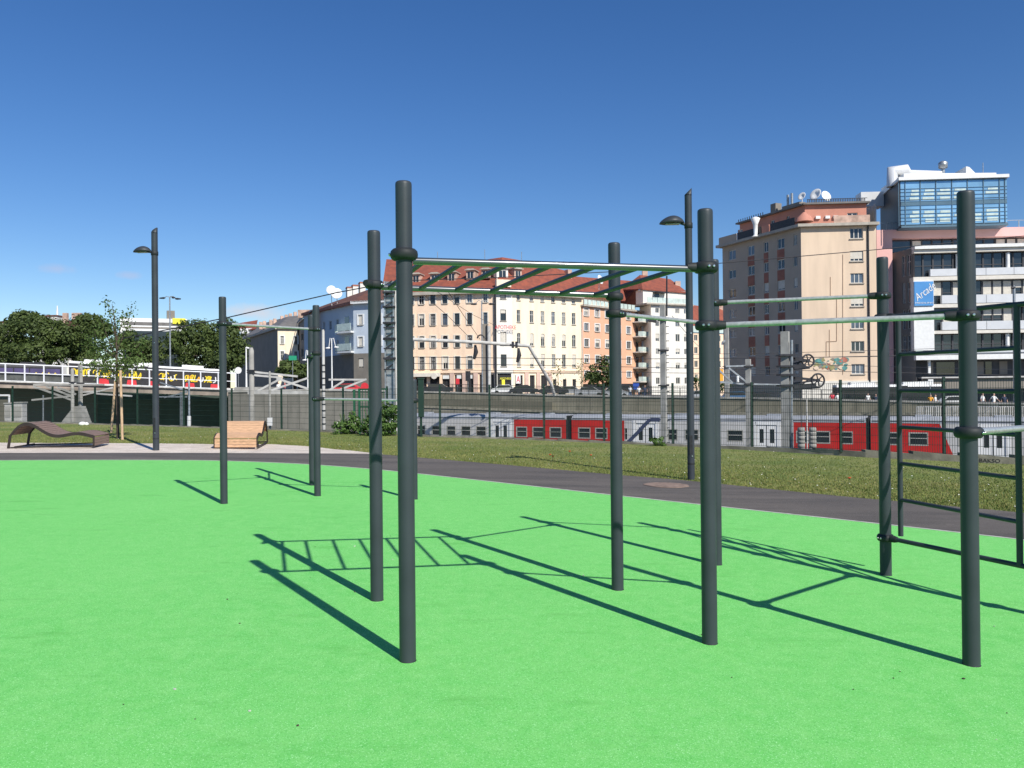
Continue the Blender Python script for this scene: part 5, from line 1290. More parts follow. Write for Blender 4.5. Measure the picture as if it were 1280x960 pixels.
for a, b in zip(fp, fp[1:]):
    mb = MB(); A_ = Vector((a[0], a[1] - .02, 0)); B_ = Vector((b[0], b[1] - .02, 0)); d = (B_ - A_).normalized(); L_ = (B_ - A_).length
    n = int(L_ / .05); k0 = A_ + d * .04; wv = .0032
    for k in range(1, n):
        q = A_ + d * (L_ * k / n); s_ = k / n; zb_0 = a[2] + (b[2] - a[2]) * s_ + .03; zt_0 = a[3] + (b[3] - a[3]) * s_
        mb.bar((q.x, q.y, zb_0), (q.x, q.y, zt_0), wv * 2, wv * 2, up=Vector((0, 1, 0)))
    h = a[3] - a[2]; m_ = int(h / .2) + 1
    for k in range(m_ + 1):
        fz = k / m_
        for dy in (-.008, .008):
            mb.bar((A_.x, A_.y + dy, a[2] + .04 + (h - .05) * fz), (B_.x, B_.y + dy, b[2] + .04 + (b[3] - b[2] - .05) * fz), wv * 2, wv * 2.4)
    mb.build('mesh_panel', 'fence', t)
# little gate next to the bush
gp = [on_fence(p) for p in (444, 450.5)]
t = thing('garden_gate', 'brighter green gate frame in the fence beside the flowering bush', 'gate', (gp[0].x, gp[0].y - .12, gz(gp[0].x, gp[0].y)))
g0 = []
for q, py in zip(gp, (487, 485.5)):
    x, y = q.x, q.y - .14; z0_ = gz(x, y); z1_ = zat(x, y, py); mb = MB(); mb.box((x, y, (z0_ + z1_) / 2), (.07, .07, z1_ - z0_)); mb.build('post', 'fence_b', t); g0.append((x, y, z0_, z1_))
q = on_fence(484); a = g0[1]; mb = MB()
for h in (a[3] - a[2] - .03, .9, .15): mb.bar((a[0], a[1], a[2] + h), (q.x, q.y - .14, a[2] + h), .04, .05)
for k in range(1, 9): s_ = k / 9; x, y = a[0] + (q.x - a[0]) * s_, a[1] + (q.y - .14 - a[1]) * s_; mb.bar((x, y, a[2] + .15), (x, y, a[3] - .05), .018, .018, up=Vector((0, 1, 0)))
mb.build('gate_leaf', 'fence_b', t)
q = on_fence(527.5); x, y = q.x, q.y - .2; mb = MB(); z0_ = gz(x, y); zt_0, zb_0 = zat(x, y, 474), zat(x, y, 521)
mb.box((x, y, (zt_0 + zb_0) / 2), (.17, .14, zt_0 - zb_0)); mb.box((x, y, (z0_ + zb_0) / 2), (.06, .06, zb_0 - z0_)); mb.box((x, y, zt_0 + .02), (.21, .18, .04))
tag(mb.build('switch_box', 'fence', loc=(x, y, z0_)), 'narrow dark green box on a post before the fence, right of the big post', 'switch box')

# ================================================================== BRIDGE
br = [(-260, 469.5, 449.5, 474, 481.5, 76), (0, 476.6, 454.3, 477.2, 484.6, 85), (297, 487, 466.6, 488, 495.6, 96)]
def bpt(px, idx, d=0.):
    xs = [b[0] for b in br]; y = float(np.interp(px, xs, [b[idx] for b in br])); dd = float(np.interp(px, xs, [b[5] for b in br])); return P(px, y, dd) + Vector((0, d, 0))
q = bpt(150, 4)
t = thing('road_bridge', 'road bridge with white panel railing crossing the railway on the left', 'bridge', q)
mb = MB()
pts = [-260, 0, 150, 297]
for a, b in zip(pts, pts[1:]):
    la, lb, ua_, ub_ = bpt(a, 4), bpt(b, 4), bpt(a, 3), bpt(b, 3); V = Vector((2.0, 13, 0))
    ua_ = Vector((la.x, la.y, ua_.z)); ub_ = Vector((lb.x, lb.y, ub_.z))
    mb.box8([la, lb, lb + V, la + V, ua_, ub_, ub_ + V, ua_ + V])
mb.build('deck', 'girder', t, recalc=True)
mb = MB()
for a, b in zip(pts, pts[1:]):
    ua_, ub_ = bpt(a, 3), bpt(b, 3); ua_ = Vector((bpt(a, 4).x, bpt(a, 4).y, ua_.z)); ub_ = Vector((bpt(b, 4).x, bpt(b, 4).y, ub_.z))
    mb.bar(ua_ + Vector((0, -.05, .06)), ub_ + Vector((0, -.05, .06)), .5, .16)
mb.build('edge_beam', 'concrete_l', t)
RX = [-84, -61, -38, -15.5, 6.9, 31, 55, 78.3, 100.5, 122, 144, 165.3, 187, 208, 229.5, 251, 273, 295]
for px in RX:
    a, b = bpt(px, 3), bpt(px, 2); mb = MB(); mb.bar(a, Vector((a.x, a.y, b.z)), .11, .11, up=Vector((0, 1, 0))); mb.build('railing_post', 'rail_w', t)
for a, b in zip(RX, RX[1:]):
    mb = MB(); A0_, A1_, B0_, B1_ = bpt(a, 3), bpt(a, 2), bpt(b, 3), bpt(b, 2)
    for f_ in (0.07, .52, 1.0):
        mb.bar(A0_ + Vector((0, 0, (A1_.z - A0_.z) * f_)), Vector((B0_.x, B0_.y, B0_.z + (B1_.z - B0_.z) * f_)), .08, .11 if f_ == 1 else .08)
    mb.build('railing_bars', 'rail_w', t)
mb = MB()
for a, b in ((-260, 0), (0, 96)):
    A0_, A1_, B0_, B1_ = bpt(a, 3, .25), bpt(a, 2, .25), bpt(b, 3, .25), bpt(b, 2, .25)
    A1_ = A0_ + Vector((0, 0, (A1_.z - A0_.z) * .5)); B1_ = B0_ + Vector((0, 0, (B1_.z - B0_.z) * .5)); mb.slab([A0_, B0_, B1_, A1_], (0, .06, 0))
mb.build('infill_mesh', 'infill', t)
# abutment at its right end and the shaded back wall under it
a = bpt(297, 4); mb = MB(); mb.box((a.x + 1.6, a.y + 5, (a.z + ZB) / 2 + .0), (3.4, 12, a.z - ZB)); mb.box((a.x + 1.4, a.y + 3.0, a.z + .55), (3.2, 7, 1.1))
mb.build('abutment', 'concrete', t)
mb = MB(); A_ = bpt(-260, 4, 14.5); B_ = bpt(300, 4, 14.5); mb.slab([(A_.x, A_.y, ZB), (B_.x, B_.y, ZB), (B_.x, B_.y, B_.z + .5), (A_.x, A_.y, A_.z + .5)], (0, 1, 0)); mb.build('rear_abutment', 'underpass_shade', t, recalc=True)
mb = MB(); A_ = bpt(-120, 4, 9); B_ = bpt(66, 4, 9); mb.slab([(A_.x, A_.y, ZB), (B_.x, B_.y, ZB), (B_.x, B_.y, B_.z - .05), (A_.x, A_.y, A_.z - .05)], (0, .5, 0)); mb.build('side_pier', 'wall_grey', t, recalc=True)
# buses on the bridge
def bus(label, pxa, pxb, ytop, d, body, glass, low, roof, ad=None, grp=None, ybot=None):
    A_ = P(pxa, ytop, d[0]); B_ = P(pxb, ytop, d[1]); f = mkfac((A_.x, A_.y, 0), (B_.x, B_.y, 0), 0); h = 3.1
    zA = P(pxa, ytop[0] if isinstance(ytop, tuple) else ytop, d[0]).z
    return f
def make_bus(label, pxa, ya, da, pxb, yb, db, mats, H_=3.1, letters=None, group=None, joints=(), ads=None):
    A_ = P(pxa, ya, da); B_ = P(pxb, yb, db); e = (B_ - A_); L_ = e.length; e.normalize(); n = Vector((e.y, -e.x, 0)).normalized(); up = Vector((0, 0, 1))
    base = (A_ + B_) / 2 - up * H_
    t = thing('bus', label, 'bus', base, group)
    W = lambda u, h, o=0.: A_ + e * u + up * (h - H_) + n * o
    def bx(name, u0, u1, h0, h1, o0, o1, mat, par=t):
        mb = MB(); mb.box8([W(u0, h0, o1), W(u1, h0, o1), W(u1, h0, o0), W(u0, h0, o0), W(u0, h1, o1), W(u1, h1, o1), W(u1, h1, o0), W(u0, h1, o0)]); return mb.build(name, mat, par)
    body = bx('body', 0, L_, .35, H_ - .25, -2.5, 0, mats[0])
    mb = MB(); r_ = [(-.02, H_ - .25), (-.12, H_ - .08), (-.5, H_), (-2.0, H_), (-2.4, H_ - .08), (-2.5, H_ - .25)]
    for (o0, z0_), (o1, z1_) in zip(r_, r_[1:]): mb.quad([W(0, z0_, o0), W(L_, z0_, o0), W(L_, z1_, o1), W(0, z1_, o1)], smooth=True)
    mb.quad([W(0, z, o) for o, z in r_]); mb.quad([W(L_, z, o) for o, z in r_][::-1]); mb.build('roof', mats[3], t)
    for u in np.arange(1.5, L_ - 3, 5.2): bx('roof_unit', u, u + 2.4, H_ - .02, H_ + .28, -2.0, -.5, mats[3])
    bx('lower_panel', .02, L_ - .02, .38, 1.05, .003, .03, mats[2])
    u = .3
    while u < L_ - 1.4:
        w_ = 1.35; bx('window', u, u + w_, 1.12, H_ - .42, .003, .025, mats[1]); u += w_ + .12
    for j in joints: bx('joint', L_ * j - .4, L_ * j + .4, .4, H_ - .15, -2.45, .035, 'train_dark')
    for u in ([1.8, L_ - 2.2] + [L_ * j + 2 for j in joints]):
        mb = MB(); mb.lathe(W(u, .48, -.15), [(.48, 0), (.48, .2), (.3, .21)], 18, axis=n); mb.build('wheel', 'tyre', t)
    return t, W, L_, e, n
# violet bus and long articulated bus with yellow lettering
tb1 = make_bus('violet wrapped bus at the left edge of the bridge behind the railing', -70, 453.0, 84, 78, 456.8, 89.5, ('dark_iron', 'purple', 'grey_r', 'dark_iron'), H_=3.0)
tb2 = make_bus('long white-roofed articulated bus with yellow lettering on its dark side', 86, 450.8, 92, 276, 461.5, 98.5, ('train_dark', 'black', 'infill', 'white'), H_=3.35, joints=(.48,))
rs = random.Random(11)
T_, W_, L_, e_, n_ = tb2
for u0_ in (3.0, 5.9, 8.3, 12.2, 15.0):
    mb = MB(); mb.box8([W_(u0_, .85, .035), W_(u0_ + 1.1, .85, .035), W_(u0_ + 1.1, .85, .0), W_(u0_, .85, .0), W_(u0_ + .1, 1.5, .035), W_(u0_ + 1.0, 1.5, .035), W_(u0_ + 1.0, 1.5, .0), W_(u0_ + .1, 1.5, .0)]); mb.build('red_panel', 'red', T_)
mb = MB()
for k in range(44):
    u0_ = .5 + (L_ * .94) * k / 44 + rs.uniform(-.12, .12)
    if .45 < u0_ / L_ < .55 or .70 < u0_ / L_ < .74: continue
    h0_ = 1.95; r_ = rs.uniform(.15, .27); a0 = rs.uniform(0, 6); a1 = a0 + rs.uniform(2.2, 5.2); mi = 0 if rs.random() < .8 else rs.choice((1, 2))
    pts = [W_(u0_ + r_ * math.cos(a0 + (a1 - a0) * j / 7), h0_ + rs.uniform(-.03, .03) + .15 + r_ * 1.7 * math.sin(a0 + (a1 - a0) * j / 7), .05 + .004 * (k % 3)) for j in range(8)]
    for p_, q_ in zip(pts, pts[1:]): mb.bar(p_, q_, .03, .12, mi)
    if rs.random() < .6: mb.bar(W_(u0_ - .15, h0_ - .3, .06), W_(u0_ + rs.uniform(-.1, .35), h0_ + rs.uniform(.3, .6), .06), .03, .13, mi)
mb.build('yellow_lettering', ['yellow', 'orange', 'white'], T_)
T_, W_, L_, e_, n_ = tb1; mb = MB()
mb.tube([W_(L_ - .4 - .3 * k, 1.72 + .42 * (k % 2), .05) for k in range(9)], .07, 6)
mb.build('yellow_lettering', 'yellow', T_)
# ================================================================== MASTS, SIGNS, WIRES
def S(px, d, off=0.):
    """street-level foot below a pixel column at depth d"""
    p = P(px, 480, d); return Vector((p.x, p.y, strz(p.x)))
def Cc(px, d): p = P(px, 480, d); return Vector((p.x, p.y, ZB))
def mast(px, d, ytop, wpx, label, kind='square', foot=None, mat='mast_concrete', rings=(), cat='catenary mast', name='catenary_mast', taper=.75):
    b = foot or Cc(px, d); z1 = zat(b.x, b.y, ytop); w_ = wpx * b.y / F
    t = thing(name, label, cat, b, 'railway catenary masts'); mb = MB()
    if kind == 'square':
        ca, sa = math.cos(R(-30)), math.sin(R(-30)); wf = w_ * .75; c = [(x * ca - y * sa, x * sa + y * ca) for x, y in ((-wf, -wf), (wf, -wf), (wf, wf), (-wf, wf))]
        mb.box8([(b.x + x / 2 / 1, b.y + y / 2, b.z) for x, y in c] + [(b.x + x / 2 * taper, b.y + y / 2 * taper, z1) for x, y in c])
        mb.slab([(b.x + x / 2 * taper, b.y + y / 2 * taper, z1 + .003) for x, y in c], (0, 0, .06))
    elif kind == 'h':
        for dx in (-.5, .5): mb.box((b.x + dx * w_ * .86, b.y, (b.z + z1) / 2), (w_ * .13, w_ * .9, z1 - b.z))
        mb.box((b.x, b.y, (b.z + z1) / 2), (w_ * .72, w_ * .1, z1 - b.z))
    else:
        mb.lathe(b, [(w_ / 2, 0), (w_ / 2 * taper, z1 - b.z - w_ * .5), (w_ / 4, z1 - b.z)], 16)
    mb.build('shaft', mat, t)
    for y in rings:
        z = zat(b.x, b.y, y); mb = MB(); mb.box((b.x, b.y, z), (w_ * 1.25, w_ * 1.25, .07)); mb.build('band', 'dark_iron', t)
    return t, b, w_
def truss(t, name, lines, d, mat='galv', th=.05, d2=None):
    for a, b in lines:
        mb = MB(); mb.bar(P(a[0], a[1], d), P(b[0], b[1], d2 or d), th, th); mb.build(name, mat, t)
# big concrete mast with tension wheels
t, b, w = mast(982, 31, 416.5, 14.5, 'thick concrete catenary mast with two black tension wheels, right of centre', rings=(444, 458, 468.5, 482), taper=.85)
for (px, py), r in (((1010, 451), 8.6), ((1022.5, 475.5), 9.2)):
    c = P(px, py, 31); R_ = r * 31 / F; ax = Vector((.12, -1, .0)).normalized(); mb = MB(); x = ax.cross(Vector((0, 0, 1))).normalized(); z = x.cross(ax)
    mb.tube([c + (x * math.cos(2 * PI * k / 28) + z * math.sin(2 * PI * k / 28)) * R_ * .9 for k in range(29)], .035, 8, cap=False)
    for k in range(6): mb.bar(c, c + (x * math.cos(PI * k / 3 + .3) + z * math.sin(PI * k / 3 + .3)) * R_ * .9, .03, .045, up=ax)
    mb.lathe(c - ax * .05, [(.07, 0), (.07, .1)], 12, axis=ax); o = mb.build('tension_wheel', 'dark_iron', t)
    mb = MB(); q = P(989, py - 4, 31); mb.bar(q, c, .07, .09); mb.bar(P(989, py + 4, 31), c, .06, .06); mb.bar(P(992, py + 8, 31), P(px - 3, py + 6, 31), .10, .16); mb.box(P(998, py - 2, 30.9), (.28, .12, .14)); mb.bar(P(985, py + 12, 31), P(px + 2, py + 9, 31), .05, .06); mb.bar(P(990, py + 14, 31), P(px - 6, py - 5, 31), .05, .05); mb.build('bracket', 'dark_iron', t)
mb = MB(); mb.tube([P(989.6, 425, 30.8), P(989.6, 560, 30.8)], .05, 8); mb.build('conduit', 'galv', t)
for px in (1001.5, 1015.5):
    c = P(px, 533, 30.5); k_ = thing('tension_weight', 'stack of grey tension weights hanging %s beside the thick mast' % ('left of the thin pole' if px < 1008 else 'right of the thin pole'), 'counterweight', (c.x, c.y, c.z - 1.1), 'hanging tension weights')
    mb = MB(); mb.lathe((c.x, c.y, c.z - 1.1), [(.15, 0)] + [(r_, h_) for k in range(7) for r_, h_ in ((.135, .02 + k * .15), (.135, .13 + k * .15), (.12, .135 + k * .15), (.12, .165 + k * .15))], 16); mb.build('weights', 'concrete', k_)
    mb = MB(); mb.tube([(c.x, c.y, c.z - .05), (c.x, c.y, c.z + 1.6)], .018, 6); mb.build('rod', 'dark_iron', k_)
mast(1008, 32, 487, 2.2, 'thin pale pole standing between the two hanging tension weights', kind='round', mat='concrete_l')
t, b, w = mast(935.5, 40, 450.5, 8.5, 'short concrete catenary mast with strut frame, left of the thick wheel mast', taper=.9, rings=(458, 480))
truss(t, 'cantilever', [((907, 458), (941, 457)), ((911, 460), (936, 480)), ((898, 462), (916, 479)), ((880, 476), (936, 480.5)), ((880, 480), (905, 477)), ((936, 480), (975, 481))], 40, th=.08)
mb = MB(); c = P(922, 474, 39.8); mb.lathe(c - Vector((0, 0, .15)), [(.05, 0), (.08, .05), (.05, .1), (.08, .15), (.05, .2), (.08, .25), (.05, .3)], 10); mb.build('insulator', 'white', t)
t, b, w = mast(909, 82, 410.5, 7.5, 'concrete catenary mast behind the train, between the leaning lamp and tower', taper=.8, rings=(458,))
truss(t, 'cantilever', [((909, 424), (903, 428)), ((903, 428), (903, 431))], 82, th=.18)
t, b, w = mast(829.5, 36, 383.5, 9.5, 'tall concrete catenary mast with step irons before the white apartment block', taper=.85, rings=(400, 438, 482))
mb = MB()
for k in range(22): z = b.z + 3.2 + k * .32; mb.box((b.x + w * .52, b.y, z), (.16, .03, .03))
mb.build('step_irons', 'dark_iron', t)
mb = MB(); mb.tube([P(833.5, 395, 36), P(833.5, 345, 36)], .035, 6); mb.build('lightning_rod', 'dark_iron', t)
mb = MB(); mb.bar(P(826, 397, 36), P(815, 397, 36), .06, .06); mb.slab([P(821, 399, 36), P(813, 397, 36), P(810, 401, 36), P(821, 403, 36)], (0, .3, 0)); mb.build('floodlight', 'dark_iron', t)
t, b, w = mast(488, 33, 352, 12.5, 'dark steel catenary mast with ladder brackets between the two left monkey bar posts', kind='h', mat='galv', rings=(366, 384, 404, 424, 448))
mb = MB()
for k in range(9):
    z = zat(b.x, b.y, 358 + k * 13); mb.bar((b.x - w * .55, b.y - .1, z), (b.x + w * .3, b.y - .1, z + .22), .03, .04); mb.box((b.x, b.y - .25, z), (w * 1.1, .04, .05))
mb.build('ladder_brackets', 'dark_iron', t)
mb = MB(); mb.tube([(b.x + w * .62, b.y - .1, b.z), (b.x + w * .62, b.y - .1, zat(b.x, b.y, 362))], .05, 8); mb.build('conduit', 'concrete_l', t)
# gantry boom
g = S(689, 92); t = thing('signal_gantry', 'pale grey gantry boom with a slanted right leg crossing before the cream house', 'gantry', g)
d1 = 70; pts = [P(490, 423, d1), P(600, 428, d1 + 2), P(661, 432.3, d1 + 3)]
mb = MB(); mb.tube(pts, .16, 10); mb.build('boom', 'concrete_l', t)
mb = MB(); mb.tube([P(661, 432.3, d1 + 3), P(689, 480, d1 + 5), P(693, 494, d1 + 6)], .15, 10); mb.build('leg', 'concrete_l', t)
for px, py in ((588, 427), (641, 431), (645.5, 431)): mb = MB(); mb.box(P(px, py, d1 + 2), (.22, .6, .55)); mb.build('clamp', 'dark_iron', t)
for px, py, ln in ((594, 434, .9), (648, 438, 1.3)): mb = MB(); mb.tube([P(px, py - 3, d1 + 2), P(px + 1, py + 6, d1 + 2), P(px - 1.5, py + 15, d1 + 2)], [.10, .2, .12], 8); mb.build('signal', 'dark_iron', t)
mb = MB(); c = P(601, 423, d1 + 1); mb.tube([c + Vector((math.cos(a) * .3, 0, math.sin(a) * .3)) for a in np.linspace(0, PI, 9)], .06, 6); mb.build('cable_loop', 'dark_iron', t)
t, b, w = mast(606.5, 93, 405, 8.5, 'dark and pale twin steel mast on the street before the cream corner house', foot=S(606.5, 93), kind='h', mat='grey_r', taper=.9)
mb = MB(); mb.tube([(b.x + .48, b.y - .3, b.z), (b.x + .48, b.y - .3, zat(b.x, b.y, 408))], .2, 10); mb.build('pale_tube', 'concrete_l', t)
# poles left of centre
t, b, w = mast(404.5, 35, 412, 4.6, 'slender banded pole with rungs beside the rear rig post', kind='round', mat='concrete_l')
mb = MB()
for k in range(17): z = b.z + 3.5 + k * .28; mb.lathe((b.x, b.y, z), [(w * .52, 0), (w * .52, .05)], 10)
mb.build('bands', 'dark_iron', t)
t, b, w = mast(314.5, 46, 434.5, 7.4, 'round grey concrete catenary mast left of the strut frame', kind='round', mat='concrete', rings=(463, 465.5), taper=.85)
truss(t, 'cantilever', [((318, 465), (372, 470.5)), ((318, 469), (352, 472)), ((322, 489), (350, 474)), ((336, 489), (385, 472.5)), ((346, 473), (388, 487)), ((310, 489), (392, 489.5)), ((310, 491.5), (392, 491.5))], 46, mat='concrete_l', th=.11)
t, b, w = mast(337.2, 35, 464, 3.4, 'thin concrete pole with a white box near its foot, right of the light lounger', kind='round', mat='concrete')
mb = MB(); mb.box(P(337.5, 527, 34.8), (.19, .1, .34)); mb.build('white_box', 'white', t)
t = thing('strut_frame', 'pale strut frame above the wall below the blue corner house', 'strut frame', P(436, 488, 50))
truss(t, 'strut', [((411, 474.5), (458, 474.5)), ((413, 487), (430, 476)), ((424, 487.5), (458, 474)), ((411, 487), (440, 488))], 50, mat='concrete_l', th=.11)
t, b, w = mast(90.5, 42, 460.5, 4.6, 'left of two close concrete masts with slanted struts before the bridge', kind='round', mat='concrete', rings=(478,), taper=.9)
truss(t, 'cantilever', [((42, 483), (90, 500)), ((58, 483), (92, 496)), ((72, 484), (95, 493)), ((40, 500), (90, 495)), ((42, 481), (130, 481))], 42, mat='concrete', th=.09)
mb = MB(); mb.slab([P(75, 530, 42), P(105, 530, 42), P(97, 508, 42), P(92, 508, 42)], (0, .8, 0)); mb.slab([P(73, 533, 42), P(107, 533, 42), P(107, 529.5, 42), P(73, 529.5, 42)], (0, .9, 0)); mb.build('footing', 'concrete', t, recalc=True)
t, b, w = mast(100.5, 43, 456.5, 5.4, 'right of two close concrete masts with slanted struts before the bridge', kind='square', mat='concrete', rings=(479,), taper=.9)
truss(t, 'cantilever', [((104, 494), (141, 484.5)), ((104, 490), (125, 489)), ((120, 492), (165, 495))], 43, mat='concrete_l', th=.08)
t, b, w = mast(236.3, 40, 475, 3.2, 'short pale pole with lattice arm under the right end of the bridge', kind='round', mat='galv')
truss(t, 'cantilever', [((200, 478), (234, 489)), ((205, 497), (234, 490)), ((195, 496), (234, 496)), ((226, 490), (226, 533)), ((228.5, 490), (228.5, 533))], 40, mat='galv', th=.06)
mb = MB(); mb.tube([P(236.3, 520, 39.8), P(236.3, 533, 39.8)], .09, 10); mb.build('white_sleeve', 'white', t)
# street lamps beyond
def small_lamp(px, d, ytop, label, heads, wpx=1.6, mat='galv', foot=None):
    b = foot or S(px, d); z1 = zat(b.x, b.y, ytop); r = wpx * b.y / F / 2
    t = thing('street_lamp', label, 'street lamp', b, 'tall street lamps beyond the railway'); mb = MB(); mb.tube([b, (b.x, b.y, z1)], r * 1.3, 8, r2=r * .8); mb.build('pole', mat, t)
    for dx, dy in heads:
        c = P(px + dx, ytop + dy, b.y); mb = MB(); mb.tube([(b.x, b.y, z1 - .05), (b.x * .5 + c.x * .5, c.y, max(z1, c.z) + .05), c], .04, 6); mb.build('arm', mat, t)
        mb = MB(); L2 = abs(dx) * .35 * b.y / F + .22; s_ = math.copysign(1, dx); mb.tube([c + Vector((-s_ * L2 * .4, 0, 0)), c, c + Vector((s_ * L2, 0, -.02))], [.06, .13, .07], 8); mb.build('lamp_head', 'dark_iron' if mat == 'galv' else 'white', t)
    return t
small_lamp(213, 102, 371, 'tall street lamp with three dark heads above the bridge', [(-8.5, 1.5), (3, 1), (8, 2.5)], 2.0)
small_lamp(603, 92, 376, 'double-armed street lamp before the cream corner house', [(-9, 4), (10, 4)], 1.6)
small_lamp(415, 97, 423, 'white street lamp standing before the blue corner house', [(-4, 12), (4.5, 11)], 1.6, 'white')
small_lamp(384.7, 98, 438, 'white pole with a box before the narrow grey house', [(-3, 12)], 1.4, 'white')
small_lamp(308, 96, 434, 'slim white pole at the right end of the bridge', [(1, 1)], 2.0, 'white')
small_lamp(1269, 72, 358, 'tall grey street lamp in front of the office terrace', [(-1.5, 1.5)], 4.0, 'galv')
# road signs
def sign(px, d, yc, ybot, w_, h_, mat, label, round_=False, name='road_sign', cat='sign'):
    b = S(px, d); c = P(px, yc, d); t = thing(name, label, cat, b)
    mb = MB(); mb.tube([b, (b.x, b.y + .03, c.z)], .04, 6); mb.build('post', 'galv', t)
    mb = MB()
    if round_: mb.lathe((c.x, c.y - .03, c.z), [(w_ / 2, 0), (w_ / 2, .04)], 20, axis=Vector((0, -1, 0)))
    else: mb.box((c.x, c.y - .05, c.z), (w_, .05, h_))
    mb.build('sign_panel', mat, t); return t
sign(298, 97, 463, 485, .8, .8, 'white', 'pale round back of a sign at the right end of the bridge', True)
sign(366, 99, 447.5, 480, .95, .55, 'green_sign', 'small green street sign before the cream end house')
sign(456, 97, 483, 490, .9, .9, 'red', 'round red sign above the wall below the blue corner house', True)
sign(795, 100, 483, 490, .75, .75, 'road_blue', 'square blue road sign beside people before the balcony stack')
sign(899, 96, 469, 480, .9, 1.4, 'orange', 'orange sign behind the struts left of the tower')
sign(572, 100, 477, 485, .45, .75, 'red', 'small red sign before the shop windows of the cream house')
sign(585, 98, 470, 484, .6, 1.2, 'dark_iron', 'dark tilted back of a sign before the cream house shops')
sign(1163, 80, 478, 500, .5, .6, 'white', 'small white sign above the passing bus near the office corner')
# overhead wires
def wire(label, pts, r=.02, sag=0.):
    w_ = [P(*p) for p in pts]; out = []
    for a, b in zip(w_, w_[1:]):
        n = 8
        for k in range(n): s_ = k / n; q = a.lerp(b, s_); q.z -= sag * 4 * s_ * (1 - s_); out.append(q)
    out.append(w_[-1]); mb = MB(); mb.tube(out, r, 5); o = mb.build('overhead_wire', 'dark_iron', loc=out[0]); tag(o, label, 'wire', 'overhead wires above the railway'); return o
wire('thick span wire rising from the left rig post towards the dishes of the blue house', [(150, 424, 60), (284, 397, 60), (420, 366, 60), (500, 351, 60)], .042)
wire('span wire crossing behind the monkey bars and past the tower to the right edge', [(500, 351, 60), (620, 347, 62), (758, 340, 64), (816, 335, 65), (900, 329, 66), (1080, 313.5, 67), (1290, 294, 68)], .034)
wire('upper contact wire crossing the cream house at first floor level', [(500, 446, 72), (760, 449, 71), (1000, 447, 70), (1300, 441, 70)], .028)
wire('lower contact wire crossing the cream house just above its shops', [(500, 454, 72), (700, 457, 71), (905, 461, 70), (1300, 470, 70)], .025)
wire('contact wire passing the tower mural from the wheel mast', [(992, 447, 31), (1080, 446, 45), (1300, 441, 60)], .012)
wire('second wire from the wheel mast passing below the tower mural', [(992, 455, 31), (1080, 457.5, 45), (1300, 463, 60)], .012)
wire('steep thin wire running down to the gantry boom clamp', [(530, 369, 60), (560, 395, 65), (589, 424, 70)], .02)
wire('steep wire running down beside the street lamp to the gantry loop', [(556, 358, 60), (578, 392, 66), (600, 424, 71)], .022)
wire('long diagonal wire crossing the cream facade to the pharmacy sign', [(541, 361, 60), (590, 393, 75), (615, 405, 90), (622, 409, 100)], .02)
wire('fine wire above the wheel mast brackets towards the right edge', [(860, 443, 50), (985, 441, 50), (1160, 436, 50), (1300, 430, 50)], .014)
wire('fine wire just below the shop cornice of the cream house', [(500, 461.5, 72), (700, 464, 71), (830, 466, 70), (1000, 468, 70)], .022)
wire('feeder wire over the train roof from strut frame to the wheel mast', [(880, 491, 60), (985, 493, 60), (1300, 489, 60)], .018)
wire('feeder wire passing left of centre over the grey train car', [(515, 483, 60), (700, 487, 62), (880, 489, 62)], .018)
wire('thin wire running from the leaning span down to the white block', [(840, 395, 36), (865, 425, 50), (905, 462, 70)], .012)
# lineside cabinets at far left
for i, (px, ya, yb, w_, lab) in enumerate(((13, 505, 531, .30, 'narrow pale electrical cabinet behind the fence at far left'), (24.5, 504, 531, .46, 'wider pale electrical cabinet behind the fence at far left'))):
    q = P(px, yb, 36); z1 = P(px, ya, 36).z; t = thing('electrical_cabinet', lab, 'cabinet', (q.x, q.y, q.z - 1)); mb = MB(); mb.box((q.x, q.y, (q.z - 1 + z1) / 2), (w_, .35, z1 - q.z + 1)); mb.build('cabinet_body', 'concrete_l', t)
    mb = MB(); mb.box((q.x, q.y, z1 + .03), (w_ + .06, .42, .06)); mb.build('cabinet_lid', 'concrete', t)
    mb = MB(); mb.box((q.x, q.y - .18, (q.z + z1) / 2 + .1), (w_ * .8, .02, (z1 - q.z) * .5)); mb.build('cabinet_door', 'concrete', t)
q = P(5, 530, 60); q1 = P(5, 494, 60); t = thing('glazed_shelter', 'pale framed opening with sandy wall at the far left edge', 'shelter', (q.x, q.y, ZB))
mb = MB(); mb.slab([P(-30, 530, 60), P(10, 530, 60), P(10, 495, 60), P(-30, 495, 60)], (0, .3, 0)); mb.build('panel', 'wall_up', t, recalc=True)
mb = MB(); mb.bar(P(-30, 494, 59.8), P(12, 494, 59.8), .1, .12); mb.bar(P(11.3, 494, 59.8), P(11.3, 545, 59.8), .1, .1); mb.bar(P(-30, 528, 59.8), P(12, 528, 59.8), .1, .1); mb.build('frame', 'white', t)
mb = MB(); mb.bar(P(54, 494, 59.8), P(54, 545, 59.8), .08, .08); tag(mb.build('pole', 'galv', loc=P(54, 545, 59.8)), 'thin pale pole under the bridge left of the twin masts', 'pole')
q = G(103, 531.5); mb = MB(); mb.lathe((q.x, q.y, q.z), [(.10, 0), (.14, .04), (.11, .10), (.04, .13)], 10); mb.lathe((q.x + .16, q.y, q.z), [(.06, 0), (.09, .03), (.06, .09), (.02, .11)], 10)
tag(mb.build('white_stone', 'white', loc=q), 'small white lump lying in the grass at the foot of the twin masts', 'stone')

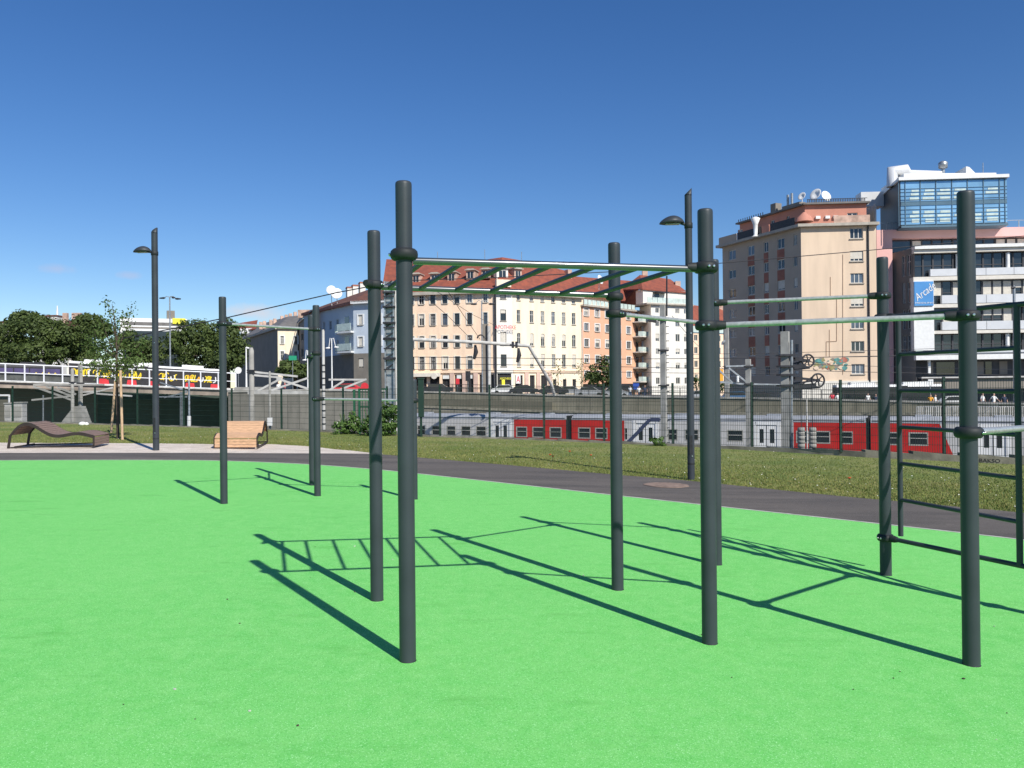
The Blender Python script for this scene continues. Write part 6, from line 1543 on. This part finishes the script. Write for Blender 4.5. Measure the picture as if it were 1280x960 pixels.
# ================================================================== STREET LIFE
def car(px, d, label, mat, rz=0., L_=4.2, H_=1.45):
    b = S(px, d); t = thing('parked_car', label, 'car', b, 'cars parked along the far street'); c, s = math.cos(rz), math.sin(rz)
    W = lambda x, y, z: Vector((b.x + x * c - y * s, b.y + x * s + y * c, b.z + z))
    prof = [(-.5, .25), (-.5, .55), (-.46, .62), (-.38, .66), (-.26, .97), (.12, 1.0), (.30, .68), (.46, .60), (.5, .45), (.5, .25)]
    mb = MB(); poly = [W(x * L_, -.85, z * H_) for x, z in prof]; mb.slab(poly, W(0, 1.7, 0) - W(0, 0, 0)); mb.build('body', mat, t, recalc=True)
    gl = [(-.34, .68), (-.25, .93), (.11, .955), (.26, .69)]
    for y in (-.856, .856): mb = MB(); mb.slab([W(x * L_, y, z * H_) for x, z in gl], (W(0, .006, 0) - W(0, 0, 0)) * (1 if y < 0 else -1)); mb.build('side_window', 'glass', t, recalc=True)
    for x in (-.31, .31):
        for y in (-.78, .78): mb = MB(); mb.lathe(W(x * L_, y - .09, .31), [(.31, 0), (.31, .18)], 16, axis=W(0, 1, 0) - W(0, 0, 0)); mb.build('wheel', 'tyre', t)
    return t
for px, d, m_, rz, lab in ((655, 118, 'car_dark', 0, 'black car parked in front of the pharmacy side'), (692, 117, 'car_dark', .05, 'dark car under the first sparse street tree'), (712, 119, 'car_silver', .0, 'silver car between the two sparse street trees'), (737, 116, 'car_silver', -.1, 'silver grey car beside the bushy round street tree'), (768, 118, 'car_silver', 0, 'silver car behind the rear monkey bar post'), (548, 116, 'car_dark', 0, 'dark car in front of the shop with cream awning'),
                            (921, 97, 'car_blue', 0, 'blue car before the shaded tower side'), (950, 96, 'car_dark', 0, 'dark car before the shaded tower side, nearer the wheel mast'), (632, 120, 'white', 0, 'white car right of the yellow pharmacy sign'), (436, 100, 'red', 0, 'red car below the blue corner house'), (878, 98, 'car_silver', 0, 'silver car left of the tower behind the big post')):
    car(px, d, lab, m_, rz)
# van-like cabinet and white van
t = car(1192, 84, 'white car passing in front of the office ground floor', 'white')
# long bus in front of the tower
make_bus('low dark-glazed bus with white roof and red skirt before the tower and office', 1046, 481.2, 86, 1182, 479.8, 84, ('dark_iron', 'glass', 'red', 'white'), H_=2.9, joints=(.62,))
# pale platform fence at right
t = thing('platform_fence', 'pale slatted fence behind the train roof at the right edge', 'fence', (P(1200, 520, 62).x, 62, ZB))
for a, b in ((1146, 1180), (1180, 1214), (1214, 1248), (1248, 1300)):
    mb = MB(); pa, pb = P(a, 508.5, 63), P(b, 508, 62); n = int((b - a) / 2.4)
    mb.bar(pa, pb, .06, .08); pa2, pb2 = P(a, 524, 63), P(b, 524, 62); mb.bar(pa2, pb2, .06, .08)
    for k in range(n): s_ = k / n; mb.bar(pa.lerp(pb, s_), pa2.lerp(pb2, s_), .05, .08, up=Vector((0, 1, 0)))
    mb.build('fence_panel', 'concrete_l', t)
mb = MB(); mb.slab([P(1140, 521, 66), P(1310, 520, 66), P(1310, 560, 66), P(1140, 560, 66)], (0, .4, 0)); mb.build('base_wall', 'concrete', t, recalc=True)

# people: one continuous skinned body each, small in the picture
def person(b, label, shirt, legs, h=1.74, stride=.12, lean=0., face=0., hair='bark'):
    k = h / 1.74; V_ = [(0, 0, .94), (0, 0, 1.12), (0, lean * .3, 1.36), (0, lean * .45, 1.50), (0, lean * .5 - .01, 1.60), (0, lean * .5 - .02, 1.72),
         (-.19, lean * .4, 1.42), (-.25, stride * .6, 1.16), (-.23, stride * 1.4 - .08, .92), (.19, lean * .4, 1.42), (.25, -stride * .6, 1.16), (.23, -stride * 1.4 - .08, .92),
         (-.10, 0, .88), (-.11, -stride - .03, .48), (-.11, -stride * 1.5 + .04, .07), (-.11, -stride * 1.5 - .12, .04), (.10, 0, .88), (.11, stride - .03, .48), (.11, stride * 2 + .04, .07), (.11, stride * 2 - .12, .04)]
    E_ = [(0, 1), (1, 2), (2, 3), (3, 4), (4, 5), (2, 6), (6, 7), (7, 8), (2, 9), (9, 10), (10, 11), (0, 12), (12, 13), (13, 14), (14, 15), (0, 16), (16, 17), (17, 18), (18, 19)]
    Rr = [.13, .12, .15, .06, .10, .085, .06, .045, .035, .06, .045, .035, .09, .065, .045, .04, .09, .065, .045, .04]
    me = bpy.data.meshes.new('person'); c, s = math.cos(face), math.sin(face)
    me.from_pydata([((x * c - y * s) * k, (x * s + y * c) * k, z * k) for x, y, z in V_], E_, [])
    o = bpy.data.objects.new('tmp', me); COL.objects.link(o)
    md = o.modifiers.new('s', 'SKIN'); 
    if not me.skin_vertices: bpy.context.view_layer.objects.active = o; 
    sv = me.skin_vertices[0].data if me.skin_vertices else None
    if sv:
        for i, r in enumerate(Rr): sv[i].radius = (r * k, r * k); sv[i].use_root = (i == 0)
    md2 = o.modifiers.new('u', 'SUBSURF'); md2.levels = 1; md2.render_levels = 1
    dg = bpy.context.evaluated_depsgraph_get(); dg.update(); m2 = bpy.data.meshes.new_from_object(o.evaluated_get(dg)); bpy.data.objects.remove(o)
    m2.materials.clear()
    for mm in (shirt, legs, 'skin', hair, 'tyre'): m2.materials.append(MAT[mm])
    for f in m2.polygons:
        z = f.center.z / k; x, y = (f.center.x * c + f.center.y * s) / k, (-f.center.x * s + f.center.y * c) / k
        f.material_index = 0; f.use_smooth = True
        if z > 1.49: f.material_index = 3 if (z > 1.68 or y > lean * .5 + .03) else 2
        elif abs(x) > .2 and z < 1.2: f.material_index = 2
        elif z < .10: f.material_index = 4
        elif z < .96 and abs(x) < .2: f.material_index = 1
    o = bpy.data.objects.new('person', m2); COL.objects.link(o); o.location = b; WL[o.name] = Vector(b); tag(o, label, 'person'); return o
PE = [(787.5, 97, 'white', 'denim', .05, 'person in a white shirt standing left of the blue road sign'), (798.5, 97, 'white', 'navy', .08, 'person in a white shirt standing right of the blue road sign'), (806, 98, 'navy', 'navy', .1, 'person in dark clothes walking right of the white-shirted pair'),
      (1047, 79, 'white', 'denim', .08, 'person in a white shirt at the left end of the low bus'), (1084.5, 79, 'white', 'olive', .05, 'person in a white top before the middle of the low bus'), (1094.5, 79.5, 'navy', 'navy', .1, 'person in dark clothes right of the white top before the bus'),
      (1163, 78, 'orange', 'denim', .12, 'person in an orange top before the right end of the bus'), (1169, 78.5, 'white', 'navy', .1, 'person in a pale top beside the orange top, before the bus'), (1242, 76, 'white', 'skin', .28, 'person in white striding right near the office terrace'), (1228, 79, 'white', 'navy', .05, 'person in a white top waiting left of the striding one'), (1255, 77, 'navy', 'navy', .05, 'person in black standing at the right beside the grey street lamp'),
      (348, 98, 'white', 'denim', .06, 'person in white behind the left strut frame'), (356, 99, 'sign_red', 'navy', .06, 'person in red behind the left strut frame'), (1040, 80, 'sign_red', 'denim', .1, 'person in red left of the white shirt at the bus end')]
for px, d, sh, lg, st, lab in PE:
    b = S(px, d); person(b, lab, sh, lg, stride=st, face=random.uniform(-.8, .8), h=random.uniform(1.62, 1.82))

# ================================================================== VEGETATION
def leaf_mesh(name, C, Nn, size, mat, parent, loc, aspect=1.5):
    """many small leaf quads: C centres (n,3), Nn normals (n,3)"""
    n = len(C); C = np.asarray(C, float); Nn = np.asarray(Nn, float); Nn /= np.linalg.norm(Nn, axis=1)[:, None] + 1e-9
    a = rng.normal(size=(n, 3)); t1 = np.cross(Nn, a); t1 /= np.linalg.norm(t1, axis=1)[:, None] + 1e-9; t2 = np.cross(Nn, t1)
    s = size * rng.uniform(.6, 1.35, n)[:, None]
    q = np.stack([C - t1 * s * .5 * aspect, C + t2 * s * .42 + Nn * s * .1, C + t1 * s * .5 * aspect, C - t2 * s * .42 + Nn * s * .1], 1).reshape(-1, 3) - np.array(loc)
    me = bpy.data.meshes.new(name); me.vertices.add(4 * n); me.vertices.foreach_set('co', q.ravel())
    me.loops.add(4 * n); me.loops.foreach_set('vertex_index', np.arange(4 * n)); me.polygons.add(n); me.polygons.foreach_set('loop_start', np.arange(n) * 4); me.polygons.foreach_set('loop_total', np.full(n, 4))
    me.update(calc_edges=True); me.materials.append(MAT[mat]); o = bpy.data.objects.new(name, me); COL.objects.link(o); o.parent = parent; o.location = Vector(loc) - wl(parent); WL[o.name] = Vector(loc); return o
def crown_points(blobs, nclump, per, spread):
    C, N = [], []
    vol = np.array([b[3] * b[4] * b[5] for b in blobs]) ** .67; vol /= vol.sum()
    for b, f in zip(blobs, vol):
        for _ in range(max(3, int(nclump * f))):
            d = rng.normal(size=3); d /= np.linalg.norm(d); r = rng.uniform(.45, 1.0) ** .5 * rng.uniform(.85, 1.1)
            c = np.array([b[0] + d[0] * b[3] * r, b[1] + d[1] * b[4] * r, b[2] + d[2] * b[5] * r]); s_ = spread * rng.uniform(.6, 1.3)
            m = int(per * rng.uniform(.6, 1.3)); pd = rng.normal(size=(m, 3)); pd /= np.linalg.norm(pd, axis=1)[:, None]
            C.append(c + pd * s_ * rng.uniform(.5, 1, m)[:, None] * np.array([1.15, 1.15, .75])); N.append(pd * .8 + rng.normal(size=(m, 3)) * .5 + d * .5 + np.array([0, 0, .35]))
    return np.concatenate(C), np.concatenate(N)
def tree(base, label, blobs, nclump, per, spread, size, mat='leaf', trunk_r=.25, cat='tree', group=None, name='tree'):
    t = thing(name, label, cat, base, group); loc = tuple(base)
    C, N = crown_points(blobs, nclump, per, spread); leaf_mesh('crown', C, N, size, mat, t, loc)
    mb = MB(); zc = min(b[2] for b in blobs); cx = sum(b[0] for b in blobs) / len(blobs); cy = sum(b[1] for b in blobs) / len(blobs)
    top = Vector((cx, cy, zc)); mb.tube([base, Vector(base).lerp(top, .6) + Vector((trunk_r * .4, 0, 0)), top], [trunk_r, trunk_r * .8, trunk_r * .6], 9)
    for b in blobs:
        q = Vector(b[:3]); mb.tube([top, top.lerp(q, .5) + Vector((0, 0, .2)), q], [trunk_r * .5, trunk_r * .32, trunk_r * .12], 6)
    mb.build('trunk', 'bark', t); return t
def blob(px, py, d, wpx, hpx, dep=None):
    p = P(px, py, d); w_ = wpx * d / F; h_ = hpx * d / F; return (p.x, p.y, p.z, w_ / 2, dep or w_ / 2, h_ / 2)
TG = 'mature street trees behind the bridge'
def big(pxb, d, label, bl, n=150, size=.27, z=.6, mat='leaf', per=60, spread=1.0):
    p = P(pxb, 480, d); tree(Vector((p.x, p.y, z)), label, [blob(*b) for b in bl], n, per, spread, size, mat, .35, group=TG)
big(12, 118, 'dense dark tree at the far left edge behind the bridge', [(5, 425, 116, 62, 46), (-25, 430, 118, 60, 50), (15, 445, 113, 60, 36)], 190)
big(52, 116, 'broad dark tree behind the violet bus', [(45, 414, 114, 70, 38), (86, 418, 114, 44, 30), (70, 428, 114, 60, 46), (45, 443, 111, 70, 34)], 210)
big(92, 120, 'dark tree right of the broad one, behind the buses', [(95, 430, 118, 40, 34), (104, 444, 117, 36, 26)], 80)
big(36, 165, 'rounded tree crown topping the left tree mass', [(32, 401, 160, 38, 20), (46, 404, 160, 30, 16)], 60, size=.5, spread=1.2)
big(116, 170, 'distant tree beside the small pale gable', [(113, 402, 168, 34, 18), (124, 412, 168, 30, 20)], 55, size=.5, spread=1.2)
big(162, 125, 'thin-crowned tree behind the young staked tree', [(150, 440, 122, 60, 34), (180, 442, 122, 50, 34), (198, 440, 122, 40, 34), (165, 425, 124, 46, 24)], 120, mat='leaf')
big(245, 118, 'dense tree left of the front left rig post, behind the bridge', [(243, 420, 115, 54, 46), (228, 435, 114, 36, 44), (250, 446, 112, 54, 30)], 170)
big(285, 116, 'dense tree right of the front left rig post, behind the bridge', [(280, 424, 113, 48, 48), (294, 438, 112, 26, 46), (278, 450, 110, 40, 24)], 150)
big(365, 108, 'low green tree before the cream end house', [(362, 461, 104, 34, 20), (378, 464, 104, 26, 18)], 55, size=.32, spread=.6)
p = S(752, 108); tree(p, 'bushy round street tree left of the rear monkey bar post', [blob(751, 468, 108, 34, 30), blob(742, 474, 108, 26, 20), blob(757, 456, 108, 22, 22), blob(762, 473, 108, 20, 22)], 120, 18, .6, .26, 'leaf', .14, group='street trees across the railway')
for px, lab in ((697, 'left sparse young street tree before the cream house'), (726, 'right sparse young street tree before the cream house')):
    p = S(px, 110); tree(p, lab, [blob(px, 470, 110, 18, 30), blob(px + 1, 456, 110, 10, 18)], 34, 4, .55, .2, 'olive', .06, group='street trees across the railway')
p = S(895, 100); tree(p, 'small dark shrub-like tree left of the tower behind the big post', [blob(893, 478, 100, 14, 26), blob(905, 484, 100, 16, 14), blob(868, 478, 100, 12, 24)], 40, 14, .5, .24, 'leaf', .08, group='street trees across the railway')

# young staked tree on the lawn
b = G(147.5, 548.5); t = thing('young_tree', 'slender young tree tied between wooden stakes on the lawn', 'tree', b)
dT = b.y
def TP(px, py, dd=0.): return P(px, py, dT + dd)
mb = MB(); mb.tube([b, TP(147, 520), TP(146, 480), TP(146, 440), TP(144, 405), TP(140, 380)], [.045, .04, .035, .028, .018, .006], 10)
limbs = [((146, 470), (125, 442), (113, 425)), ((146, 462), (165, 440), (180, 424)), ((146, 450), (133, 418), (126, 398)), ((145, 440), (158, 412), (165, 382)), ((144, 420), (138, 395), (134, 375)), ((146, 468), (160, 455), (176, 452)), ((146, 466), (128, 460), (116, 455)), ((145, 430), (152, 405), (156, 392)), ((145, 448), (120, 428), (118, 410))]
cent = []
for L3 in limbs:
    dd = random.uniform(-.5, .5); q = [TP(*L3[0]), TP(*L3[1], dd * .6), TP(*L3[2], dd)]; mb.tube(q, [.018, .011, .004], 6)
    for k in range(11):
        s_ = .25 + .75 * k / 10; a = q[0].lerp(q[1], s_ * 2) if s_ < .5 else q[1].lerp(q[2], s_ * 2 - 1); cent.append(a)
for k in range(9): cent.append(TP(146 - k * .7, 470 - 10 * k))
for a_, b2_ in (((140, 400), (133, 372)), ((150, 410), (163, 378)), ((142, 395), (137, 376))):
    pass
mb.build('trunk', 'bark', t)
C, N = [], []
for c in cent:
    low = c.z < TP(146, 425).z; m = 34 if low else 9
    if low and random.random() < .15: m = 6
    C.append(np.array(c) + rng.normal(size=(m, 3)) * np.array([.17, .17, .12]) * (1.0 if low else .55)); N.append(rng.normal(size=(m, 3)) + np.array([0, 0, .5]))
leaf_mesh('crown', np.concatenate(C), np.concatenate(N), .058, 'leaf_y', t, tuple(b))
for i, (pb, pt, lab) in enumerate((((153, 550), (150.5, 463), 'bright pine stake right of the young tree trunk'), ((139, 541), (144, 476), 'pale pine stake left of the young tree trunk'), ((147, 537.5), (146.5, 470), 'pine stake standing behind the young tree trunk'))):
    g = G(*pb); q = P(pt[0], pt[1], g.y - .05 * i); mb = MB(); mb.tube([g, q], .036, 12); tag(mb.build('tree_stake', 'stake', loc=g), lab, 'stake', 'stakes around the young tree')
# flowering bush by the gate
for px, w_, n_, lab in ((438, 34, 44, 'low green bush at the left foot of the gate frame'), (481, 50, 110, 'larger green bush with small white flowers between the two front posts')):
    q = on_fence(px); b = Vector((q.x, q.y - .55, gz(q.x, q.y - .55))); t = thing('bush', lab, 'bush', b, 'bushes at the fence')
    top_ = P(px, 499 if px > 450 else 513, b.y); ws = w_ * b.y / F / 2; hh = top_.z - b.z
    bl = [(b.x, b.y, b.z + hh * .35, ws, .4, hh * .4), (b.x - ws * .5, b.y, b.z + hh * .25, ws * .6, .4, hh * .3), (b.x + ws * .4, b.y, b.z + hh * .55, ws * .5, .35, hh * .45)]
    C, N = crown_points(bl, n_, 34, .13); C[:, 2] = np.maximum(C[:, 2], b.z + .02); leaf_mesh('foliage', C, N, .062, 'leaf_s', t, tuple(b))
    C, N = crown_points(bl, int(n_ * .6), 2, .14); C[:, 1] -= .08; C[:, 2] = np.maximum(C[:, 2], b.z + .1); leaf_mesh('flowers', C, N, .03, 'daisy', t, tuple(b), 1.)
    mb = MB()
    for k in range(14): a = random.uniform(-1, 1); mb.tube([b + Vector((a * ws * .3, 0, -.02)), b + Vector((a * ws * .9, random.uniform(-.2, .2), hh * random.uniform(.4, .95)))], .008, 5)
    mb.build('stems', 'leaf_s', t)
q = on_fence(822); b = Vector((q.x, q.y - .3, gz(q.x, q.y - .3))); t = thing('weed_tuft', 'tuft of taller weeds at the fence foot left of the leaning lamp', 'weeds', b)
C, N = crown_points([(b.x, b.y, b.z + .1, .34, .12, .16)], 16, 18, .06); C[:, 2] = np.maximum(C[:, 2], b.z + .01); leaf_mesh('leaves', C, N, .05, 'leaf_s', t, tuple(b), 2.2)

# grass blades on the lawn
def scatter(n, pxr, pyr_f, dens=None):
    out = []
    for _ in range(n):
        px = rng.uniform(*pxr); y0, y1 = pyr_f(px); py = rng.uniform(0, 1) ** .8 * (y1 - y0) + y0; out.append((px, py))
    return out
fpx = [p[0] for p in far_px]; fpy = [p[1] for p in far_px]; spx = [p[0] for p in sfar]; spy = [p[1] for p in sfar]
kpx = [p[0] for p in KL]; kpy = [p[1] for p in KL]
def lawn_rng(px):
    yb_ = float(np.interp(px, fpx, fpy)); 
    if px < 478: yb_ = float(np.interp(px, spx, spy))
    return float(np.interp(px, kpx, kpy)) + .8, yb_ + .4
def blades(name, n, hmin, hmax, mat, wid=.006, edge=None):
    V = []; 
    for px, py in scatter(n, (-60, 1340), lawn_rng if edge is None else edge):
        g = G(px, py); h = rng.uniform(hmin, hmax); a = rng.uniform(0, PI); dx, dy = math.cos(a) * wid, math.sin(a) * wid; lx, ly = rng.normal(0, h * .35), rng.normal(0, h * .35)
        V += [(g.x - dx, g.y - dy, g.z), (g.x + dx, g.y + dy, g.z), (g.x + lx, g.y + ly, g.z + h)]
    m = len(V) // 3; me = bpy.data.meshes.new(name); me.vertices.add(3 * m); me.vertices.foreach_set('co', np.array(V).ravel()); me.loops.add(3 * m); me.loops.foreach_set('vertex_index', np.arange(3 * m))
    me.polygons.add(m); me.polygons.foreach_set('loop_start', np.arange(m) * 3); me.polygons.foreach_set('loop_total', np.full(m, 3)); me.update(calc_edges=True); me.materials.append(MAT[mat])
    o = bpy.data.objects.new(name, me); COL.objects.link(o); o['kind'] = 'stuff'; return o
blades('grass', 80000, .012, .036, 'grass', .009)
blades('dry_grass', 18000, .012, .034, 'grass_dry', .007, lambda px: (lawn_rng(px)[1] - (lawn_rng(px)[1] - lawn_rng(px)[0]) * .55, lawn_rng(px)[1]))
C, N = [], []
for px, py in scatter(170, (120, 1300), lawn_rng):
    g = G(px, py); C.append((g.x, g.y, g.z + rng.uniform(.03, .05))); N.append((0, -.4, 1))
o = leaf_mesh('daisies', C, N, .022, 'daisy', None, (0, 0, 0), 1.); o['kind'] = 'stuff'
for i, (px, py, lab) in enumerate(((687, 572.5, 'leftmost of the orange poppies in the lawn'), (690.5, 574.5, 'poppy just right of the leftmost one in the lawn'), (711.5, 568, 'middle orange poppy, highest up the lawn'), (738, 573, 'rightmost orange poppy before the rear monkey bar post'), (1061, 603.5, 'single pale orange poppy left of the ladder post'))):
    g = G(px, py + 2); t = thing('poppy', lab, 'poppy', g, 'poppies in the lawn'); mb = MB(); mb.tube([g, g + Vector((.01, 0, .10))], .004, 5); mb.build('stem', 'leaf_s', t)
    mb = MB(); mb.lathe(g + Vector((.01, 0, .095)), [(.006, 0), (.020, .008), (.029, .022), (.027, .026), (.008, .012)], 10); mb.build('petals', 'poppy', t)
# ================================================================== LIGHT, SKY, CAMERA
sun_dir = Vector((.631, -.966, 1.0)).normalized()
L = bpy.data.lights.new('sun', 'SUN'); L.energy = 5.0; L.angle = R(.53); L.color = (1.0, .95, .865)
lo = bpy.data.objects.new('sun', L); COL.objects.link(lo); lo.rotation_euler = sun_dir.to_track_quat('Z', 'Y').to_euler()
w = bpy.data.worlds.new('World'); sc.world = w; w.use_nodes = True; nt = w.node_tree; bg = nt.nodes['Background']
sky = nt.nodes.new('ShaderNodeTexSky'); sky.sky_type = 'NISHITA'; sky.sun_disc = False
sky.sun_elevation = math.asin(sun_dir.z); sky.sun_rotation = math.atan2(sun_dir.x, sun_dir.y)
sky.air_density = 1.0; sky.dust_density = .0; sky.ozone_density = 4.0; sky.altitude = 250
tc = nt.nodes.new('ShaderNodeTexCoord')
# a few faint low clouds on the left horizon
def cloud(center, sx, sz, nscale, amt, col, prev):
    v = Vector(center).normalized(); az = math.atan2(v.x, v.y); el = math.asin(v.z)
    sep = nt.nodes.new('ShaderNodeSeparateXYZ'); nt.links.new(tc.outputs['Generated'], sep.inputs[0])
    def mth(op, a, b=None):
        n = nt.nodes.new('ShaderNodeMath'); n.operation = op
        for s_, q_ in zip(n.inputs, (a, b)):
            if q_ is None: continue
            if isinstance(q_, (int, float)): s_.default_value = q_
            else: nt.links.new(q_, s_)
        return n.outputs[0]
    A = mth('ARCTAN2', sep.outputs[0], sep.outputs[1]); B = mth('ARCSINE', sep.outputs[2])
    dx = mth('DIVIDE', mth('SUBTRACT', A, az), sx); dz = mth('DIVIDE', mth('SUBTRACT', B, el), sz)
    d = mth('SQRT', mth('ADD', mth('MULTIPLY', dx, dx), mth('MULTIPLY', dz, dz)))
    n = noise(nt, tc.outputs['Generated'], nscale, 6, .6)
    f = mth('MULTIPLY', ramp(nt, mth('SUBTRACT', mth('MULTIPLY', n, 2.2), d), 0.1, .9), amt)
    return mix_rgb(nt, f, prev, col)
hs = nt.nodes.new('ShaderNodeHueSaturation'); hs.inputs['Saturation'].default_value = 1.24; hs.inputs['Hue'].default_value = .509; hs.inputs['Value'].default_value = 1.06; nt.links.new(sky.outputs[0], hs.inputs['Color']); c = hs.outputs[0]
c = cloud(ray(310, 390), .045, .011, 28, .8, (6.5, 6.7, 7.4), c)
c = cloud(ray(70, 336), .022, .008, 30, .3, (6.2, 5.2, 6.0), c)
c = cloud(ray(162, 344), .016, .005, 30, .25, (6.2, 5.2, 6.0), c)
nt.links.new(c, bg.inputs[0]); bg.inputs[1].default_value = .098
cam = bpy.data.cameras.new('camera'); co = bpy.data.objects.new('camera', cam); COL.objects.link(co)
cam.sensor_width = 36; cam.lens = F / 1280 * 36; cam.clip_start = .05; cam.clip_end = 6000
m3 = Matrix((RT, UP, -FW)).transposed(); co.matrix_world = Matrix.Translation(O) @ m3.to_4x4()
sc.camera = co
sc.view_settings.view_transform = 'Standard'; sc.view_settings.look = 'None'; sc.view_settings.exposure = .12; sc.view_settings.gamma = 1
sc.render.engine = 'CYCLES'
sc.cycles.max_bounces = 6; sc.cycles.transparent_max_bounces = 6
